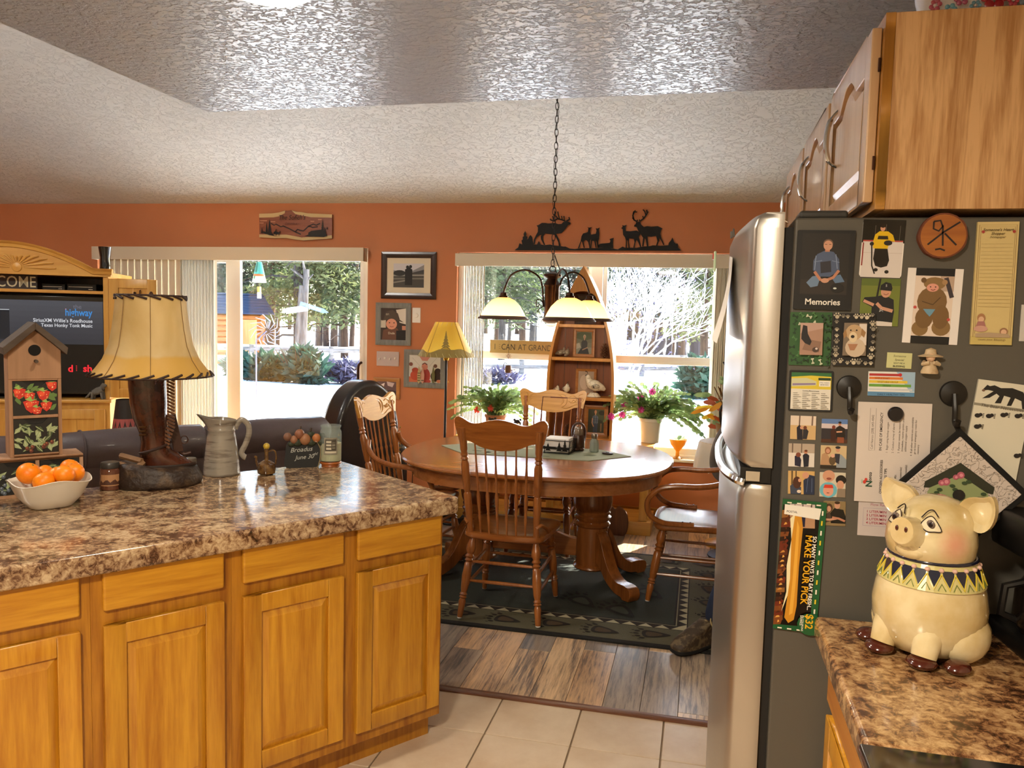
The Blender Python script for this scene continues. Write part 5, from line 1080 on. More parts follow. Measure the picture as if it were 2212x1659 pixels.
# ------------------------------------------------------------------ person standing behind the refrigerator: one boot and trouser leg show
def person():
    t = thing('person', 'person in blue jeans and brown lace-up hiking shoes standing behind the refrigerator', 'person', (.07, 4.0, 0), 0)
    JEANS = mat('blue_jeans', hx('1e2a44'), .85, bump=(300, .4, .002), var=(9, hx('141c30'), .4, .7)); SKIN = mat('skin', hx('c89478'), .5, sss=.1); SHIRT = mat('plaid_shirt', hx('4a3a34'), .8)
    def skin_mesh(name, pts, edges, m_, sub=2):
        bm = bmesh.new(); ly = bm.verts.layers.skin.verify(); vs_ = [bm.verts.new(p[0]) for p in pts]
        for v, p in zip(vs_, pts): v[ly].radius = (p[1], p[2] if len(p) > 2 else p[1])
        vs_[0][ly].use_root = True
        for a, b in edges: bm.edges.new((vs_[a], vs_[b]))
        me = bpy.data.meshes.new(name); bm.to_mesh(me); bm.free(); o = bpy.data.objects.new(name, me); COL.objects.link(o)
        md = o.modifiers.new('skin', 'SKIN'); md.use_smooth_shade = True; sb = o.modifiers.new('sub', 'SUBSURF'); sb.levels = sb.render_levels = sub
        dg = bpy.context.evaluated_depsgraph_get(); dg.update(); me2 = bpy.data.meshes.new_from_object(o.evaluated_get(dg)); bpy.data.objects.remove(o); me2.name = name
        o = bpy.data.objects.new(name, me2); COL.objects.link(o); o.parent = t; me2.materials.clear(); me2.materials.append(m_); return o
    x = .40   # faces towards -x
    body = [((x, 0, .94), .13, .17), ((x, 0, 1.12), .12, .16), ((x, 0, 1.36), .13, .19), ((x-.01, 0, 1.47), .065), ((x-.02, 0, 1.54), .055), ((x-.03, 0, 1.64), .085, .075), ((x-.035, 0, 1.72), .08, .07)]
    e = [(0, 1), (1, 2), (2, 3), (3, 4), (4, 5), (5, 6)]
    for s in (-1, 1):
        b = len(body); L_ = (.27, .09, .045) if s < 0 else (x-.01, x+.02, x+.04)
        body += [((x-.0, s*.10, .86), .095), ((L_[0], s*.11, .50), .066), ((L_[1], s*.115, .28), .062), ((L_[2], s*.12, .10), .054)]; e += [(0, b), (b, b+1), (b+1, b+2), (b+2, b+3)]
        c = len(body); body += [((x, s*.19, 1.40), .06), ((x+.04, s*.24, 1.13), .046), ((x+.01, s*.23, .93), .034), ((x, s*.225, .86), .03, .018)]; e += [(2, c), (c, c+1), (c+1, c+2), (c+2, c+3)]
    skin_mesh('body', body, e, JEANS)
    sh = [((x, 0, .96), .145, .18), ((x, 0, 1.12), .135, .17), ((x, 0, 1.36), .142, .2), ((x-.01, 0, 1.46), .075)]; se = [(0, 1), (1, 2), (2, 3)]
    for s in (-1, 1): c = len(sh); sh += [((x, s*.195, 1.40), .07), ((x+.04, s*.243, 1.13), .056), ((x+.015, s*.235, .97), .046)]; se += [(2, c), (c, c+1), (c+1, c+2)]
    skin_mesh('shirt', sh, se, SHIRT)
    m = MB(); m.ell((x-.035, 0, 1.66), .098, .08, .118, 18, 12); m.tube([(x-.125, 0, 1.67), (x-.15, 0, 1.645), (x-.128, 0, 1.635)], [.012, .014, .008], 8)
    for s in (-1, 1): m.ell((x-.03, s*.08, 1.66), .02, .01, .03, 8, 6)
    m.build('head', SKIN, t, ang=80)
    m = MB(); m.ell((x-.018, 0, 1.695), .098, .086, .10, 16, 10); m.build('hair', mat('brown_hair', hx('3a2a1e'), .8), t)
    for s in (-1, 1):
        m = MB(); m.ell((x-.118, s*.03, 1.685), .012, .014, .009, 8, 6); m.build('eye', mat('eye_white', hx('2a2420'), .3), t)
        h0 = Vector((x-.01, s*.225, .84)); m = MB(); m.ell(tuple(h0), .03, .016, .042, 10, 6)
        for q in range(4): L = (.062, .07, .066, .052)[q]; a = h0+Vector((-.024+.016*q, 0, -.03)); m.tube([tuple(a), tuple(a+Vector((-.004, s*-.006, -L*.5))), tuple(a+Vector((-.002, s*-.018, -L)))], [.0085, .008, .006], 7)
        m.tube([tuple(h0+Vector((-.028, 0, .012))), tuple(h0+Vector((-.046, s*-.01, -.015))), tuple(h0+Vector((-.05, s*-.016, -.04)))], [.0105, .0095, .007], 7); m.build('hand', SKIN, t, ang=80)
    m = MB(); m.tube([(x-.135, -.025, 1.595), (x-.139, 0, 1.592), (x-.135, .025, 1.595)], .004, 6); m.build('mouth', mat('lips', hx('a06a58'), .5), t)
    SHOE = mat('shoe_leather', hx('3c2e20'), .6, var=(26, hx('6a5a40'), .5, .6)); SOLE = mat('shoe_sole', hx('141210'), .8)
    for s in (-1, 1):
        fx = .02 if s < 0 else x+.02; y0 = s*.12; SM = Matrix.Translation((fx+.03, y0, 0)) @ Matrix.Rotation(.78 if s < 0 else .1, 4, 'Z') @ Matrix.Translation((-fx-.03, -y0, 0))
        m = MB(); m.M = SM; o = smooth([(-.215, 0), (-.20, -.04), (-.13, -.052), (-.03, -.04), (.06, -.036), (.085, 0), (.06, .036), (-.03, .04), (-.13, .052), (-.20, .04)], 3, True)
        N2 = len(o); vs = []
        for k_, z in ((1, .026), (1.02, .04), (.99, .06), (.9, .078), (.0, .0)):
            for p in o:
                if k_: xx = p.x*k_-.005; hgt = z+(max(0, (p.x+.11)/.2)*.05 if z > .05 else 0)-(.012*max(0, (-p.x-.13)/.08) if z > .05 else 0)
                else: xx = .02+p.x*.25; hgt = .135
                vs.append((fx+xx, y0+p.y*(k_ if k_ else .8), hgt))
        m.add(vs, [(i*N2+q, i*N2+(q+1) % N2, (i+1)*N2+(q+1) % N2, (i+1)*N2+q) for i in range(4) for q in range(N2)]+[tuple(4*N2+q for q in range(N2))]); so_ = m.build('shoe', SHOE, t, ang=70)
        m = MB(); m.M = SM; m.prism([(fx+p.x*1.04, y0+p.y*1.06) for p in o], 0.0122, .03); m.build('sole', SOLE, so_, bevel=.004); m = MB(); m.M = SM
        for j in range(5): xx = fx-.10+.028*j; z = .088+.013*j; m.tube([(xx, y0-.03, z), (xx-.008, y0, z+.008), (xx, y0+.03, z)], .003, 5)
        m.tube([tuple(v) for v in smooth([(fx+.0, y0-.01, .15), (fx-.03, y0-.04, .14), (fx-.02, y0-.05, .11)])], .003, 5); m.build('lace', mat('shoe_lace', hx('b09a6a'), .8), so_, kind='stuff')
person()
p = atz(1336, 1131, 0); t = thing('wood_slab', 'rounded dark wood slab leaning against the bench under the table', 'wood slab', (p.x, 5.735, .0), 0, rx=-.12); m = MB(); m.xprism([(v.x, v.y) for v in smooth([(-.07, 0), (-.10, .08), (-.085, .17), (-.03, .21), (0, .19), (.03, .21), (.085, .17), (.10, .08), (.07, 0)], 4, True)], 0, .03); m.build('slab', wood('slab_wood', hx('7a4a28'), hx('4c2c16'), 'z', 10, .5), t, bevel=.006)
p = atz(978, 1128, 0); t = thing('pet_bowl', 'black shallow bowl on the floor behind the peninsula corner', 'bowl', (p.x, p.y, .0003)); MB().lathe([(.10, 0), (.115, .01), (.10, .05), (.095, .05), (.08, .015), (.001, .012)], 28).build('bowl', BLACK, t, ang=60)
BEARD = mat('bear_dark', hx('2a1a12'), .6); BEART = mat('bear_tan', hx('b88a54'), .6)
for px_, lb in ((1063, 'small dark bear figurine at the left of the window bench'), (1117, 'small dark bear figurine behind the front chair, right of the other bear')):
    p = aty(px_, 935, 5.86); t = thing('bear_figurine', lb, 'figurine', (p.x, 5.86, BZ+.0003), .3, 'bear figurines on the window bench'); MB().lathe([(.03, 0), (.04, .02), (.038, .06), (.022, .09)], 14).build('body', BEARD, t); h = MB().ell((0, -.01, .112), .03, .028, .028).build('head', BEARD, t); MB().ell((0, -.036, .106), .014, .012, .011).build('muzzle', BEART, h)
    for s in (-1, 1): MB().ell((s*.022, -.004, .136), .010, .006, .010, 8, 6).build('ear', BEARD, h); MB().tube([(s*.034, -.01, .06), (s*.04, -.035, .03)], .012, 8).build('leg', BEART, t)
# ------------------------------------------------------------------ vertical blinds
def blind(name, label, x0, x1, zv0, zv1, zb, flats, stacks):
    t = thing(name, label, 'blind', (0, 0, 0))
    m = MB(); m.box(x0, x1, FAR-.085, FAR-.075, zv0, zv1); m.box(x0, x0+.008, FAR-.075, FAR-.002, zv0, zv1); m.box(x1-.008, x1, FAR-.075, FAR-.002, zv0, zv1); m.box(x0, x1, FAR-.075, FAR-.002, zv1-.006, zv1)
    m.build('valance', VANE, t, bevel=.002)
    proto = None
    def vane(x, a):
        nonlocal proto
        if proto is None:
            m = MB(); q = [(-.044, .004), (-.022, -.002), (0, -.004), (.022, -.002), (.044, .004)]
            m.prism([(p[0], p[1]-.0008) for p in q]+[(p[0], p[1]+.0008) for p in q[::-1]], zb, zv1-.03); proto = o = m.build('slat', VANE, t)
        else: o = proto.copy(); COL.objects.link(o)
        o.location = (x, FAR-.038, 0); o.rotation_euler.z = a
    for a, b, n in flats:
        for i in range(n): vane(a+(b-a)*(i+.5)/n, -.2)
    for a, b, n in stacks:
        for i in range(n): vane(a+(b-a)*(i+.5)/n, -1.36+.05*(i % 2))
    return t
X = lambda px_, y=FAR-.04: aty(px_, 700, y).x
va, vb = aty(600, 534, FAR-.08), aty(600, 563, FAR-.08)
blind('vertical_blind', 'cream vertical blind drawn to the left side of the patio door', DL+.01, DR-.005, vb.z, min(va.z, DT-.004), .03, [(DL+.06, X(392), 12)], [(X(392), X(466), 22)])
va, vb = aty(1290, 549, FAR-.08), aty(1290, 577, FAR-.08)
blind('vertical_blind', 'cream vertical blind parted to both sides of the dining window', WL+.008, WR-.008, vb.z, min(va.z, WT-.004), WS+.035, [], [(X(1003), X(1045), 12), (X(1537), X(1578), 9)])
# ------------------------------------------------------------------ pictures and plates on the far wall
def wall_frame(label, x0, y0, x1, y1, border, fm, items, mount=None, base='8a8070'):
    a, b = aty(x0, (y0+y1)/2, FAR-.015), aty(x1, (y0+y1)/2, FAR-.015); c, d = aty((x0+x1)/2, y0, FAR-.015), aty((x0+x1)/2, y1, FAR-.015)
    return photo_frame('framed_picture', label, ((a.x+b.x)/2, FAR-.0155, d.z), b.x-a.x, c.z-d.z, border, fm, items, rx=0, mount=mount, deep=.0145, cat='picture', base=base)
wall_frame('wide dark brown frame with cream mat and black-and-white photo on the wall', 823, 544, 942, 646, .05, wood('walnut_frame', hx('3a2016'), hx('24120a'), 'x', 14, .25, .5),
           [('r', 'cfcfd4', 0, .45, 1, 1), ('p', '8a8c90', [(0, .72), (.3, .62), (.6, .68), (1, .95), (1, .5), (0, .5)]), ('p', '3c3c3e', [(.55, .6), (1, .75), (1, .5), (.5, .5)]), ('r', '46443f', 0, 0, 1, .62), ('s', '9a9890', [(0, .5), (1, .52)], .03), ('s', '7a7870', [(0, .36), (1, .38)], .03), ('s', '8a887e', [(0, .2), (.45, .3)], .03), ('e', '2a2a2a', .2, .6, .2, .12), ('p', '121212', [(.38, .1), (.38, .75), (.5, .85), (.62, .75), (.62, .1)]), ('e', '1a1a1a', .46, .85, .05, .07), ('e', '1e1e1e', .56, .87, .05, .07)], mount=(.15, 'ddd2b8'))
GREYFR = wood('grey_frame', hx('8c8e8a'), hx('666a68'), 'z', 12, .6, 0)
wall_frame('grey wood frame with photo of a baby in a brown brimmed hat', 811, 654, 887, 746, .045, GREYFR, [('r', '3a2c26', 0, 0, 1, 1), ('p', 'd8d2c4', [(.6, .95), (1, 1), (1, .5), (.75, .55)]), ('r', 'c8c0b0', 0, .38, .2, .62), ('p', '6a4634', [(.05, 0), (.1, .3), (.35, .38), (.65, .38), (.8, .2), (.75, 0)]), ('r', '16100e', .62, 0, 1, .3), ('r', 'c88a70', .85, .32, 1, .45), ('e', 'd8987e', .43, .5, .22, .17), ('p', '4c4034', [(0, .6), (.12, .66), (.2, .88), (.45, .95), (.68, .84), (.76, .64), (.92, .56), (.7, .6), (.43, .68), (.2, .62)]),
           ('e', '3a241c', .35, .54, .03, .018), ('e', '3a241c', .53, .54, .03, .018), ('s', 'a05a4c', [(.36, .43), (.44, .41), (.52, .43)], .025), ('t', 'c8bca4', 'EST.', .2, .78, .07, 'l', .01), ('t', 'd8ccb4', 'Dude', .3, .18, .1, 'l', .01)])
wall_frame('square grey wood frame with photo of a baby among teddy bears', 872, 756, 962, 838, .045, GREYFR, [('r', 'd8d8d0', 0, 0, 1, 1), ('s', 'b0b0a8', [(.1, .9), (.35, .6)], .01), ('s', 'b0b0a8', [(.9, .95), (.65, .6)], .01), ('p', 'c88878', [(.3, 1), (.7, 1), (.58, .8), (.42, .8)]), ('r', 'c86a44', 0, 0, .35, .2), ('e', 'b8482c', .2, .25, .16, .18), ('e', 'b04428', .2, .44, .11, .1), ('e', 'a83c30', .52, .25, .16, .28), ('e', 'd8907c', .5, .58, .1, .12), ('s', '6a3a30', [(.42, .66), (.5, .72), (.58, .66)], .03), ('e', '2e1c14', .86, .24, .17, .2), ('e', '2a1a12', .92, .44, .1, .1), ('e', 'c07858', .95, .06, .07, .06), ('e', '7a4a3c', .06, .66, .06, .07), ('e', '6a4a3c', .84, .62, .06, .07), ('e', 'b8483c', .62, .05, .08, .06)])
for i, (x, l) in enumerate(((905, 'striped feather charm hanging leftmost from the grey square frame'), (913, 'pink ribbon charm hanging in the middle of the grey square frame'), (936, 'green ribbon charm hanging rightmost from the grey square frame'))):
    p = aty(x, 790, FAR-.025); q = aty(x, 829, FAR-.025); m = MB(); c = ('b8a878', 'c89a88', '6a6a3c')[i]; m.xprism([(0, p.z-q.z), (.016, (p.z-q.z)*.5), (.012, .02), (0, 0), (-.012, .02), (-.014, (p.z-q.z)*.5)], 0, .003, hx(c))
    for j in range(4 if i == 0 else 1): m.xprism([(-.011, .025+.02*j), (.011, .025+.02*j), (.011, .032+.02*j), (-.011, .032+.02*j)], -.0005, 0, hx('5a4a34'))
    tag(m.build('ribbon_charm', PRINT, loc=(p.x, FAR-.026, q.z)), l, 'ornament')
wall_frame('small pale oak frame half hidden behind the carved armchair', 806, 816, 863, 862, .032, wood('pale_oak_frame', hx('c08a50'), hx('9a6a38'), 'x', 14, .4), [('r', '6a5458', 0, 0, 1, 1), ('p', 'e4dce0', [(.1, .7), (.4, .9), (.35, .6), (.15, .5)]), ('p', 'c8b8bc', [(.5, 1), (.9, .9), (.8, .6), (.55, .7)]), ('r', '3a3034', .4, 0, 1, .35), ('s', 'f0e8ea', [(.1, .6), (.35, .45), (.4, .2)], .05)])
p = aty(900, 681, FAR); t = thing('dimmer_switch', 'white wall dimmer with round knob beside the baby photo', 'switch', (p.x, FAR-.0085, p.z)); w_, h_ = .036, .062
MB().box(-w_, w_, 0, .008, -h_, h_).build('plate', WHITE, t, bevel=.003); m = MB(); m.M = Matrix.Rotation(PI/2, 4, 'X'); m.lathe([(.019, 0), (.017, .010), (.001, .011)], 20); m.build('knob', WHITE, t)
p = aty(838, 775, FAR); t = thing('switch_plate', 'wide grey-white plate with four toggle switches under the baby photo', 'switch', (p.x, FAR-.0075, p.z))
MB().box(-.1, .1, 0, .007, -.061, .061).build('plate', mat('lavender_plate', hx('c4b6b4'), .35), t, bevel=.003)
for i in range(4): MB().box(-.075+.046*i, -.065+.046*i, -.012, 0, -.010+.008*(i % 2), .006+.008*(i % 2)).build('toggle', WHITE, t, bevel=.002)
p = aty(892, 995, FAR); t = thing('wall_outlet', 'white wall outlet with a black plug under the floor lamp', 'outlet', (p.x, FAR-.0065, p.z)); MB().box(-.036, .036, 0, .006, -.06, .06).build('plate', WHITE, t, bevel=.002); m = MB(); m.box(-.012, .012, -.03, 0, -.035, -.008); m.tube([(0, -.02, -.03), (.01, -.025, -.1), (.0, -.015, -p.z+.02)], .004, 6); m.build('plug', BLACK, t, bevel=.002)
def outline(pts, ox, oy, sc, y):       # photo outline measured on the wall -> wall metres
    return [(lambda v: (v.x, v.z))(aty(ox+p[0]*sc, oy+p[1]*sc, y)) for p in pts]
def wood_sign():
    y = FAR-.02; sc = 180/2212; P_ = lambda pts: outline(pts, 550, 450, sc, y); t = thing('wood_sign', 'live-edge cedar name sign with mountain and tree silhouettes above the patio door', 'sign', (0, 0, 0)); m = MB()
    o = P_([(120, 140), (450, 135), (640, 110), (780, 60), (880, 62), (975, 45), (1100, 90), (1230, 95), (1400, 130), (2060, 160), (2060, 805), (1700, 825), (1300, 860), (1080, 835), (850, 795), (500, 795), (125, 775)]); m.xprism(o, y, FAR-.002, hx('8a4c30')); m.build('board', wood('cedar_board', hx('9a5a38'), hx('7a3e26'), 'x', 9, .4), t, bevel=.003)
    m = MB(); k_ = [y]
    def flat(pts, c): k_[0] -= .0002; q = P_(pts); m.add([(a, k_[0], b) for a, b in q], [tuple(range(len(q)))], hx(c))
    flat([(120, 142), (450, 137), (640, 112), (810, 62), (800, 130), (640, 215), (500, 240), (120, 248)], 'd0b884'); flat([(975, 50), (1100, 92), (1230, 97), (1400, 132), (2058, 162), (2055, 250), (1500, 235), (1250, 190), (1080, 150)], 'd0b884')
    flat([(125, 690), (850, 700), (1080, 740), (1250, 775), (1500, 755), (2050, 715), (2058, 800), (1700, 822), (1300, 852), (1080, 830), (850, 790), (500, 790), (125, 770)], 'd0b884')
    for a, b, c_ in ((140, 340, 330), (130, 250, 390), (1480, 1590, 345), (1680, 1790, 300), (420, 560, 355)): flat([(a, c_-12), (b, c_-12), (b-20, c_+12), (a+10, c_+12)], 'c88a68')
    k_[0] -= .0002
    for pts in ([(440, 400), (520, 450), (570, 420), (700, 490), (760, 470), (900, 530), (1080, 625), (1230, 690)], [(1080, 625), (1140, 560), (1220, 590), (1300, 600), (1420, 490), (1480, 480), (1540, 510), (1680, 490)], [(1420, 480), (1560, 420), (1640, 450), (1740, 400)]): m.stroke(P_(pts), .010, k_[0], hx('2a1208'))
    def tree(x, z0, h, w):
        for j in range(6): q = z0-h*j/6.5; ww = w*(1-j/6.8); flat([(x-ww, q), (x+ww, q), (x, q-h*.3)], '0c0705')
    tree(400, 640, 330, 60); tree(325, 640, 250, 40); tree(1810, 700, 370, 60); tree(1870, 720, 220, 50); tree(205, 660, 150, 30); tree(1935, 560, 70, 25)
    flat([(230, 660), (250, 600), (320, 640), (440, 620), (520, 720), (660, 760), (400, 710)], '0c0705'); flat([(1340, 735), (1440, 700), (1440, 650), (1520, 600), (1600, 590), (1760, 570), (1900, 620), (1930, 740), (1850, 765), (1500, 750)], '0c0705')
    flat([(520, 630), (560, 610), (580, 550), (600, 560), (590, 620), (660, 640), (690, 600), (700, 640), (670, 680), (660, 760), (650, 690), (600, 690), (585, 750), (575, 690), (530, 680), (525, 750), (515, 690)], '0c0705')
    a, b = P_([(640, 305), (760, 440)]); s = (P_([(0, 0), (0, 1000)])[0][1]-P_([(0, 0), (0, 1000)])[1][1])/1000
    m.text("The Sofich's", a[0], a[1], 175*s, k_[0]-.0003, hx('241008'), shear=.25, sx=.93); m.text('- Columbus -', b[0], b[1], 90*s, k_[0]-.0003, hx('5a2a1a'), shear=.2); m.build('artwork', PRINT, t, flat=True)
wood_sign()
def elk():
    y = FAR-.012; sc = 390/2212; P_ = lambda pts: outline(pts, 1100, 440, sc, y); m = MB()
    def sil(pts): m.xprism(P_(pts), y, y+.003)
    def st(pts, w): m.stroke(P_(pts), w, y+.0005)
    sil([(65, 570), (110, 535), (125, 485), (160, 500), (150, 450), (165, 440), (165, 405), (180, 400), (175, 370), (195, 335), (212, 370), (205, 395), (222, 405), (218, 440), (232, 430), (245, 400), (262, 385), (280, 410), (290, 470), (300, 500), (340, 500), (362, 458), (385, 500), (430, 508), (500, 500), (560, 512), (620, 520), (660, 525), (690, 525), (740, 550), (800, 555), (860, 548), (960, 545), (1060, 545), (1200, 540), (1280, 550), (1330, 560), (1390, 525), (1420, 540), (1560, 540), (1640, 525), (1720, 520), (1760, 510), (1850, 515), (1950, 510), (1955, 480), (1985, 445), (2000, 415), (2020, 470), (2040, 490), (2065, 490), (2070, 540), (2110, 575)])
    sil([(335, 268), (360, 260), (400, 235), (440, 235), (480, 242), (560, 235), (600, 250), (640, 248), (660, 225), (700, 215), (735, 225), (755, 235), (745, 255), (720, 262), (695, 300), (665, 335), (640, 360), (600, 365), (575, 370), (590, 400), (612, 440), (630, 518), (608, 520), (600, 470), (575, 420), (550, 375), (500, 372), (440, 365), (415, 400), (412, 430), (440, 505), (424, 505), (390, 440), (385, 405), (395, 380), (370, 385), (340, 410), (320, 440), (312, 495), (298, 495), (302, 440), (325, 390), (350, 345), (352, 290)])
    for pts, w in (([(690, 215), (640, 195), (590, 185), (545, 210), (510, 200), (502, 185)], .011), ([(600, 185), (560, 140), (565, 95)], .009), ([(615, 185), (600, 130), (595, 95)], .009), ([(650, 195), (640, 150)], .008), ([(675, 205), (670, 150)], .008), ([(545, 205), (530, 150)], .008), ([(700, 215), (740, 190), (730, 165)], .012)): st(pts, w)
    def doe(ox, f=1, k_=1.0, oz=0): sil([(ox+f*k_*a, oz+b) for a, b in [(-90, 545), (-105, 548), (-70, 460), (-60, 400), (-40, 365), (0, 355), (20, 345), (25, 300), (10, 285), (28, 292), (45, 292), (68, 288), (50, 305), (45, 335), (55, 390), (62, 420), (45, 450), (40, 470), (50, 545), (38, 545), (22, 470), (5, 450), (-15, 445), (-35, 470), (-20, 540), (-32, 540), (-52, 470), (-60, 460)]])
    doe(945); sil([(1000, 380), (1060, 370), (1070, 330), (1060, 300), (1080, 305), (1110, 292), (1098, 318), (1105, 370), (1100, 430), (1090, 460), (1095, 540), (1082, 540), (1070, 460), (1058, 455), (1070, 540), (1058, 540), (1040, 455), (1015, 455), (1005, 540), (995, 540), (1000, 450)])
    sil([(1085, 540), (1088, 505), (1120, 490), (1230, 480), (1240, 455), (1228, 435), (1245, 428), (1280, 420), (1272, 445), (1272, 500), (1275, 545)])
    sil([(1370, 300), (1390, 285), (1385, 262), (1405, 270), (1440, 260), (1425, 285), (1428, 335), (1480, 338), (1560, 328), (1600, 350), (1610, 375), (1585, 400), (1600, 450), (1618, 530), (1604, 530), (1580, 470), (1560, 440), (1545, 480), (1535, 540), (1520, 538), (1535, 470), (1525, 430), (1470, 425), (1465, 470), (1475, 540), (1462, 540), (1452, 450), (1442, 450), (1440, 540), (1425, 540), (1430, 450), (1420, 415), (1395, 380), (1390, 310)])
    sil([(1528, 280), (1532, 262), (1550, 250), (1555, 228), (1605, 220), (1612, 250), (1650, 285), (1690, 275), (1740, 282), (1820, 275), (1880, 305), (1862, 320), (1850, 370), (1868, 430), (1900, 500), (1888, 508), (1860, 450), (1835, 420), (1838, 450), (1815, 515), (1798, 512), (1815, 460), (1800, 395), (1740, 405), (1695, 400), (1705, 520), (1685, 525), (1672, 440), (1660, 420), (1645, 520), (1628, 525), (1640, 420), (1610, 370), (1580, 330), (1560, 285)])
    for pts, w in (([(1570, 220), (1530, 200), (1515, 150), (1525, 100), (1550, 85)], .011), ([(1520, 130), (1535, 105), (1568, 100)], .008), ([(1535, 205), (1508, 170)], .008), ([(1600, 215), (1650, 180), (1690, 120), (1685, 75)], .011), ([(1675, 140), (1660, 95), (1638, 72)], .009), ([(1685, 115), (1706, 98)], .008), ([(1645, 182), (1635, 150)], .008), ([(1575, 215), (1568, 195)], .007), ([(1592, 215), (1596, 190)], .007)): st(pts, w)
    tag(m.build('elk_silhouette', MBLACK, flat=True), 'black cut-metal elk family silhouette mounted above the dining window', 'wall art')
elk()
# ------------------------------------------------------------------ pine armoire with television
AR = atd(235, 700, 5.75); AW, ARZ = 1.30, .44
AC = Vector((AR.x-math.cos(ARZ)*AW/2, AR.y-math.sin(ARZ)*AW/2, 0)); AXD = Vector((math.cos(ARZ), math.sin(ARZ), 0)); AN = Vector((math.sin(ARZ), -math.cos(ARZ), 0))
def ap(px_, py, off=0):
    """photo point on the armoire front (or a plane `off` behind it) in the armoire's own x,z"""
    d = ray(px_, py); o = AC-AN*off; k_ = (o-EYEP).dot(AN)/d.dot(AN); h = EYEP+d*k_; return ((h-AC).dot(AXD), h.z)
def armoire():
    t = thing('tv_armoire', 'golden pine armoire with arched sunburst crown holding the television', 'armoire', AC, ARZ); w = AW/2; D = .58
    zs = ap(230, 598)[1]; zc0 = ap(38, 592)[1]; zct = ap(38, 521)[1]; zsh = ap(150, 627)[1]; zl = ap(200, 862)[1]
    m = MB(); m.box(-w, -w+.03, .02, D, zl, zs); m.build('side_panel', PINEZ, t); m = MB(); m.box(w-.03, w, .02, D, zl, zs); m.build('side_panel', PINEZ, t)
    MB().box(-w+.03, w-.03, D-.02, D, zl, zs).build('back_board', DARKWOOD, t)
    m = MB(); m.box(-w, -w+.045, 0, .02, zl, zs); m.build('stile', PINEZ, t, bevel=.003); m = MB(); m.box(w-.035, w, 0, .02, zl, zs); m.build('stile', PINEZ, t, bevel=.003)
    MB().box(-w+.03, w-.03, .01, D-.02, zsh-.022, zsh).build('shelf', PINE, t, bevel=.002)
    top = ap(235, 571)[1]-zc0; arch = lambda x: zc0+top*.62+(zct-zc0-top*.62)*max(0, math.cos(min(abs(x)/(w*.84), 1)*PI/2))**.9
    xs = [-w-.02+(2*w+.04)*i/60 for i in range(61)]
    m = MB(); m.xprism([(-w-.02, zc0), (w+.02, zc0)]+[(x, arch(x)-.035) for x in xs[::-1]], -.012, .02); m.build('crown_board', PINE, t, ang=30)
    m = MB(); n = len(xs); prof = [(-.012, -.045), (-.022, -.040), (-.028, -.020), (-.045, -.010), (-.05, 0), (.06, 0), (.06, -.03)]; vs = [(x*(1+.03*(-p[0]/.05 if p[0] < 0 else 0)), p[0], arch(x)+p[1]) for x in xs for p in prof]; q = len(prof)
    m.add(vs, [(i*q+k_, i*q+(k_+1) % q, (i+1)*q+(k_+1) % q, (i+1)*q+k_) for i in range(n-1) for k_ in range(q)]+[tuple(range(q))[::-1], tuple((n-1)*q+k_ for k_ in range(q))]); cm = m.build('crown_moulding', PINE, t, ang=40)
    MB().box(-w-.02, w+.02, .02, D, zs, zs+.03).build('top_board', PINE, t)
    m = MB(); cx, cz = ap(38, 577); m.M = Matrix.Translation((cx, -.012, cz)) @ Matrix.Rotation(PI/2, 4, 'X'); m.lathe([(.034, 0), (.030, .006), (.001, .012)], 18); m.build('sun_disc', PINE, t)
    for i in range(13):
        a = PI*(i+.0)/12; L = .075+.13*abs(math.cos(a))**1.5; m = MB(); m.tube([(cx+.045*math.cos(a), -.012, cz+.04*math.sin(a)), (cx+(.045+L*.7)*math.cos(a), -.016, cz+(.04+L*.5)*math.sin(a)*.9), (cx+(.045+L)*math.cos(a), -.012, cz+(.04+L*.62)*math.sin(a)*.85)], [.004, .009, .006], 7); m.build('sun_ray', PINE, t)
    lw = w+.02; m = MB(); m.box(-lw, lw, -.045, D, zl-.025, zl); m.build('counter_board', PINE, t, bevel=.008); m = MB(); m.box(-lw+.015, lw-.015, -.02, D, 0, zl-.025); m.build('lower_case', PINEZ, t, bevel=.002)
    for i, (a, b) in enumerate(((-lw+.04, -.01), (.01, lw-.045))):
        m = MB(); raised_panel(m, a, b, .12, zl-.07, -.042, .07, .021); dr_ = m.build('door', PINEZ, t, bevel=.003); m = MB()
        for j in range(4): x = a+.07+(b-a-.14)*j/4; m.box(x+.001, x+(b-a-.14)/4-.001, -.032, -.024, .19, zl-.14)
        m.build('panel_board', PINEZ, dr_)
    # right upper door swung open
    g = thing('door', None, None, (w-.002, -.002, 0), -.10); g.parent = t; dw = .335
    m = MB(); raised_panel(m, .004, dw, zl+.012, zs-.012, 0, .065, .02); m.build('door_frame', PINEZ, g, bevel=.003)
    m = MB(); 
    for j in range(2): m.box(.07+.1*j, .168+.1*j, .008, .014, zl+.07, zs-.07)
    m.build('door_panel', PINEZ, g); m = MB(); m.tube([(dw*.55, .008, zs-.11), (dw*.55, -.004, zs-.11)], .009, 8); m.tube([(dw*.66, .006, zs-.09), (dw*.66, -.004, zs-.09), (dw*.66, -.004, zs-.125), (dw*.66, .006, zs-.125)], .004, 6); m.build('latch', BRONZE, g, kind='stuff')
    return t, zl, zsh, zs, D
ARM, AZL, AZS, AZT, AD = armoire()
def world(x, y, z): return AC+AXD*x-AN*y+Vector((0, 0, z))
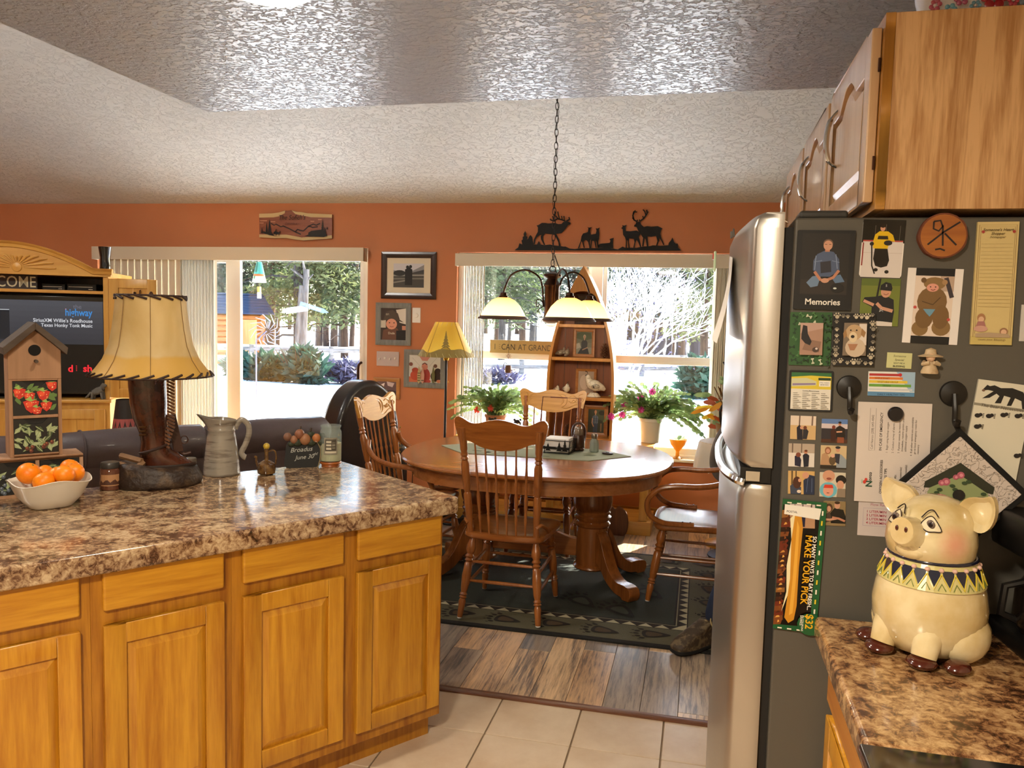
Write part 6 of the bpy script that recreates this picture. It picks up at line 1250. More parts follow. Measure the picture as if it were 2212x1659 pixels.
def television():
    off = .05; z0, z1 = AZL+.03, ap(150, 640, off)[1]; xr = ap(231, 700, off)[0]; xl = -xr; t = thing('television', 'black flat television showing a music channel screen in the armoire', 'television', world(0, off, AZL+.0005), ARZ); zb = AZL+.0005
    GLB = mat('gloss_black', hx('0a0a0b'), .12, coat=.6)
    MB().box(xl, xr, 0, .05, z0-zb, z1-zb).build('bezel', GLB, t, bevel=.006); MB().box(-.25, .25, -.02, .14, 0, .012).build('stand', GLB, t, bevel=.004); MB().box(-.05, .05, .02, .05, .01, .06).build('neck', GLB, t)
    E_ = N('lit_screen'); a = E_.n('Attribute', attribute_name='Col'); E_.l(a, 'Color', E_.b, 'Emission Color'); E_.b.inputs['Emission Strength'].default_value = .85; E_.b.inputs['Base Color'].default_value = (.004, .004, .004, 1); E_.b.inputs['Roughness'].default_value = .15
    m = MB(); S = lambda px_, py: (lambda v: (v[0], v[1]-zb))(ap(px_, py, off)); a, b = S(222, 652), S(222, 745); x_l = xl+.03; y = -.0008
    n = 8
    for i in range(n):
        za, zc = a[1]+(b[1]-a[1])*i/n, a[1]+(b[1]-a[1])*(i+1)/n; f = i/n; m.add([(x_l, y, zc), (a[0], y, zc), (a[0], y, za), (x_l, y, za)], [(0, 1, 2, 3)], (lin(58-22*f), lin(60-22*f), lin(66-22*f), 1))
    m.add([(x_l, y, z0-zb+.02), (a[0], y, z0-zb+.02), (a[0], y, b[1]), (x_l, y, b[1])], [(0, 1, 2, 3)], hx('060606')); y -= .0006
    q = S(20, 668); m.add([(x_l, y, b[1]+.03), (q[0], y, b[1]+.03), (q[0], y, q[1]), (x_l, y, q[1])], [(0, 1, 2, 3)], hx('14181e')); m.add([(x_l, y-.0003, q[1]-.004), (q[0], y-.0003, q[1]-.004), (q[0], y-.0003, q[1]), (x_l, y-.0003, q[1])], [(0, 1, 2, 3)], hx('b8bcc0'))
    def T(s, px_, py, hpx, c, al='r', bold=.0, sx=1): v = S(px_, py); k_ = S(px_, py-hpx)[1]-v[1]; m.text(s, v[0], v[1], k_/.7, y-.0006, hx(c), align=al, bold=bold, sx=sx)
    T('the', 176, 667, 9, '5a5a66', bold=.0); T('highway', 200, 683, 15, '2f6ea8', bold=.018, sx=.78); T("SiriusXM Willie's Roadhouse", 200, 697.5, 7.6, 'b0b0b4', bold=.012, sx=.92); T('Texas Honky Tonk Music', 200, 707.5, 7.2, 'b0b0b4', bold=.012, sx=.95)
    T('d', 158, 803, 14.5, 'c8202a', bold=.03); T('sh', 199, 803, 14.5, 'c8202a', bold=.03)
    v = S(165.5, 797); r_ = S(166.9, 797)[0]-v[0]
    for dz in (-1, 0, 1, 2): qq = circ(v[0], v[1]+dz*r_*2.6, r_*.8, n=10); m.add([(p[0], y-.0006, p[1]) for p in qq], [tuple(range(10))], hx('c8202a'))
    qq = ap(142, 672, off); m.add([(qq[0]-.004, y-.0006, qq[1]-zb+.012), (qq[0]+.006, y-.0006, qq[1]-zb+.012), (qq[0], y-.0006, qq[1]-zb+.02)], [(0, 1, 2)], hx('c86a28')); m.build('screen', E_.m, t, flat=True)
television()
def rec(x0, x1, label, h, c='101012'):
    a, b = ap(x0, 620, .12)[0], ap(x1, 620, .12)[0]; t = thing('receiver_box', label, 'receiver', world((a+b)/2, .12, AZS+.0005), ARZ); w = (b-a)/2
    MB().box(-w, w, 0, .25, 0, h).build('case', mat('receiver_black', hx(c), .3), t, bevel=.003); m = MB(); m.box(-w*.9, w*.75, -.001, 0, h*.52, h*.58); m.box(w*.45, w*.75, -.001, 0, h*.2, h*.28); m.build('front_trim', CHROME, t, kind='stuff')
rec(90, 140, 'small black receiver box beside the chalk welcome board', .045); rec(145, 208, 'flat black disc player at the right end of the armoire shelf', .05)
x0, x1 = ap(-76, 600, .07)[0], ap(80, 600, .07)[0]; t = thing('welcome_board', 'dark board with pale hand-lettered greeting on the armoire shelf', 'sign', world(x0, .07, AZS+.0005), ARZ); hz_ = ap(40, 593, .07)[1]-AZS
m = MB(); m.box(0, x1-x0, 0, .012, 0, hz_*.98, hx('2a1a12')); m.text('WELCOME', .008, hz_*.14, hz_*1.08, -.0008, hx('c8bc98'), bold=.004, sx=(x1-x0-.016)/(text_mesh('WELCOME', .004)[2]*hz_*1.08)); m.build('board', PRINT, t)
p = ap(214, 858, .005); t = thing('wolf_figurine', 'small grey wolf figurine at the right end of the armoire ledge', 'figurine', world(p[0], .005-.02, AZL+.0005), ARZ); WOLF = mat('wolf_grey', hx('6a665e'), .8, bump=(90, .7, .004))
m = MB(); m.tube([(-.035, 0, .045), (.0, 0, .06), (.03, 0, .075)], [.02, .028, .024], 10)
for a, b in ((-.04, -.012), (-.03, .012), (.03, -.012), (.038, .012)): m.tube([(a*.8, b, .05), (a, b, .0)], [.012, .008], 7)
m.tube([(.025, 0, .08), (.04, -.01, .105), (.06, -.02, .10)], [.018, .016, .008], 8); m.tube([(-.045, 0, .05), (-.07, 0, .02), (-.085, 0, .012)], [.010, .009, .004], 7); m.build('body', WOLF, t, ang=70)
p = ap(235, 572, .2); t = thing('black_vase', 'tall flared black vase on top of the armoire', 'vase', world(p[0]-.03, .22, AZT+.0305), ARZ); hv = ap(235, 534, .22)[1]-AZT-.03
MB().lathe([(.04, 0), (.042, .005), (.035, hv*.3), (.034, hv*.6), (.045, hv), (.04, hv), (.03, hv*.6), (.001, .01)], 24).build('body', mat('vase_black', hx('0e0e0f'), .2, coat=.6), t)
# ------------------------------------------------------------------ sofa behind the peninsula, recliner, end table lamp
LEA = mat('taupe_leather', hx('54484a'), .45, coat=.12, bump=(120, .25, .002), var=(5, hx('463c3e'), .4, .7)); DLEA = mat('black_leather', hx('1d191a'), .32, coat=.3, bump=(90, .25, .002))
def sofa():
    a = atz(700, 925, .905); loc = lambda v: ((v-PC).dot(PE), (v-PC).dot(PN)); x1, y0 = loc(atz(560, 907, .92)); xr = loc(a)[0]; xr += .22; t = thing('sofa', 'dark taupe leather sofa with rolled back seen over the peninsula', 'sofa', pen(0, 0, 0), PA)
    W_ = 2.25; xl = xr-W_; yb_ = y0-.10
    MB().box(xl, xr, yb_, yb_+.95, .06, .42).build('base', LEA, t, bevel=.04, seg=3); MB().box(xl, xr, yb_+.02, yb_+.24, .42, .80).build('back', LEA, t, bevel=.05, seg=3)
    n = 3
    for i in range(n):
        u0, u1 = xl+.0+W_*i/n, xl+W_*(i+1)/n; m = MB(); pts = [(u0+.004, y0, .80), (u0+.03, y0, .81), ((u0+u1)/2, y0, .815), (u1-.03, y0, .81), (u1-.004, y0, .80)]
        m.tube(pts, [.075, .108, .112, .108, .075], 20); m.build('back_cushion', LEA, t, ang=70); m = MB(); m.tube([(u0+.12, y0+.112*math.cos(b), .812+.112*math.sin(b)) for b in [2*PI*j/24 for j in range(24)]], .005, 6, closed=True); m.build('welt', LEA, t)
        MB().box(u0+.01, u1-.01, yb_+.24, yb_+.93, .42, .53).build('seat_cushion', LEA, t, bevel=.04, seg=3)
    for s in (0, 1): u = xl-.12 if s == 0 else xr-.06; MB().box(u, u+.2, yb_+.05, yb_+.95, .06, .64).build('arm', LEA, t, bevel=.07, seg=3)
sofa()
def recliner():
    p = atd(800, 822, 5.55); t = thing('recliner', 'black leather wingback recliner between patio door and carved armchair', 'armchair', (p.x-.03, p.y, 0), 1.15); zt = p.z
    m = MB(); o = smooth([(-.27, .30), (-.29, .6), (-.28, zt-.28), (-.20, zt-.10), (-.09, zt-.015), (0, zt), (.09, zt-.015), (.20, zt-.10), (.28, zt-.28), (.29, .6), (.27, .30)], 5); m.xprism([(v.x, v.y) for v in o], -.05, .14); m.build('backrest', DLEA, t, bevel=.06, seg=4)
    m = MB(); o = smooth([(-.21, .5), (-.22, zt-.3), (-.14, zt-.12), (0, zt-.06), (.14, zt-.12), (.22, zt-.3), (.21, .5)], 5); m.xprism([(v.x, v.y) for v in o], .13, .22); m.build('back_pad', DLEA, t, bevel=.05, seg=3)
    MB().box(-.31, .31, .08, .72, .10, .44).build('seat', DLEA, t, bevel=.06, seg=3)
    for s in (-1, 1): MB().box(s*.37-.08, s*.37+.08, .0, .75, .10, .62).build('arm', DLEA, t, bevel=.06, seg=3)
    m = MB()
    for i in range(14):
        for s in (-1, 1): m.ell((s*.285, -.05, .36+.03*i), .008, .006, .008, 6, 4)
    m.build('nail_head', mat('brass_nail', hx('a8843c'), .3, .9), t, kind='stuff')
recliner()
p = atd(272, 925, 5.15); t = thing('end_table', 'dark wood end table behind the boot lamp', 'table', (p.x, p.y, 0), .4); zt_ = p.z-.20; MB().box(-.25, .25, -.2, .2, zt_-.03, zt_).build('top', DARKWOOD, t, bevel=.004)
for a, b in ((-.22, -.17), (.22, -.17), (-.22, .17), (.22, .17)): MB().cbox((a, b, (zt_-.03)/2), .04, .04, zt_-.03).build('leg', DARKWOOD, t)
t = thing('small_lamp', 'small lamp with black shade banded with red triangles and trees behind the boot lamp', 'lamp', (p.x, p.y, zt_+.0004), .2); h1, h0 = atd(272, 862, 5.15).z-zt_, atd(272, 932, 5.15).z-zt_
MB().lathe([(.05, 0), (.052, .015), (.012, .03), (.012, h0+.03)], 16).build('base', BRONZE, t); m = MB(); rr = lambda u: .082-.026*u; q = lambda a, u, e=0: ((rr(u)+e)*math.sin(a), -(rr(u)+e)*math.cos(a), h0+(h1-h0)*u); m.lathe([(rr(0), h0), (rr(1), h1)], 30, col=hx('241a14')); m.f, m.c = m.f[:-2], m.c[:-2]
for i in range(30): a0, a1 = 2*PI*i/30, 2*PI*(i+1)/30; m.add([q(a0, 0, .0006), q(a1, 0, .0006), q(a1, .42, .0006), q(a0, .42, .0006)], [(0, 1, 2, 3)], hx('a8504a'))
for i in range(15): a = 2*PI*i/15; m.add([q(a-.2, 0, .0012), q(a+.2, 0, .0012), q(a, .36, .0012)], [(0, 1, 2)], hx('10181a'))
m.build('lamp_shade', PRINT, t)
# ------------------------------------------------------------------ refrigerator (front faces -x, its side faces the kitchen)
FY0, FY1, FZ = 1.85, 2.68, aty(1720, 470, 1.85).z
SIDE = mat('charcoal_enamel', hx('57534b'), .45, bump=(240, .12, .001)); k = N('brushed_steel'); k.b.inputs['Base Color'].default_value = hx('b4aea6'); k.b.inputs['Metallic'].default_value = .9; k.b.inputs['Roughness'].default_value = .3
mp = k.coords((400, 400, 3)); nz = k.n('TexNoise', i_Scale=1.0, i_Detail=2.0); k.l(mp, 0, nz, 'Vector'); k.bump(nz, 0, .05, .001); STEEL = k.m
ZG0, ZG1 = aty(1640, 1046, FY0).z, aty(1640, 1010, FY0).z
def fridge():
    t = thing('refrigerator', 'stainless top-freezer refrigerator with charcoal side covered in magnets', 'refrigerator', (0, FY0, 0)); W_ = FY1-FY0
    MB().box(.188, .885, 0, W_, .03, FZ).build('cabinet', SIDE, t, bevel=.006); MB().box(.20, .87, .03, W_-.03, 0, .03).build('foot_grille', BLACK, t)
    MB().box(.166, .188, .012, W_-.012, .08, FZ-.02).build('gasket', mat('gasket', hx('1c1a18'), .7), t)
    def door(z0, z1, rt, rb):
        n = 22; pl = []
        for i in range(n+1): u = i/n; pl.append((.104-.036*math.sin(PI*u)**.7, W_*u))
        plan = [(.168, 0), (.112, .0)]+[(pl[i][0], min(max(pl[i][1], .006), W_-.006)) for i in range(n+1)]+[(.112, W_), (.168, W_)]
        N_ = len(plan); vs = []; lev = [(z0, rb), (z0+rb*.4, rb*.25), (z0+rb, 0), (z1-rt, 0), (z1-rt*.45, rt*.22), (z1-rt*.12, rt*.6), (z1, rt*1.0)]
        for z, ins in lev: vs += [(min(x+ins*(.168-x)/.1, .168), y, z) for x, y in plan]
        m = MB(); m.add(vs, [(i*N_+q, i*N_+(q+1) % N_, (i+1)*N_+(q+1) % N_, (i+1)*N_+q) for i in range(len(lev)-1) for q in range(N_)]+[tuple(range(N_))[::-1], tuple((len(lev)-1)*N_+q for q in range(N_))]); return m.build('door', STEEL, t, ang=50)
    d1 = door(ZG1, FZ+.012, .035, .02); d2 = door(.09, ZG0, .03, .01)
    m = MB(); m.box(.10, .166, .004, W_-.004, ZG0+.002, ZG1-.002); m.build('handle_recess', BLACK, t); m = MB(); m.tube([tuple(v) for v in smooth([(.112, .008, ZG0+.002), (.092, .03, ZG0+.004), (.070, .2, ZG0-.004), (.064, W_/2, ZG0-.008), (.070, W_-.2, ZG0-.004), (.092, W_-.03, ZG0+.004)])], .011, 8); m.build('handle', CHROME, d2)
    m = MB(); m.bar((.112, -.003, ZG0+.018), (.142, -.003, ZG0+.018), .004, .022); m.build('handle_cap', CHROME, d2)
    m = MB(); m.box(.20, .30, .02, .11, FZ, FZ+.018); m.build('hinge_cover', mat('hinge_grey', hx('3a3834'), .5), t, bevel=.006)
    a = aty(1611, 515, 2.0); m = MB(); 
    for pts in ([(0, .0), (.012, .018), (.02, 0)], [(.02, .0), (.03, .014), (.04, .0)], [(.043, 0), (.046, .016)]): m.tube([(.066-.12*v[0], .105+v[0], a.z-.0+v[1]) for v in pts], .0022, 5)
    m.build('emblem', mat('emblem_grey', hx('5a5650'), .4), d1, kind='stuff')
fridge()
m = MB(); 
rows = []
for i in range(9):
    u = i/8; z = aty(1600, 560, 2.1).z-.21*u; c = -.006+.03*u**2
    rows.append([(.062-c-.01*math.sin(3*q)*u, .20+.21*q-.06*u*(1-q), z+.02*q) for q in (0, .25, .5, .75, 1)])
m.add([p for r in rows for p in r], [(i*5+j, i*5+j+1, (i+1)*5+j+1, (i+1)*5+j) for i in range(8) for j in range(4)], hx('e6e2da')); o = m.build('note_paper', PRINT, loc=(-.0, FY0, 0)); tag(o, 'curled white paper pinned to the freezer door front', 'paper')
t = thing('green_magnet', 'small green and red clip magnet holding paper on the freezer door', 'magnet', (.03, FY0+.27, rows[0][2][2]-.01)); MB().box(-.006, .0, -.025, .025, -.03, .02).build('clip', mat('mint_plastic', hx('b8d0b0'), .4), t, bevel=.003); MB().box(-.009, -.006, -.02, .02, .0, .014).build('clip_bar', mat('red_plastic', hx('b83a34'), .4), t)
# ------------------------------------------------------------------ magnets, photos and papers on the refrigerator side
def mag(name, label, cat, quad, items, base='ffffff', layer=0, thick=.0022, rnd=0, group=None, m_=None, part='print'):
    P_ = [aty(x, y, FY0) for x, y in quad]; tl, tr, br, bl = P_; w = ((tr-tl).length+(br-bl).length)/2; h = ((tl-bl).length+(tr-br).length)/2; r = math.atan2((tr.z-tl.z+br.z-bl.z), (tr.x-tl.x+br.x-bl.x)); c = (tl+tr+br+bl)/4
    ux, uz = Vector((math.cos(r), 0, math.sin(r))), Vector((-math.sin(r), 0, math.cos(r))); o = c-ux*w/2-uz*h/2; y = FY0-.0004-.0042*layer-thick
    t = thing(name, label, cat, (o.x, y, o.z), 0, group, ry=-r); m = MB(); bd = rrect(0, 0, w, h, max(rnd*w, .0006), 3); m.xprism(bd, 0, thick, hx(base)); draw(m, items, w, h, -.0001, .00007); m.build(part, m_ or PRINT, t, flat=True); return t, w, h, r
def q4(x0, y0, x1, y1, s=0): return [(x0+s, y0), (x1+s, y0+2), (x1-s, y1), (x0-s, y1-2)]
SK, SK2 = 'c89478', 'b87e62'
mag('photo_frame_magnet', 'black magnetic frame lettered Memories with photo of a crouching man', 'picture frame', [(1723, 497), (1848, 499), (1837, 671), (1713, 668)],
    [('r', '1c1713', .09, .19, .91, .96), ('p', '2a221c', [(.1, .2), (.9, .2), (.9, .4), (.1, .38)]), ('p', '6a82a0', [(.2, .34), (.3, .42), (.45, .44), (.4, .3), (.28, .28)]), ('p', '5a7494', [(.62, .42), (.78, .45), (.86, .36), (.7, .34)]), ('p', '4a5876', [(.3, .5), (.3, .62), (.36, .7), (.5, .75), (.64, .73), (.74, .64), (.76, .5), (.6, .42), (.42, .42)]), ('p', '2a2a34', [(.42, .6), (.6, .62), (.62, .48), (.44, .46)]), ('s', '8a9ab8', [(.34, .68), (.33, .5)], .012), ('s', '8a9ab8', [(.68, .7), (.72, .52)], .012), ('s', '7a8aa8', [(.31, .6), (.45, .62)], .01), ('s', '7a8aa8', [(.62, .62), (.75, .6)], .01),
     ('s', SK2, [(.33, .48), (.44, .38), (.53, .37)], .05), ('s', SK2, [(.75, .5), (.66, .41), (.53, .37)], .05), ('e', SK, .52, .37, .07, .03), ('r', SK2, .49, .73, .57, .79), ('e', '6a5240', .535, .835, .085, .055), ('e', SK, .535, .81, .078, .062), ('s', '5a4034', [(.48, .822), (.52, .822)], .01), ('s', '5a4034', [(.55, .822), (.59, .822)], .01), ('e', '100e0c', .74, .28, .12, .06), ('e', 'c8d0cc', .7, .275, .03, .012), ('t', 'e8e4dc', 'Memories', .5, .065, .105, 'c', .02)], '0b0a0a', thick=.006, rnd=.02)
mag('photo_magnet', 'rounded photo magnet of a hockey player in yellow on the ice', 'photo', [(1864, 474), (1955, 476), (1948, 601), (1856, 598)],
    [('r', '14120f', 0, .6, 1, 1), ('r', 'd8d0cc', .03, .0, .97, .62), ('r', 'b04a44', .03, .62, .97, .645), ('r', 'c8bcb6', .03, .42, .97, .43), ('s', '8a2c2a', [(.04, .6), (.04, .2)], .03), ('s', '5a544c', [(.3, .64), (.3, .9)], .012), ('s', '5a544c', [(.55, .64), (.55, .92)], .012), ('s', '5a544c', [(.88, .64), (.88, .9)], .012), ('p', '181614', [(.32, .5), (.62, .5), (.68, .3), (.64, .2), (.5, .17), (.36, .2), (.3, .32)]), ('p', 'e0b818', [(.28, .5), (.62, .5), (.66, .64), (.78, .62), (.72, .74), (.6, .8), (.4, .8), (.3, .74), (.26, .6)]), ('p', '2a2418', [(.36, .66), (.62, .66), (.6, .72), (.38, .72)]), ('e', '222222', .62, .6, .1, .045), ('e', '222222', .24, .58, .05, .035), ('e', SK, .47, .85, .06, .05), ('e', '2a1c14', .47, .89, .06, .03), ('s', '1a1a1a', [(.24, .55), (.28, .2), (.36, .06)], .03), ('e', '1a1a1a', .38, .13, .05, .03), ('e', '1a1a1a', .64, .1, .05, .03), ('e', '0e0c0a', .49, .33, .14, .12)], 'e8e2dc', rnd=.08, m_=GLOSSPRINT)
mag('photo_magnet', 'photo of a smiling boy in black shirt holding a baseball bat', 'photo', q4(1858, 601, 1942, 705), [('r', '6f7a2c', 0, 0, 1, 1), ('r', '5a6a24', 0, .85, 1, 1), ('s', '181410', [(.48, 1), (.4, .5)], .05), ('r', 'd8cec4', .3, 0, .85, .12), ('p', '141416', [(.3, .1), (.3, .4), (.05, .5), (.1, .6), (.4, .62), (.6, .66), (.85, .56), (.88, .3), (.85, .08), (.55, .1)]), ('s', SK, [(.08, .53), (.35, .44)], .08), ('s', SK, [(.84, .32), (.55, .38), (.42, .48)], .09), ('e', SK, .64, .72, .13, .12), ('p', '101014', [(.48, .76), (.5, .86), (.62, .93), (.76, .9), (.8, .8), (.78, .74)]), ('t', 'd8d8d8', 'S', .62, .83, .07, 'l'), ('s', '8a5240', [(.58, .68), (.65, .66), (.71, .69)], .02), ('s', 'c8c8c8', [(.5, .3), (.55, .38), (.6, .3), (.5, .35), (.6, .35), (.5, .3)], .012)], '6f7a2c', layer=0)
mag('photo_print', 'white-bordered photo of a baby in a fuzzy brown bear suit', 'photo', [(1961, 578), (2081, 582), (2067, 745), (1948, 740)], [('r', '0c0b0a', .15, 0, .85, 1), ('r', 'e0cfc0', .15, .1, .85, .9), ('r', 'b8a08c', .6, .7, .85, .9), ('s', '3a3236', [(.7, .88), (.83, .62)], .08), ('e', '7a5c34', .48, .56, .27, .2), ('e', '86683c', .3, .2, .15, .1), ('e', '86683c', .68, .22, .17, .11), ('e', '765830', .36, .34, .16, .14), ('e', '765830', .66, .36, .15, .16), ('e', '8a6c40', .5, .8, .2, .085), ('e', '6a4e2c', .3, .84, .05, .035), ('e', 'a8845a', .68, .82, .05, .035), ('e', 'd89884', .47, .745, .11, .055), ('s', '7a3a30', [(.44, .72), (.48, .71), (.52, .725)], .015), ('e', '3a241c', .43, .755, .014, .008), ('e', '3a241c', .52, .755, .014, .008), ('p', '6a98b0', [(.33, .46), (.55, .46), (.5, .4), (.46, .36), (.4, .4)]), ('s', '4a3620', [(.3, .56), (.5, .52), (.62, .62)], .012), ('e', 'c04a44', .18, .48, .03, .02), ('e', 'c04a44', .8, .33, .03, .02)], 'e8e2de')
c = aty(2032, 511, FY0); t = thing('wood_slice', 'round orange wood slice magnet branded with a stick figure mark', 'magnet', (c.x, FY0-.0005, c.z)); R_ = aty(2085, 511, FY0).x-c.x
m = MB(); m.xprism([(x*(1+.02*math.sin(5*i)), z*(1+.015*math.cos(3*i))) for i, (x, z) in enumerate(circ(0, 0, R_, n=36))], -.018, 0, hx('6a3212')); m.build('bark', PRINT, t); m = MB(); m.add([(x, -.0184, z) for x, z in circ(0, 0, R_*.93, n=32)], [tuple(range(32))]); m.build('face', wood('slice_face', hx('b06a20'), hx('8e4c14'), 'x', 12, .5), t)
m = MB(); S_ = lambda pts: [(x*R_, z*R_) for x, z in pts]
for pts in ([(-.42, .62), (-.15, .66), (-.05, .4), (-.2, .2), (-.42, .3), (-.42, .62)], [(-.05, .45), (.0, -.45)], [(-.62, -.4), (.0, .15), (.65, .6)], [(.05, .1), (.55, -.42)], [(-.3, -.62), (-.1, -.58), (.1, -.66)]): m.stroke(S_(pts), R_*.075, -.0190, hx('1c0d08'))
m.build('brand_mark', PRINT, t, flat=True)
t_, w_, h_, r_ = mag('note_pad', 'tall cream lined note pad with heart border and little child drawing', 'note pad', [(2109, 480), (2195, 480), (2187, 745), (2094, 744)], [('r', 'c8b46a', .0, 0, 1, .07), ('s', '8a6a3a', [(.05, .06), (.05, .975), (.95, .975), (.95, .06)], .012), ('s', '8a6a3a', [(.09, .09), (.09, .96), (.91, .96), (.91, .09)], .008)]+[('r', 'b8a06a', .12, .82-.03*i, .88, .8225-.03*i) for i in range(18)]+
    [('t', '5a4a24', "Someone's Heart", .5, .925, .032, 'c', .01, 0, .3), ('t', '5a4a24', 'Shopper', .5, .895, .03, 'c', .01, 0, .3), ('t', '6a5a34', 'Notepaper', .5, .868, .026, 'c', 0, 0, .3), ('e', 'a83a34', .14, .92, .04, .012), ('e', 'a83a34', .88, .92, .04, .012), ('e', 'a87850', .22, .22, .1, .035), ('e', 'd8b090', .22, .205, .07, .026), ('p', 'a8706a', [(.08, .13), (.36, .13), (.3, .19), (.14, .19)]), ('e', 'c89a8a', .22, .13, .17, .025), ('e', '9a7050', .78, .11, .1, .03), ('e', 'd8b090', .78, .105, .07, .022), ('p', 'b0987a', [(.1, .09), (.4, .1), (.9, .09), (.95, .06), (.1, .06)]), ('t', '8a7448', 'count your blessings', .5, .035, .025, 'c')], 'd2bc80', thick=.007, part='pad')
bones = [('r', '2f5a2c', 0, 0, 1, 1)]; rn = random.Random(2)
def bone(x, z, a, c, k_=.05):
    r = []
    for s in (-1, 1):
        for q in (-1, 1): r.append(('e', c, x+k_*s*math.cos(a)-.35*k_*q*math.sin(a), z+(k_*s*math.sin(a)+.35*k_*q*math.cos(a))*.8, .02, .016))
    r.append(('s', c, [(x-k_*math.cos(a), z-k_*math.sin(a)*.8), (x+k_*math.cos(a), z+k_*math.sin(a)*.8)], .024)); return r
for i in range(6):
    for j in range(7):
        if not (.2 < (i+.5)/6 < .8 and .22 < (j+.5)/7 < .78): bones += bone((i+.5)/6+rn.uniform(-.04, .04), (j+.5)/7+rn.uniform(-.03, .03), rn.uniform(0, 3.1), rn.choice(['14301a', '14301a', '1c3c20', 'c8ccb0', '4a7a44']))
mag('photo_frame_magnet', 'green dog-bone patterned magnetic frame with photo of a dark dog', 'picture frame', [(1708, 674), (1797, 675), (1793, 790), (1702, 788)], bones+[('r', 'a88470', .24, .2, .78, .8), ('p', 'b8988a', [(.24, .6), (.78, .7), (.78, .8), (.24, .8)]), ('p', '8a6a58', [(.3, .3), (.7, .25), (.75, .45), (.4, .5)]), ('p', '1c1a1e', [(.27, .6), (.3, .76), (.4, .74), (.42, .6), (.52, .45), (.48, .38), (.36, .42), (.27, .5)]), ('e', '4a3830', .62, .3, .08, .05), ('e', 'd8c8c0', .64, .32, .03, .02)], '2f5a2c', thick=.004, rnd=.06)
paws = [('r', '131010', 0, 0, 1, 1)]
for i in range(7):
    for j in range(8):
        if not (.18 < (i+.5)/7 < .82 and .18 < (j+.5)/8 < .82):
            x, z, k_ = (i+.5)/7+rn.uniform(-.03, .03), (j+.5)/8+rn.uniform(-.02, .02), rn.choice([.03, .042, .05]); cc = rn.choice(['c8bca4', 'b8ac94', '8a8272']); paws.append(('e', cc, x, z, k_, k_*.75))
            for q in (-1.1, -.4, .4, 1.1): paws.append(('e', cc, x+k_*1.5*math.sin(q), z+k_*1.35*math.cos(q), k_*.38, k_*.38))
mag('photo_frame_magnet', 'black paw-print magnetic frame with photo of a yellow dog', 'picture frame', [(1798, 677), (1888, 677), (1888, 791), (1798, 789)], paws+[('p', '7a6a58', [(.22, .2), (.78, .2), (.78, .82), (.24, .82)]), ('r', 'd8ccc0', .6, .4, .78, .8), ('e', 'c8b49c', .52, .35, .24, .18), ('e', 'b89a74', .48, .64, .2, .15), ('p', '9a7448', [(.28, .7), (.22, .62), (.24, .52), (.32, .58)]), ('p', '9a7448', [(.66, .72), (.76, .64), (.72, .54), (.64, .6)]), ('e', 'd8c4a0', .46, .55, .1, .1), ('e', '1c1410', .45, .56, .045, .03), ('e', '1c1410', .4, .68, .02, .015), ('e', '1c1410', .54, .68, .02, .015), ('p', 'a87858', [(.34, .42), (.58, .42), (.5, .3), (.4, .3)])], '131010', thick=.004, layer=1, rnd=.06)
mag('card_magnet', 'tiny yellow-green lettered card magnet beside the child figurine', 'card', [(1916, 761), (1970, 763), (1968, 797), (1914, 794)], [('t', '4a4a30', 'Someone', .5, .72, .2, 'c', 0, 0, .3), ('t', '4a4a30', 'Special', .5, .48, .2, 'c', 0, 0, .3), ('t', '34342a', 'SENT ME A', .5, .28, .14, 'c'), ('t', '24241c', 'BLESSING', .5, .07, .17, 'c', .02)], 'c8c890')
c = aty(2003, 806, FY0); t = thing('child_figurine_magnet', 'little cream figurine magnet of a child in a wide floppy hat', 'magnet', (c.x, FY0-.016, c.z)); IV = mat('ivory_resin', hx('c8b08c'), .5, var=(60, hx('a88a68'), .5, .7)); s_ = (aty(2003, 746, FY0).z-c.z)
MB().lathe([(.017, 0), (.0175, .004), (.010, .36*s_), (.006, .45*s_)], 14, sy=.8).build('dress', IV, t); MB().ell((0, -.002, .58*s_), .009, .009, .010).build('head', mat('doll_skin', hx('d8b494'), .5), t); m = MB(); m.lathe([(.024, .60*s_), (.025, .63*s_), (.012, .70*s_), (.010, .86*s_), (.001, .92*s_)], 16, sy=.6); m.build('hat', IV, t)
for s in (-1, 1): MB().tube([(s*.011, 0, .42*s_), (s*.016, -.006, .34*s_), (s*.004, -.012, .40*s_)], .004, 6).build('arm', IV, t)
mag('card_magnet', 'black-edged cooking measure chart magnet with green and yellow header', 'card', [(1706, 799), (1801, 802), (1797, 890), (1701, 887)], [('r', 'ddd8cc', .05, .05, .95, .95), ('p', '2f6a3a', [(.05, .95), (.95, .95), (.95, .86), (.5, .88), (.05, .84)]), ('p', 'd8c23a', [(.05, .84), (.5, .88), (.95, .86), (.95, .55), (.05, .55)]), ('p', 'c8c8a0', [(.05, .8), (.4, .82), (.62, .74), (.62, .64), (.05, .6)]), ('p', '8a7aa0', [(.08, .68), (.6, .7), (.6, .66), (.08, .63)]), ('r', 'e8e4d8', .68, .62, .93, .76), ('r', '1c3a24', .66, .77, .94, .83), ('t', '222222', 'CALL TODAY', .80, .7, .035, 'c', .01), ('t', '222222', 'MORE INFO', .80, .65, .035, 'c', .01), ('t', '2a2a2a', 'Cooking Measurements', .5, .49, .04, 'c', .01)]+[('r', '7a766c', .1+.21*(i % 4), .44-.045*(i//4), .1+.21*(i % 4)+.1+.04*((i*7) % 3), .452-.045*(i//4)) for i in range(36)], '10100e', thick=.003, rnd=.04)
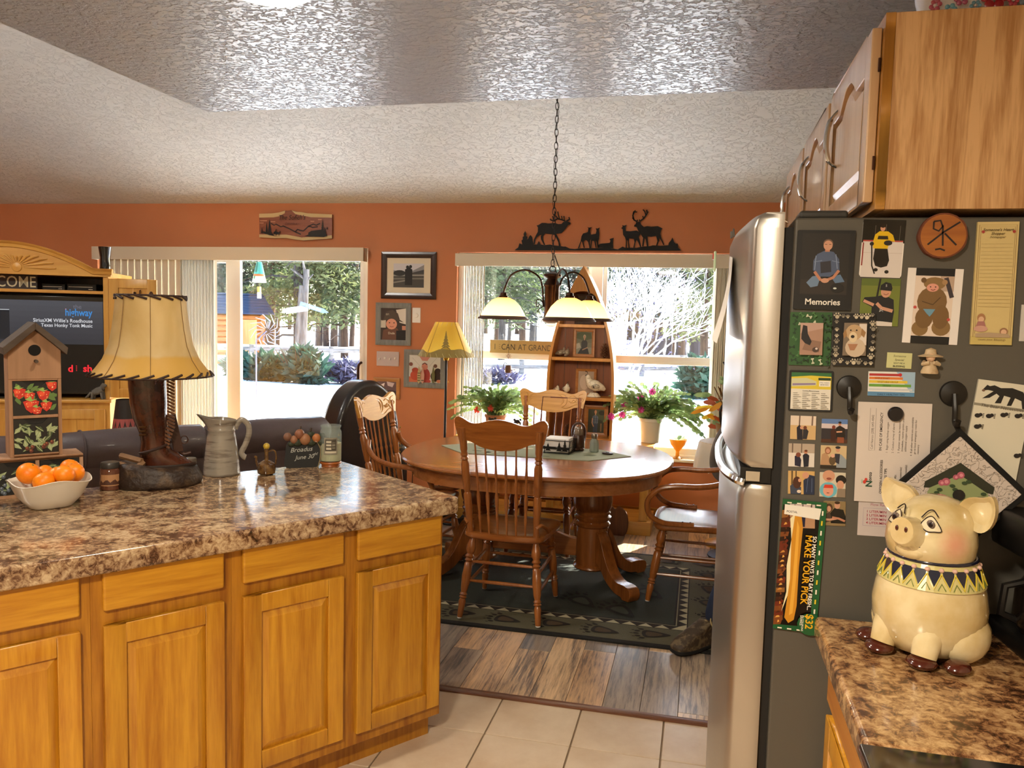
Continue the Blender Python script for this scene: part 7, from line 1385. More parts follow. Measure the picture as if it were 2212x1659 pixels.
def hook(label, px_, py, rp, dy):
    c = aty(px_, py, FY0); R = aty(px_+rp, py, FY0).x-c.x; t = thing('hook_magnet', label, 'magnet', (c.x, FY0-.0005, c.z)); m = MB(); m.M = Matrix.Rotation(PI/2, 4, 'X'); m.lathe([(R, 0), (R*1.02, .003), (R*.95, .008), (R*.4, .012), (.001, .013)], 26); m.build('disc', mat('hook_black', hx('17130f'), .4), t); L = c.z-aty(px_, py+dy, FY0).z
    m = MB(); m.tube([tuple(v) for v in smooth([(0, -.012, 0), (.001, -.02, -L*.5), (.002, -.02, -L*.9), (.002, -.034, -L), (.002, -.042, -L*.85)])], .006, 8); m.build('hook', mat('hook_black', hx('17130f'), .4), t); return c, L
hook('round black hook magnet beside the cooking chart, nothing hung on it', 1833, 836, 27, 52); HC, HL = hook('round black hook magnet carrying the quilted pot holder', 2058, 850, 30, 64)
mag('card_magnet', 'striped rainbow pyramid card magnet above the emergency sheet', 'card', [(1875, 802), (1976, 804), (1975, 857), (1874, 854)], [('p', '9ab8d0', [(.6, 1), (1, 1), (1, .2), (.9, .2)]), ('r', 'b03030', .02, .82, .66, .92), ('r', 'd87830', .02, .68, .74, .78), ('r', 'e0c040', .02, .53, .84, .64), ('r', '6aa03c', .02, .38, .92, .49), ('r', 'c8ccd0', .02, .24, .95, .3), ('r', '5a8ab0', 0, 0, 1, .17), ('e', 'c02a2a', .68, .88, .04, .07), ('t', '8a3a10', 'SIMPLE START', .3, .69, .09, 'c'), ('t', '7a5a10', 'VEGETABLE GROUP', .42, .545, .09, 'c'), ('t', '2a4a14', 'GRAINS', .4, .395, .09, 'c'), ('t', '1c3a5a', 'DAILY HEALTHY TIPS', .5, .03, .11, 'c')], 'e0e0dc')
mag('note_pad', 'white note pad with walking black bear and paw tracks at the right edge', 'note pad', [(2106, 818), (2222, 833), (2200, 1050), (2078, 1030)], [('r', '8a8472', 0, .74, 1, .765), ('p', '17130f', [(.1, .9), (.17, .955), (.22, .945), (.3, .96), (.42, .94), (.62, .955), (.82, .93), (.92, .86), (.93, .78), (.97, .765), (.86, .765), (.82, .84), (.7, .86), (.66, .78), (.58, .775), (.62, .86), (.5, .87), (.47, .79), (.36, .785), (.42, .86), (.36, .88), (.25, .83), (.12, .815), (.3, .9), (.2, .905), (.12, .895)]), ('t', '4a3a2a', 'The Bear Necessities', .12, .735, .045, 'l', 0, 0, .1), ('e', '7a5a44', .12, .895, .03, .012)]+
    [z for i, (x, y, a) in enumerate(((.1, .64, .8), (.3, .65, .2), (.55, .68, .1), (.8, .69, 0), (.12, .53, 1.4), (.92, .3, 1.2))) for z in [('e', '1c1614', x, y, .055, .022), ('e', '1c1614', x+.05, y+.012, .035, .018)]+[('s', '1c1614', [(x+.085, y+.012*q), (x+.115, y+.014*q)], .012) for q in (-1, 0, 1, 2)]], 'd6d0bc', thick=.006, layer=0, part='pad')
pl_ = 'square photo magnet of '
for (x0, y0, x1, y1), lab, its, ly in (((1707, 897, 1762, 950), pl_+'a couple in dark clothes hugging in a pale autumn wood', [('r', 'c8a878', 0, 0, 1, .6), ('r', 'd8c8b8', 0, .6, 1, 1), ('s', '6a5448', [(.35, .55), (.36, 1)], .05), ('s', '7a6458', [(.85, .6), (.86, 1)], .06), ('p', '20202e', [(.28, .0), (.25, .5), (.35, .62), (.48, .5), (.5, .0)]), ('p', '2a2a32', [(.5, .02), (.5, .42), (.6, .5), (.72, .36), (.66, .02)]), ('e', SK, .44, .5, .06, .07), ('e', '6a3a2c', .58, .5, .07, .08)], 0), ((1774, 904, 1830, 957), pl_+'two people in dark coats under an evening sky', [('r', '2c2a32', 0, 0, 1, .6), ('r', 'c8bcc0', 0, .6, 1, .8), ('r', '5a7ab0', 0, .8, 1, 1), ('r', '4a2c20', 0, 0, 1, .15), ('p', '3a1c18', [(.38, .05), (.36, .5), (.46, .62), (.56, .5), (.56, .05)]), ('p', '1e1616', [(.58, .2), (.56, .64), (.7, .74), (.9, .62), (.92, .2)]), ('r', '8a4a30', .62, .0, .88, .24), ('e', '7a3428', .47, .66, .07, .08), ('e', SK2, .7, .8, .06, .08), ('e', '181210', .7, .86, .06, .05), ('s', SK, [(.58, .46), (.8, .48)], .06)], 0),
    ((1703, 957, 1759, 1009), pl_+'a couple in navy coats holding hands in snow', [('r', 'd8d0c8', 0, 0, 1, 1), ('r', 'b0a090', 0, .6, 1, 1), ('s', '6a5a50', [(.15, .6), (.15, 1)], .05), ('s', '6a5a50', [(.5, .6), (.5, 1)], .04), ('p', '22223a', [(.25, .05), (.24, .45), (.38, .55), (.5, .3), (.48, .0)]), ('p', '1c2030', [(.6, .0), (.55, .5), (.66, .62), (.8, .5), (.78, .02)]), ('e', '7a4030', .38, .52, .1, .1), ('e', SK2, .66, .65, .07, .08), ('e', '6a3a24', .67, .7, .06, .05)], 0), ((1772, 961, 1828, 1013), pl_+'a family of three with a baby outdoors', [('r', 'c8b088', 0, 0, 1, 1), ('r', '2a2420', 0, 0, 1, .15), ('p', 'b08a68', [(0, .15), (.05, .6), (.2, .7), (.4, .4), (.38, .15)]), ('p', '8a949c', [(.62, .05), (.62, .6), (.8, .62), (1, .4), (1, .05)]), ('p', '2a2c3a', [(.55, .3), (.55, .65), (.75, .65), (.72, .2)]), ('e', '5c4a34', .46, .35, .13, .2), ('e', '8a5a3c', .28, .78, .12, .16), ('e', SK, .28, .76, .08, .1), ('e', SK, .66, .82, .08, .1), ('e', '2c2c30', .66, .92, .1, .06), ('e', 'd8a890', .47, .56, .08, .08)], 0),
    ((1702, 1016, 1759, 1068), pl_+'a man in blue plaid facing a long-haired woman', [('r', 'c8a468', 0, 0, 1, 1), ('s', '5a4a34', [(.15, .4), (.15, 1)], .06), ('s', '5a4a34', [(.3, .5), (.3, 1)], .05), ('p', '24304a', [(.6, .0), (.58, .6), (.8, .85), (1, .8), (1, .0)]), ('p', '3a4458', [(.1, .0), (.08, .35), (.25, .5), (.5, .3), (.5, .0)]), ('e', '4a2c22', .34, .5, .16, .26), ('e', SK, .44, .6, .06, .08), ('e', SK, .66, .82, .13, .14), ('e', 'd8c8b8', .42, .12, .08, .07), ('s', '5a6c8c', [(.7, .1), (.75, .7)], .02), ('s', '5a6c8c', [(.9, .1), (.9, .7)], .02)], 0), ((1770, 1019, 1826, 1074), pl_+'two faces and a baby in a blue hood close up', [('r', 'c8c0ac', 0, 0, 1, 1), ('e', SK, .35, .85, .24, .24), ('e', '8a4a3c', .36, .74, .1, .05), ('e', '1a1616', .82, .7, .2, .2), ('e', SK, .8, .5, .14, .18), ('p', '8a7a68', [(.66, 0), (.7, .35), (1, .35), (1, 0)]), ('e', '6ab0c0', .34, .28, .34, .32), ('e', 'd89a84', .34, .25, .2, .22), ('p', 'c8402c', [(.15, .36), (.2, .5), (.5, .5), (.54, .36)]), ('s', '6a3028', [(.28, .16), (.38, .16)], .03)], 0),
    ((1778, 1081, 1826, 1136), pl_+'a couple with crossed arms beside the sandwich flyer', [('r', '8a7450', 0, 0, 1, 1), ('p', '1a1814', [(.35, .1), (.3, .5), (.5, .72), (.9, .66), (1, .4), (1, .1)]), ('p', '4a3c30', [(.05, .1), (.05, .45), (.3, .55), (.4, .2)]), ('e', '4a3424', .26, .72, .16, .18), ('e', SK, .25, .68, .1, .12), ('e', SK, .62, .84, .13, .15), ('e', '3a281c', .62, .94, .12, .06), ('s', SK, [(0, .25), (.3, .24), (.6, .3)], .1), ('s', SK2, [(.98, .2), (.7, .3), (.4, .34)], .1)], 0), ((1705, 1086, 1759, 1139), pl_+'two small figures on a wood path, pinning the flyer', [('r', 'b08868', 0, 0, 1, .55), ('r', 'c8b8b4', 0, .55, 1, 1), ('s', '4a3c38', [(.5, .5), (.52, 1)], .04), ('s', '5a4a44', [(.85, .55), (.86, 1)], .06), ('s', '6a5a54', [(.2, .55), (.2, 1)], .03), ('p', '20203a', [(.4, .05), (.38, .45), (.5, .55), (.62, .44), (.6, .05)]), ('e', SK2, .45, .54, .05, .06), ('e', '8a4a3a', .56, .53, .05, .06)], 2)):
    mag('photo_magnet', lab, 'photo', q4(x0, y0, x1, y1), its, 'b8b0a8', layer=ly, rnd=.09, group='square photo magnets', m_=GLOSSPRINT)
fly = [('r', '1f5a34', 0, 0, 1, 1), ('p', '0d0906', [(.0, .035), (.84, .045), (.86, .95), (.02, .96)])]
for i in range(24):
    z = .06+.036*i; fly.append(('p', rn.choice(['3a1c10', '5a2c18', '7a4420', '2a140c', '8a5a2c', '6a2a18']), [(.0, z-.03), (.17+.05*math.sin(i), z-.02), (.2, z+.02), (.12, z+.04), (.0, z+.03)]))
    fly.append(('p', rn.choice(['c88a3c', '8a4a20', 'd8a04c', '4a2410']), [(.02+.1*rn.random(), z-.01), (.14, z), (.1, z+.02)]))
fly += [('p', 'e8dcb0', [(.16, .14), (.24, .3), (.2, .5), (.26, .7), (.2, .86), (.3, .9), (.34, .6), (.3, .3)]), ('p', 'c88a28', [(.24, .1), (.34, .06), (.46, .09), (.5, .2), (.48, .5), (.5, .8), (.44, .9), (.3, .9), (.26, .7), (.3, .4)]), ('p', 'e0a840', [(.34, .12), (.42, .14), (.44, .45), (.42, .8), (.36, .85), (.36, .4)]), ('p', 'e6e2d8', [(.05, .965), (.05, .89), (.85, .87), (.88, .955)]), ('t', '222222', 'POSTAL', .1, .905, .022, 'l', .01)]
for i in range(12): fly.append(('r', 'e8e4d0' if i % 2 else 'd8c030', .895, .08+.075*i, .93, .115+.075*i))
for i in range(4): fly += [('r', 'e8e4d0', .1+.22*i, .012, .2+.22*i, .022), ('r', 'e8e4d0', .1+.22*i, .975, .2+.22*i, .985)]
fly += [('e', '1f5a34', .84, .07, .3, .085), ('t', 'f0ece0', 'SO MANY WAYS TO EAT FRESH...', .74, .745, .038, 'l', .022, -PI/2), ('t', 'e0a820', 'MAKE YOUR PICK', .58, .75, .066, 'l', .02, -PI/2), ('t', 'e0b020', '$32', .73, .15, .075, 'l', .02, -PI/2), ('t', 'f0ece0', 'IN COUPONS', .64, .135, .02, 'l', .01, -PI/2), ('t', 'f0ece0', 'SAVINGS', .60, .135, .02, 'l', .01, -PI/2)]
mag('sandwich_flyer', 'tall green-edged sandwich coupon flyer low on the refrigerator side', 'flyer', [(1686, 1076), (1780, 1084), (1767, 1367), (1673, 1354)], fly, '1f5a34', layer=1, thick=.004, m_=GLOSSPRINT)
VT = lambda s, x, y, sz, c='5a5048', b=0: ('t', c, s, x, y, sz, 'l', b, PI/2)
mag('instruction_sheet', 'white emergency instruction sheet hung sideways under a black round magnet', 'paper', [(1852, 867), (2011, 872), (2003, 1090), (1845, 1081)], [('s', '8a8078', [(.17, .52), (.25, .52), (.25, .94), (.17, .94), (.17, .52)], .005), VT('Call Norco (208) 643-4042', .225, .53, .031), VT('IN CASE OF EMERGENCY', .345, .52, .034, '2a2420', .01), VT('1  Begin using backup oxygen', .43, .5, .026), VT('2  Conduct survey of alarms', .51, .5, .026), VT('3  If power cannot be restored', .59, .5, .026), VT('immediate, resume system and', .635, .52, .026), VT('additional oxygen supply', .68, .52, .026), VT('4  If all other options are unavailable', .76, .48, .026), VT('go to local emergency room for', .805, .5, .026), VT('recovery', .85, .5, .026), VT('OXYGEN ACCESSORIES', .37, .09, .032, '2a2420', .01), VT('CLEANING TIPS', .43, .12, .032, '2a2420', .01), VT('Daily', .5, .2, .026), VT('Weekly:', .56, .2, .026, '2a2420'), VT('(all accessories)', .63, .2, .026), VT('Disinfect (weekly)', .70, .2, .026), VT('N', .235, .15, .085, '1a4a34', .02), VT('orco', .225, .215, .045, '1c1c1c', .015), ('e', 'c83a2c', .13, .2, .022, .018), ('e', 'c83a2c', .15, .225, .02, .016), ('r', '8ab090', .09, .185, .1, .225)], 'cfc4bc', layer=1, thick=.001)
mag('rate_sheet', 'lower white sheet with pink printed list under the emergency sheet', 'paper', [(1857, 1020), (1968, 1025), (1962, 1163), (1852, 1155)], [('t', '9a4a5a', 'Flow Rate', .4, .48, .06, 'c'), ('s', '9a8aa0', [(.1, .16), (.1, .44), (.9, .44), (.9, .16), (.1, .16)], .006)]+[('t', 'a83a4c', '%d LITER/MIN' % (i+1), .16, .37-.06*i, .055, 'l', .012) for i in range(4)], 'c4b8b4', layer=0, thick=.001)
c = aty(1932, 893, FY0); t = thing('round_magnet', 'plain round black magnet holding the emergency sheet', 'magnet', (c.x, FY0-.0075, c.z)); m = MB(); m.M = Matrix.Rotation(PI/2, 4, 'X'); m.lathe([(.0155, 0), (.0158, .006), (.013, .010), (.001, .0105)], 22); m.build('disc', mat('magnet_black', hx('140e12'), .35), t)
mag('card_magnet', 'small white card at the very right edge above the bear pad', 'card', [(2204, 658), (2250, 659), (2246, 738), (2202, 737)], [('t', '6a6a6a', 'Notes', .2, .3, .16, 'l')], 'c8c4bc')
def pot_holder():
    L_, T_, R2, B_ = [aty(x, y, FY0) for x, y in ((1912, 1048), (2064, 920), (2210, 1068), (2062, 1192))]; c = (L_+T_+R2+B_)/4; s = ((T_-L_).length+(R2-T_).length)/2; r = math.atan2((T_-L_).z+(R2-B_).z, (T_-L_).x+(R2-B_).x)
    t = thing('pot_holder', 'quilted white pot holder with black binding and birdhouse applique, hung by a corner', 'pot holder', (c.x, FY0-.030, c.z), ry=-r); h = s/2
    m = MB(); m.xprism([(-h, -h), (h, -h), (h, h), (-h, h)], 0, .008); m.build('binding', mat('black_binding', hx('14120f'), .9, bump=(200, .5, .002)), t, bevel=.003)
    k = N('quilted_cotton'); k.b.inputs['Base Color'].default_value = hx('cbbdb2'); k.b.inputs['Roughness'].default_value = .9; mp = k.coords((75,)*3); wv = k.n('TexNoise', i_Scale=1.0, i_Detail=0.0, i_Distortion=1.5); k.l(mp, 0, wv, 'Vector'); rr = k.ramp([(.44, (1, 1, 1, 1)), (.5, (0, 0, 0, 1)), (.56, (1, 1, 1, 1))]); k.l(wv, 0, rr, 0); k.bump(rr, 0, .7, .005)
    m = MB(); b = h-.012; m.xprism([(-b, -b), (b, -b), (b, b), (-b, b)], -.003, .001); m.build('quilting', k.m, t, bevel=.003); m = MB(); u = s/210.0*1.02
    Rr = lambda x, z: (x*math.cos(-r)-z*math.sin(-r), x*math.sin(-r)+z*math.cos(-r)); G = lambda pts: [Rr((x-2061)*u, (1057-z)*u) for x, z in pts]; y = [-.0034]
    def fl2(pts, c_): y[0] -= .0002; q = G(pts); m.add([(a, y[0], b) for a, b in q], [tuple(range(len(q)))], hx(c_))
    fl2([(1996, 1060), (2005, 1040), (2060, 1010), (2115, 1042), (2123, 1065), (2115, 1098), (2090, 1125), (2060, 1135), (2025, 1120), (2000, 1090)], '8e9a68'); fl2([(1988, 1050), (1990, 1036), (2060, 989), (2132, 1040), (2130, 1056), (2118, 1054), (2060, 1016), (2000, 1050)], '2a2c1c')
    for x, z, q in ((2033, 1034, 9), (2024, 1037, 7), (2062, 1017, 8), (2052, 1022, 6)): fl2([(x+a, z+b) for a, b in circ(0, 0, q, n=10)], 'b0586a'); fl2([(x+1+a, z+b) for a, b in circ(0, 0, q*.5, n=8)], 'd88a94')
    for x, z in ((2015, 1060), (2022, 1070), (2008, 1075), (2046, 1042), (2052, 1050), (2070, 1034), (2110, 1056), (2020, 1052), (2078, 1030)): fl2([(x+a, z+b) for a, b in circ(0, 0, 6, 4, n=8)], '34482a')
    fl2([(2060+a, 1062+b) for a, b in circ(0, 0, 13, n=14)], '181410'); m.build('birdhouse_applique', PRINT, t, flat=True)
    cs, sn = math.cos(-r), math.sin(-r); lx, lz = HC.x+.002-c.x, HC.z-HL+.004-c.z; q = (lx*cs-lz*sn, lx*sn+lz*cs); m = MB(); m.tube([(h-.004, .003, h-.004), (q[0]*.985+.004, .0, q[1]*.985), (q[0], -.004, q[1]), (q[0]*.985-.004, .0, q[1]*.985), (h-.008, .003, h-.004)], .003, 6); m.build('hanging_loop', mat('black_binding', hx('14120f'), .9), t)
pot_holder()
# ------------------------------------------------------------------ right-hand worktop, base cabinet, range
RX0, RY0, RY1 = .272, 1.275, 1.835
tag(MB().box(RX0, .918, RY0, RY1, .862, .914).build('worktop', stone('stone_laminate_gold', (1.08, .84, .54), .22), bevel=.012, seg=3), 'speckled brown worktop under the pig cookie jar beside the refrigerator', 'countertop')
t = thing('base_cabinet', 'oak base cabinet under the pig cookie jar at the right', 'cabinet', (RX0+.03, RY0, 0)); wd = RY1-RY0
MB().box(.02, .60, 0, wd, .105, .8615).build('carcass', OAK, t); MB().box(.08, .6, .0, wd, 0, .105).build('toe_kick', OAK, t); MB().box(0, .02, .03, wd-.03, .735, .845).build('drawer_front', wood('oak_honey_y', hx('c98a38'), hx('a8641f'), 'y', 9, .36, .25), t, bevel=.006)
m = MB(); M9 = Matrix(((0, 1, 0, 0), (1, 0, 0, 0), (0, 0, 1, 0), (0, 0, 0, 1))); m.M = M9; raised_panel(m, .03, wd-.03, .14, .705, 0, .056, .02); do = m.build('door', OAK, t, bevel=.003); m = MB(); m.M = M9; field(m, .08, wd-.08, .19, .655, .004); m.build('door_panel', OAK, do, flat=True)
t = thing('range', 'black range with chrome rim at the lower right corner', 'stove', (.262, RY0-.775, 0)); MB().box(.02, .65, 0, .765, .02, .90).build('body', mat('range_black', hx('141414'), .3), t, bevel=.004); MB().box(.0, .65, 0, .768, .9002, .918).build('cooktop', mat('cooktop_glass', hx('101012'), .08, coat=1), t, bevel=.004); m = MB(); m.tube([(.005, .766, .912), (.648, .766, .912)], .004, 6); m.tube([(.002, 0, .91), (.002, .766, .91)], .004, 6); m.build('rim', CHROME, t)
MB().box(0.0, .02, .04, .73, .2, .78).build('oven_door', mat('range_black', hx('141414'), .3), t, bevel=.006); m = MB(); m.tube([(-.0, .08, .74), (-.04, .1, .74), (-.04, .67, .74), (-.0, .69, .74)], .011, 8); m.build('door_handle', CHROME, t)
# ------------------------------------------------------------------ pig cookie jar
def pig():
    c = atz(1972, 1415, .914); c = c+Vector((.03, .03, .0004)); t = thing('pig_cookie_jar', 'glazed cream sitting pig cookie jar with painted collar on the right worktop', 'cookie jar', c, face(c)-.50)
    t.scale = (.95, .95, 1); GL = N('pig_glaze'); b = GL.b; b.inputs['Roughness'].default_value = .14; b.inputs['Coat Weight'].default_value = .7; mp = GL.coords((14,)*3); nz = GL.n('TexNoise', i_Scale=1.0, i_Detail=4.0); GL.l(mp, 0, nz, 'Vector'); r = GL.ramp([(.35, hx('c8ae76')), (.65, hx('e0cfa4'))]); GL.l(nz, 0, r, 0); tc = GL.n('TexCoord'); last = (r, 0)
    for cc, R_ in (((.062, -.045, .236), .036), ((-.062, -.045, .236), .036)):   # painted blush on both cheeks
        d = GL.n('VectorMath', operation='DISTANCE'); GL.l(tc, 'Object', d, 0); d.inputs[1].default_value = cc; mr = GL.n('MapRange', i_1=R_*.15, i_2=R_*1.1, i_3=.85, i_4=0.0); GL.l(d, 'Value', mr, 0); mx = GL.n('Mix', data_type='RGBA'); GL.l(mr, 0, mx, 0); GL.l(last[0], last[1], mx, 6); mx.inputs[7].default_value = hx('cf7460'); last = (mx, 2)
    GL.l(last[0], last[1], b, 'Base Color'); GLM = GL.m; HOOF = mat('brown_glaze', hx('4a1c10'), .15, coat=.7); NAVY = hx('15182e')
    m = MB(); m.lathe([(.062, .012), (.080, .016), (.098, .04), (.107, .07), (.109, .10), (.103, .135), (.092, .165), (.080, .19), (.072, .20)], 36, sy=1.0); m.build('body', GLM, t, ang=70)
    m = MB(); n = 28; vs = []; ringd = [(0, .180, .066, .062), (-.004, .190, .075, .072), (-.008, .205, .083, .082), (-.010, .228, .086, .088), (-.010, .25, .083, .086), (-.006, .272, .075, .076), (0, .292, .062, .06), (.004, .306, .042, .04), (.006, .313, .018, .017)]
    for cy, z, rx, ry in ringd: vs += [(rx*math.cos(2*PI*q/n), cy+ry*math.sin(2*PI*q/n), z) for q in range(n)]
    m.add(vs, [(i*n+q, i*n+(q+1) % n, (i+1)*n+(q+1) % n, (i+1)*n+q) for i in range(len(ringd)-1) for q in range(n)]+[tuple(range(n))[::-1], tuple((len(ringd)-1)*n+q for q in range(n))]); hd = m.build('head', GLM, t, ang=80)
    m = MB(); m.tube([(0, -.075, .243), (0, -.098, .252), (0, -.114, .257), (0, -.118, .2575)], [.036, .030, .0265, .0245], 22); m.build('snout', GLM, hd, ang=60)
    for s in (-1, 1): MB().ell((s*.0095, -.1182, .2605), .0035, .002, .0055, 10, 6).build('nostril', HOOF, hd)
    m = MB(); m.ell((0, -.078, .215), .034, .020, .018); m.build('chin', GLM, hd); m = MB(); m.tube([tuple(v) for v in smooth([(-.047, -.069, .231), (-.026, -.092, .228), (0, -.101, .226), (.026, -.092, .228), (.047, -.069, .231)])], .0014, 6); m.build('mouth_line', mat('painted_black', hx('1c0d10'), .3), hd)
    for s in (-1, 1):
        a = s*.47
        def E2(u, v, e=.0012):
            z = .270+v; f = 1-((z-.236)/.085)**2*.62; return ((.086*f+e)*math.sin(a+u), -.009-(.0885*f+e)*math.cos(a+u), z)
        m = MB(); pts = smooth([(-.20, .0), (-.10, .012), (.04, .016), (.16, .008), (.26, -.008), (.10, -.010), (-.06, -.010)], 4, True); m.add([E2(s*p.x, p.y) for p in pts], [tuple(range(len(pts)))]); ey = m.build('eye', CERAM, hd, flat=True)
        m = MB(); m.tube([E2(s*p.x, p.y, .0016) for p in pts], .0010, 5, closed=True); m.tube([E2(s*p.x, p.y, .001) for p in smooth([(-.22, .012), (-.08, .024), (.08, .026), (.2, .016)], 4)], .0013, 5); m.build('eye_outline', mat('painted_black', hx('1c0d10'), .3), ey)
        m = MB(); m.ell(E2(s*.02, .002, .001), .0088, .003, .0088, 14, 8); m.build('iris', mat('iris_grey', hx('6a5a50'), .2), ey); m = MB(); m.ell(E2(s*.02, .002, .0028), .0055, .002, .0055, 12, 6); m.build('pupil', mat('painted_black', hx('1c0d10'), .3), ey)
        m = MB(); o = [(0, 0), (.012, .026), (.034, .042), (.066, .046), (.086, .050), (.093, .03), (.090, .004), (.078, -.02), (.058, -.034), (.036, -.030), (.014, -.016)]; N_ = len(o); cen = (.05, .008)
        tilt = lambda x, z, y: (s*(.040+x*.86-z*.1), .012-x*.10+y, .284+z*.82+x*.06); rings = [(1, .0), (1.02, -.006), (.9, -.004), (.55, .012), (.1, .018)]; vs = []
        for k_, y in [(1, .008)]+rings: vs += [tilt(cen[0]+(p[0]-cen[0])*k_, cen[1]+(p[1]-cen[1])*k_, y) for p in smooth([(q[0], q[1]) for q in o], 3, True)]
        M_ = N_*3; m.add(vs, [(i*M_+q, i*M_+(q+1) % M_, (i+1)*M_+(q+1) % M_, (i+1)*M_+q) for i in range(5) for q in range(M_)]+[tuple(5*M_+q for q in range(M_)), tuple(range(M_))[::-1]]); m.build('ear', GLM, hd, ang=75)
        m = MB(); m.tube([(s*.040, -.046, .085), (s*.043, -.076, .05), (s*.044, -.086, .02)], [.038, .028, .024], 14); m.build('front_leg', GLM, t, ang=70); m = MB(); m.ell((s*.045, -.094, .0125), .029, .029, .0125, 16, 8); m.build('hoof', HOOF, t); m = MB(); m.ell((s*.072, .008, .052), .044, .066, .051, 18, 10); m.build('haunch', GLM, t, ang=80)
        m = MB(); m.ell((s*.096, -.056, .013), .024, .028, .013, 14, 8); m.build('hoof', HOOF, t)
    rc = lambda z: .1005+(.0815-.1005)*(z-.15)/.045; C_ = lambda a, z, e: ((rc(z)+e)*math.sin(a), -(rc(z)+e)*math.cos(a), z); m = MB(); K_ = 22
    for i in range(44): a0, a1 = 2*PI*i/44, 2*PI*(i+1)/44; m.add([C_(a0, .148, .0008), C_(a1, .148, .0008), C_(a1, .196, .001), C_(a0, .196, .001)], [(0, 1, 2, 3)], hx('c8bc7c'))
    for i in range(K_):
        a = 2*PI*i/K_; d = PI/K_; m.add([C_(a-d*.85, .186, .0016), C_(a-d*.8, .178, .0016), C_(a, .158, .0016), C_(a+d*.8, .178, .0016), C_(a+d*.85, .186, .0016)], [(0, 1, 2, 3, 4)], NAVY)
        m.tube([C_(a-d, .18, .0018), C_(a, .153, .0018), C_(a+d, .18, .0018)], .0014, 5, col=hx('d8c23c')); m.tube([C_(a+d*.5, .152, .0018), C_(a+d, .164, .0018), C_(a+d*1.5, .152, .0018)], .001, 4, col=hx('6a7a3a'))
        m.ell(C_(a+d, .187, .0015), .0055, .0055, .0045, 8, 5, col=hx('d8b0a0')); m.ell(C_(a+d, .188, .003), .0034, .0034, .003, 8, 5, col=hx('9a2418'))
    m.tube([C_(2*PI*i/40, .197, .001) for i in range(40)], .004, 8, closed=True, col=NAVY); m.build('collar', paint('collar_glaze', .2, .6), t, ang=60)
    m = MB(); m.tube([tuple(v) for v in smooth([(0, .10, .07), (0, .118, .08), (.012, .122, .092), (0, .118, .10), (-.01, .118, .09)])], .006, 8); m.build('tail', GLM, t)
pig()
c = atz(2172, 1392, .914); t = thing('coffee_maker', 'black coffee maker in shadow behind the pig cookie jar', 'coffee maker', (c.x+.085, c.y-.02, .9144), .1); CMB = mat('coffee_black', hx('0f0d0c'), .4)
MB().box(-.09, .12, -.13, .13, 0, .035).build('base', CMB, t, bevel=.008); m = MB(); m.bar((.07, .0, .03), (.09, 0, .24), .22, .09, up=(1, 0, 0)); m.build('tank', CMB, t, bevel=.008); m = MB(); m.box(-.09, .12, -.11, .12, .19, .27); m.build('brew_head', CMB, t, bevel=.012); MB().lathe([(.055, .036), (.068, .06), (.066, .12), (.05, .15), (.052, .16), (.001, .16)], 20, c=(-.015, 0, 0)).build('carafe', mat('carafe_dark', hx('16100c'), .08, coat=1), t); m = MB(); m.tube([(-.07, -.0, .14), (-.105, 0, .13), (-.11, 0, .075), (-.075, 0, .06)], .008, 8); m.build('carafe_handle', CMB, t)
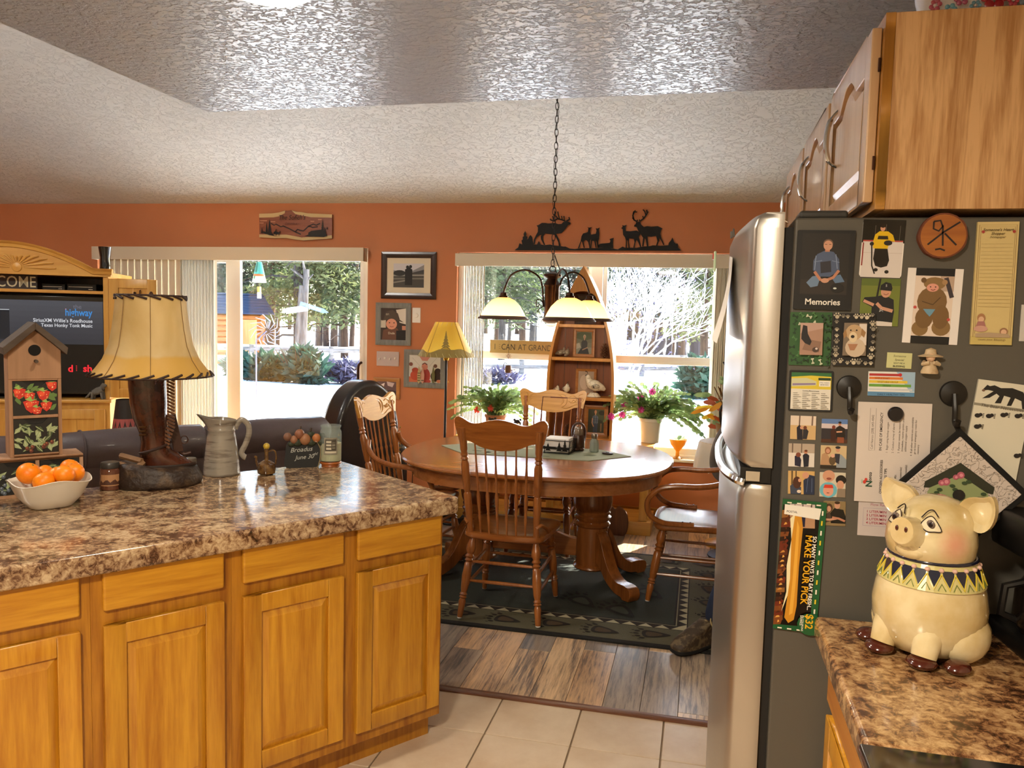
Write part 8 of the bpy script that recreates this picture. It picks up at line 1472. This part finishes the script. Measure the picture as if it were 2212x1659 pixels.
# ------------------------------------------------------------------ wall cabinets over the refrigerator
UX, UY0, UY1 = .346, 1.84, 3.62; UZ0, UZ1 = aty(1918, 452, UY0).z, aty(1940, 25, UY0).z
PALE = wood('oak_front', hx('d6b48c'), hx('bc9468'), 'z', 7, .3, .3)
t = thing('wall_cabinet', 'oak wall cabinet above the refrigerator with three arched doors', 'cabinet', (UX, UY0, UZ0)); D_, L_, H_ = .54, UY1-UY0, UZ1-UZ0
MB().box(.02, D_, .002, L_, 0, H_).build('carcass', OAKPALE, t, bevel=.001, seg=1); m = MB(); m.box(0, .02, 0, L_, 0, .04); m.box(0, .02, 0, L_, H_-.04, H_)
for y in (0, L_/3-.02, 2*L_/3-.02, L_-.04): m.box(0, .02, y, y+.04, .04, H_-.04)
m.build('face_frame', OAKEDGE, t, bevel=.001, seg=1)
for i in range(3):
    y0, y1 = L_*i/3+.022, L_*(i+1)/3-.022; z0, z1 = .018, H_-.022; m = MB(); m.M = Matrix(((0, 1, 0, 0), (1, 0, 0, 0), (0, 0, 1, 0), (0, 0, 0, 1))); xr_ = [y0+.06+(y1-y0-.12)*j/16 for j in range(17)]; hw = (y1-y0-.12)/2
    ar_ = [(x, z1-.085+.045*max(0, math.cos((x-(y0+y1)/2)/hw*PI))*1.0 if abs(x-(y0+y1)/2) < hw*.5 else z1-.085) for x in xr_]
    m.box(y0, y0+.06, -.021, -.001, z0, z1); m.box(y1-.06, y1, -.021, -.001, z0, z1); m.box(y0+.06, y1-.06, -.021, -.001, z0, z0+.06); m.xprism([(y0+.06, z1), (y1-.06, z1)]+[(x, z) for x, z in ar_[::-1]], -.021, -.001); dr = m.build('door', PALE, t, bevel=.003)
    m = MB(); m.M = Matrix(((0, 1, 0, 0), (1, 0, 0, 0), (0, 0, 1, 0), (0, 0, 0, 1))); pn = [(y0+.062, z0+.062), (y1-.062, z0+.062)]+[(x, z-.002) for x, z in ar_[::-1]]; cy_, cz_ = (y0+y1)/2, (z0+z1)/2; n = len(pn); inn = [(cy_+(p[0]-cy_)*.84, cz_+(p[1]-cz_)*.82) for p in pn]
    m.add([(p[0], -.006, p[1]) for p in pn]+[(p[0], -.017, p[1]) for p in inn], [(j, (j+1) % n, n+(j+1) % n, n+j) for j in range(n)]+[tuple(range(n, 2*n))]); m.build('door_panel', PALE, dr, flat=True)
    yh = y1-.13; m = MB(); m.tube([tuple(v) for v in smooth([(-.012, yh, H_*.42), (-.036, yh, H_*.46), (-.046, yh, H_*.58), (-.038, yh, H_*.72), (-.012, yh, H_*.80)])], [.004]*6+[.007]*13+[.004]*6, 8); m.build('handle', CHROME, dr)
    for z in (.1, H_-.1): m = MB(); m.tube([(-.004, y0-.004, z-.014), (-.004, y0-.004, z+.014)], .003, 6); m.build('hinge', BRONZE, dr)
c = aty(2090, 20, 2.05); t = thing('flower_bowl', 'white mixing bowl with red and blue flowers on top of the wall cabinet', 'bowl', (c.x+.01, 2.06, UZ1+.0005)); rr = .118; prof = [(.06, 0), (.075, .005), (.10, .04), (.116, .10), (.118, .12), (.113, .12), (.095, .045), (.001, .012)]
MB().lathe(prof, 40).build('bowl', mat('white_enamel', hx('e6e2dc'), .2, coat=.5), t, ang=60); m = MB(); rb = lambda z: .0785+.036*min(z/.1, 1.05)**.6*1.05
for a, z, k_, c_ in ((.1, .055, .022, 'a8202a'), (-.42, .06, .013, 'b85a78'), (.45, .05, .011, 'c84858'), (-.62, .04, .012, '7ab0c0'), (-.2, .04, .009, '6a9ab0'), (.72, .06, .014, '8a9aa8'), (-.9, .06, .012, 'c05868')):
    for q in range(6):
        b = 2*PI*q/6; aa, zz = a+k_*.8*math.cos(b)/.11, z+k_*.8*math.sin(b); r0 = .1185; m.ell((r0*.995*math.sin(aa), -r0*.995*math.cos(aa), zz), k_*.45, .002, k_*.45, 8, 5, col=hx(c_))
    m.ell((.1195*math.sin(a), -.1195*math.cos(a), z), k_*.3, .002, k_*.3, 8, 5, col=hx('e8d8d0'))
m.build('painted_flowers', paint('enamel_print', .25, .4), t, kind='stuff')
# ------------------------------------------------------------------ kitchen ceiling light and two added fill lights
def dome(px_, py, label, energy, pos=None):
    p = pos or atz(px_, py, 2.40); t = thing('ceiling_or_fill_light', label, 'ceiling light', (p.x, p.y, 2.4395)); MB().lathe([(.165, -.022), (.17, -.018), (.17, 0)], 36).build('rim', mat('light_rim', hx('b8a890'), .3, .6), t)
    MB().lathe([(.001, -.085), (.06, -.08), (.11, -.062), (.145, -.036), (.16, -.02), (.15, -.015)], 36).build('dome', mat('lit_dome', hx('fff0d8'), .4, emit=((1, .90, .75, 1), 1.3)), t, ang=60); lamp('dome_or_fill_lamp', 'AREA', (0, 0, -.09), energy, (1, .87, .68), .3, parent=t); return t
dome(577, -40, 'lit round dome ceiling light at the top edge of the kitchen', 9)
dome(0, 0, 'added unseen fill light in a dome fitting behind the viewer', 56, Vector((-.55, -.25, 2.4)))  # unseen lamp, added to brighten the kitchen
zl_ = ZL+SL*(FAR-2.1); t = thing('ceiling_or_fill_light', 'added unseen fill light in a dome fitting on the vaulted living room ceiling', 'ceiling light', (-4.3, 2.1, zl_+.012)); MB().lathe([(.001, -.10), (.08, -.09), (.15, -.05), (.17, -.01), (.17, 0)], 32).build('dome', MATS['lit_dome'], t, ang=60); lamp('dome_or_fill_lamp', 'POINT', (0, 0, -.35), 62, (1, .94, .86), .12, parent=t)  # unseen lamp, added to lift the dining wall and table
# ------------------------------------------------------------------ the snowy garden and the woods
GZ = -.22
def ground_z(x, y): return GZ+.10*noise.noise((x*.12, y*.12, 1.3))*min(max((y-9)/8, 0), 1)+.05*noise.noise((x*.6, y*.6, 4))*min(max((y-9)/8, 0), 1)+.010*max(y-26, 0)
m = MB(); nx, ny = 90, 70; gx = lambda i: -70+130*i/nx; gy = lambda j: FAR+TH+.02+95*(j/ny)**1.7
m.add([(gx(i), gy(j), ground_z(gx(i), gy(j))) for j in range(ny+1) for i in range(nx+1)], [(j*(nx+1)+i, j*(nx+1)+i+1, (j+1)*(nx+1)+i+1, (j+1)*(nx+1)+i) for j in range(ny) for i in range(nx)])
struct(m, 'ground_snow', mat('snow', hx('f2f4f8'), .7, bump=(6, .3, .03)))
def fol(name, c1, c2, tl=.35):
    k = N(name); mp = k.coords((1.3,)*3, True); nz = k.n('TexNoise', i_Scale=1.0, i_Detail=4.0); k.l(mp, 0, nz, 'Vector'); r = k.ramp([(.3, c1), (.7, c2)]); k.l(nz, 0, r, 0); k.l(r, 0, k.b, 'Base Color'); k.b.inputs['Roughness'].default_value = .7
    tr = k.n('BsdfTranslucent'); k.l(r, 0, tr, 0); ms = k.n('MixShader'); ms.inputs[0].default_value = tl; k.l(k.b, 0, ms, 1); k.l(tr, 0, ms, 2); k.l(ms, 0, k.out, 0); return k.m
PINEG, PINED, OLIVE, JUNI, DUSK = fol('pine_needles', hx('28341f'), hx('525f3a'), .4), fol('dark_needles', hx('18221c'), hx('303e30')), fol('olive_needles', hx('3c4428'), hx('707446'), .45), fol('juniper', hx('16302a'), hx('2e4e3c')), fol('bare_twigs', hx('3a3a52'), hx('55506a'))
BARK = mat('grey_bark', hx('4c4540'), .9, var=((20, 20, 3), hx('2c2622'), .4, .65)); BARK2 = mat('brown_bark', hx('4a3424'), .9, var=((20, 20, 3), hx('2a1c14'), .4, .65))
def spray(m, c, R, n, s, rn, flat=.6, up=0):
    for i in range(n):
        while True:
            v = Vector((rn.uniform(-1, 1), rn.uniform(-1, 1), rn.uniform(-1, 1)))
            if v.length < 1: break
        p = Vector(c)+Vector((v.x*R[0], v.y*R[1], v.z*R[2])); d = Vector((rn.uniform(-1, 1), rn.uniform(-1, 1), rn.uniform(-.8, .5)+up)).normalized(); w = d.orthogonal().normalized(); w = w*math.cos(i)+d.cross(w)*math.sin(i)
        L = s*rn.uniform(.6, 1.4); m.add([p, p+d*L*.5+w*L*.17, p+d*L, p+d*L*.5-w*L*.17], [(0, 1, 2, 3)])
def place(px_, d): v = atd(px_, 690, d); return Vector((v.x, v.y, ground_z(v.x, v.y)-.03))
def pine(name, px_, d, h, r, low, fm, bm, label, n, seed, group=None, tr=.16, s=.42):
    p = place(px_, d); t = thing(name, label, 'tree', p, 0, group); rn = random.Random(seed); m = MB(); m.tube([(0, 0, 0), (rn.uniform(-.1, .1), 0, h*.4), (rn.uniform(-.15, .15), 0, h)], [tr, tr*.75, tr*.2], 9); 
    for i in range(14): z = h*(low*.6+(1-low*.6)*i/14); a = rn.uniform(0, 6.28); L = r*(1-z/h)*.9+.2; m.tube([(0, 0, z), (math.cos(a)*L*.5, math.sin(a)*L*.5, z+.05), (math.cos(a)*L, math.sin(a)*L, z-.12*L)], [tr*.22, tr*.15, .01], 5)
    m.build('trunk', bm, t); m = MB(); k_ = 26
    for i in range(k_):
        u = low+(1-low)*(i+rn.random())/k_; z = h*u; R = r*(1-u)**.75*rn.uniform(.5, 1.0)+.15; a = rn.uniform(0, 6.28); spray(m, (math.cos(a)*R*.6, math.sin(a)*R*.6, z), (R*.75, R*.75, h*.035+.18), n//k_, s, rn)
    m.build('foliage', fm, t, flat=True, kind='stuff'); return t
pine('conifer_tree', 648, 30, 8.5, 3.6, .20, OLIVE, BARK, 'tall olive-green conifer with thick grey trunk behind the arrow signpost', 9000, 1, tr=.24, s=.24)
pine('conifer_tree', 585, 33, 8, 2.8, .26, PINEG, BARK2, 'bushy green conifer between the log shed and the signpost', 6000, 2, s=.24)
pine('conifer_tree', 745, 31, 7.5, 2.6, .20, PINEG, BARK2, 'green conifer at the right side of the patio door view', 7000, 3, s=.24)
pine('conifer_tree', 480, 34, 8.5, 2.6, .16, PINED, BARK, 'dark conifer behind the log shed roof', 5000, 4, s=.26)
pine('conifer_tree', 1085, 33, 8, 3.0, .22, PINEG, BARK, 'green conifer seen left of the chandelier', 7000, 5, s=.25)
pine('conifer_tree', 1150, 40, 9, 2.6, .22, PINED, BARK, 'dark conifer seen behind the chandelier body', 4500, 6, s=.28)
pine('conifer_tree', 1475, 34, 8, 3.2, .24, PINED, BARK2, 'dark green conifer at the right of the dining window view', 7000, 7, s=.25)
pine('conifer_tree', 1525, 28, 7, 2.0, .22, OLIVE, BARK2, 'yellow-green conifer against the right edge of the dining window', 5000, 8, s=.22)
rn = random.Random(77)
for i in range(34):
    px_ = 380+1300*(i+rn.random()*.8)/34; d = rn.uniform(48, 74)
    pine('woodland_pine', px_, d, rn.uniform(9, 13), rn.uniform(2.0, 3.2), rn.uniform(.22, .34), rn.choice([PINED, PINEG, PINED]), rn.choice([BARK, BARK2]), 'slim pine with bare lower trunk in the distant woods', 1500, 100+i, 'pines in the distant woods', tr=rn.uniform(.16, .28), s=.5)
for i in range(16):
    px_ = (560, 575, 600, 660, 690, 705, 722, 738, 760, 1075, 1100, 1130, 1390, 1410, 1455, 1500)[i]; d = rn.uniform(36, 44); p = place(px_, d); t = thing('bare_tree', 'dark bare trunk among the trees beyond the garden fence', 'tree', p, 0, 'bare trunks beyond the fence'); h = rn.uniform(4, 6); r = rn.uniform(.10, .22); m = MB(); m.tube([(0, 0, 0), (rn.uniform(-.1, .1), 0, h*.5), (rn.uniform(-.3, .3), 0, h)], [r, r*.85, r*.6], 9); m.build('trunk', rn.choice([BARK, BARK2]), t)
    for j in range(3): z = rn.uniform(1.2, h*.9); s = rn.choice((-1, 1)); m = MB(); m.tube([(0, 0, z), (s*.5, 0, z+.1), (s*1.1, .1, z-.05)], [.04, .025, .008], 5); m.build('branch', BARK2, t)
def shrub(name, px_, d, w, h, fm, n, label, seed, s=.3):
    p = place(px_, d); t = thing(name, label, 'shrub', p); rn = random.Random(seed); m = MB()
    for i in range(9): a = i*.7; m.tube([(0, 0, 0), (math.cos(a)*w*.25, math.sin(a)*w*.2, h*.45), (math.cos(a)*w*.42, math.sin(a)*w*.3, h*.75)], [.03, .02, .008], 5)
    m.build('stem', BARK2, t, kind='stuff'); m = MB()
    for i in range(14): a = rn.uniform(0, 6.28); q = rn.uniform(0, .75); spray(m, (math.cos(a)*w*.4*q, math.sin(a)*w*.3*q, h*(.42-.18*q)), (w*.22, w*.2, h*.36), n//14, s, rn, up=.4)
    m.build('foliage', fm, t, flat=True, kind='stuff')
shrub('juniper_shrub', 575, 20.5, 1.6, .85, JUNI, 1500, 'low juniper at the left of the snowy border', 1); shrub('juniper_shrub', 648, 20, 1.5, 1.15, JUNI, 1700, 'tallest juniper of the snowy border, under the signpost', 2); shrub('juniper_shrub', 525, 21.5, 1.3, .7, JUNI, 900, 'small juniper in front of the log shed', 3)
shrub('bare_shrub', 745, 20.5, 1.7, .75, DUSK, 1100, 'purple-grey leafless shrub at the right of the patio door view', 4, .22); shrub('juniper_shrub', 1525, 19, 1.3, 1.25, JUNI, 1400, 'pale juniper at the lower right of the dining window view', 5); shrub('bare_shrub', 1075, 22, 1.6, .5, DUSK, 700, 'low bare shrub in the snow seen under the window sign', 6, .22)
def fence(label, a, b, d0, d1, zr, np_):
    p, q = place(a, d0), place(b, d1); t = thing('log_fence', label, 'fence', p); v = q-p; LOG = mat('weathered_log', hx('8a8078'), .9, var=((3, 3, 20), hx('5c544e'), .4, .65))
    for k_ in range(np_): u = k_/(np_-1); m = MB(); m.tube([(v.x*u, v.y*u, v.z*u-.1), (v.x*u, v.y*u, v.z*u+zr[-1]+.12)], .09, 9); m.build('post', LOG, t)
    for z in zr:
        for k_ in range(np_-1): u0, u1 = k_/(np_-1), (k_+1)/(np_-1); m = MB(); m.tube([(v.x*u0, v.y*u0, v.z*u0+z), (v.x*u1, v.y*u1, v.z*u1+z)], .075, 9); r_ = m.build('rail', LOG, t); m = MB(); m.tube([(v.x*u0, v.y*u0, v.z*u0+z+.065), (v.x*u1, v.y*u1, v.z*u1+z+.065)], .05, 8); m.build('snow_cap', MATS['snow'], r_)
fence('weathered log rail fence with snow on its rails behind the junipers', 455, 800, 25, 26, (.30, .66), 5); fence('log rail fence crossing the dining window view', 1040, 1560, 26, 27, (.28, .62), 7)
def shed():
    p = place(505, 27.5); t = thing('log_shed', 'small orange log shed with blue metal roof in the snow', 'shed', p, face(p)+.25); LOGO = wood('orange_log', hx('c87a3a'), hx('9a5424'), 'x', 4, .6, 0); w = .95
    for k_ in range(9): m = MB(); m.tube([(-w-.1, 0, .1+.19*k_), (w+.1, 0, .1+.19*k_)], .1, 9); m.build('log', LOGO, t)
    for k_ in range(9): m = MB(); m.tube([(w, -.1, .1+.19*k_), (w, 1.8, .1+.19*k_)], .1, 9); m.build('log', LOGO, t)
    MB().box(.05, .75, -.14, -.09, .1, 1.55).build('door', wood('shed_door', hx('d89a58'), hx('b0743a'), 'z', 4, .6, 0), t); ROOFB = mat('blue_metal_roof', hx('22344e'), .4, .4)
    MB().box(-w+.02, w-.02, .05, 1.75, .05, 1.78).build('core', LOGO, t)
    for k_ in range(7): y = -.35+.2*k_; z = 1.78+.10*k_; m = MB(); m.add([(-w-.35, y, z), (w+.35, y, z), (w+.35, y+.23, z+.10), (-w-.35, y+.23, z+.10), (-w-.35, y, z-.04), (w+.35, y, z-.04)], [(0, 1, 2, 3), (4, 5, 1, 0)]); m.build('roof_sheet', ROOFB, t, flat=True)
    m = MB(); m.add([(-w-.35, .9, 2.42), (w+.35, .9, 2.42), (w+.35, 2.2, 1.75), (-w-.35, 2.2, 1.75)], [(0, 1, 2, 3)]); m.build('roof_sheet', ROOFB, t, flat=True)
shed()
def signpost():
    p = place(650, 24); t = thing('signpost', 'weathered double log post with two white arrow boards in the garden', 'signpost', p, face(p)); GW = mat('silvered_log', hx('6a625c'), .9, var=((14, 14, 2), hx('403a36'), .4, .65))
    z = lambda y: 1.55-(y-686)*24/1725-p.z
    for x, h in ((-.08, z(625)), (.07, z(590))): m = MB(); m.tube([(x, 0, 0), (x*1.1+.02, 0, h*.5), (x*.8+.10, 0, h)], [.105, .095, .085], 10); m.build('post', GW, t)
    m = MB()
    for a, b in (((.1, 0, z(610)), (-.3, 0, z(590))), ((.1, 0, z(620)), (.35, 0, z(600))), ((.12, 0, z(600)), (.05, -.05, z(572)))): m.tube([a, b], [.05, .02], 6)
    m.build('branch_stub', GW, t, kind='stuff'); k_ = 24/1725
    def board(x0, y0, x1, y1, h, c, left, txt):
        m = MB(); a, b = Vector(((x0-650)*k_, -.24, z(y0))), Vector(((x1-650)*k_, -.24, z(y1))); d = (b-a).normalized(); n = Vector((-d.z, 0, d.x))*h/2; tip = d*.16
        o = [a, a+tip+n, b+n, b-n, a+tip-n] if left else [a-n, b-tip-n, b, b-tip+n, a+n]
        m.xprism([(v.x, v.z) for v in o], -.27, -.235, hx(c)); m.text(txt, (a.x+b.x)/2, (a.z+b.z)/2-h*.25, h*.6, -.2705, hx('5a6470' if left else 'e8ecf4'), align='c', rot=math.atan2(d.z, d.x)); m.build('arrow_board', PRINT, t)
    board(611, 682, 664, 673, .17, 'e8ecf2', True, '- - -'); board(648, 664, 708, 682, .13, '6a7a98', False, 'TRAIL END')
signpost()
p = place(576, 13); t = thing('wind_spinner', 'round metal wind spinner on a thin pole in the snow', 'garden ornament', p, face(p)); zc = 1.55-(725-686)*13/1725-p.z; TIN = mat('grey_tin', hx('6a6a7a'), .4, .6); m = MB(); m.tube([(-.16, 0, -.1), (-.16, 0, zc-.15), (0, 0, zc)], .011, 7); m.build('pole', TIN, t)
for k_ in range(14): a = 2*PI*k_/14; m = MB(); m.tube([(.05*math.cos(a), 0, zc+.05*math.sin(a)), (.17*math.cos(a+.35), -.02, zc+.17*math.sin(a+.35)), (.28*math.cos(a+.9), .0, zc+.28*math.sin(a+.9))], [.008, .02, .006], 6, flat=.4); m.build('blade', TIN, t)
p = aty(560, 588, FAR+.55); t = thing('bell_chime', 'painted cone chime in teal and white hanging outside the patio door', 'wind chime', (p.x, p.y, p.z)); k_ = (FAR+.6)/1725; m = MB(); h = 24*k_
m.lathe([(.066, -h), (.022, h)], 16, col=hx('e8e6e0')); zz = lambda u: -h+2*h*u; rr_ = lambda u: .0665+(.022-.066)*u
def band(u0, u1, a0, a1, c, e):
    for i in range(12): b0, b1 = a0+(a1-a0)*i/12, a0+(a1-a0)*(i+1)/12; m.add([((rr_(u)+e)*math.sin(b), -(rr_(u)+e)*math.cos(b), zz(u)) for u, b in ((u0, b0), (u0, b1), (u1, b1), (u1, b0))], [(0, 1, 2, 3)], hx(c))
band(.38, 1, -2, 2, '3aa8b0', .0008); band(.30, .40, -1.5, 1.5, 'c86a3a', .0012); band(.5, .98, -.6, .1, '1c7a78', .0014); band(.16, .32, -.5, -.2, '2a8a70', .0014); m.build('cone', PRINT, t); m = MB(); m.box(-.013, .013, -.013, .013, -h-.09, -h-.04, hx('d8a860')); m.box(-.014, .014, -.014, .014, -h-.15, -h-.092, hx('e8e4dc')); m.tube([(0, 0, -h-.04), (0, 0, -h)], .002, 5, col=hx('5a4a3a')); m.build('clapper', PRINT, t); m = MB(); m.tube([(0, 0, h), (0, 0, 2.325-p.z)], .0016, 5); m.build('cord', MBLACK, t)
def frosted_tree():
    p = place(1352, 17); t = thing('frosted_tree', 'leafless white-frosted tree filling the middle of the dining window view', 'tree', p); rn = random.Random(12); FR = mat('frosted_bark', hx('e6e6ee'), .8); m = MB(); leaf = MB()
    def grow(a, d, L, r, lev):
        b = a+d*L+Vector((rn.uniform(-.06, .06), rn.uniform(-.06, .06), rn.uniform(-.02, .05)))*L; m.tube([a, (a+b)/2+Vector((rn.uniform(-.05, .05), 0, rn.uniform(-.05, .05)))*L, b], [r, r*.8, r*.6], 5 if lev > 1 else 7, cap=False)
        if lev < 5:
            for k_ in range(3 if lev < 4 else 2): e = (d+Vector((rn.uniform(-.9, .9), rn.uniform(-.7, .7), rn.uniform(-.35, .55)))).normalized(); grow(b, e, L*rn.uniform(.62, .85), r*.62, lev+1)
    for k_ in range(6): a = k_*1.05; grow(Vector((.05*math.cos(a), .05*math.sin(a), 0)), Vector((.35*math.cos(a), .35*math.sin(a), 1)).normalized(), .95, .035, 0)
    m.build('branches', FR, t, kind='stuff')
    m = MB()
    for i in range(900): v = Vector((rn.gauss(0, .55), rn.gauss(0, .5), rn.uniform(.7, 3.2))); spray(m, v, (.05, .05, .05), 1, .075, rn)
    m.build('dry_leaf', DUSK, t, flat=True, kind='stuff')
frosted_tree()
for i, (px_, d, h, r, lb) in enumerate(((1392, 36, .9, .2, 'short dark stump, leftmost in the right half of the dining window view'), (1427, 35, 1.25, .26, 'carved dark stump with a notched top beyond the dining window'), (1446, 36, 1.5, .16, 'thin dark stump with a curled tip beyond the dining window'), (1475, 35, 1.7, .27, 'tall dark stump with a leaning carved head beyond the dining window'), (1508, 36, 1.6, .36, 'widest dark stump near the right edge of the dining window view'))):
    p = place(px_, d); t = thing('carved_stump', lb, 'stump', p, face(p)); m = MB(); rn = random.Random(i); m.tube([(0, 0, -.05), (rn.uniform(-.05, .05), 0, h*.35), (rn.uniform(-.06, .06), 0, h*.7), (0, 0, h)], [r*1.15, r*.8, r*.95, r*.75], 10); m.build('stump', mat('stump_dark', hx('3a3438'), .9), t)  # every stump in one even dark tone
    if i in (2, 3): m = MB(); m.tube([tuple(v) for v in smooth([(0, 0, h*.95), (.0, 0, h+.25), (.15, 0, h+.42), (.33, 0, h+.40), (.42, 0, h+.28)])], [.09-.075*j/24 for j in range(25)], 7); m.build('curl', MATS['stump_dark'], t)
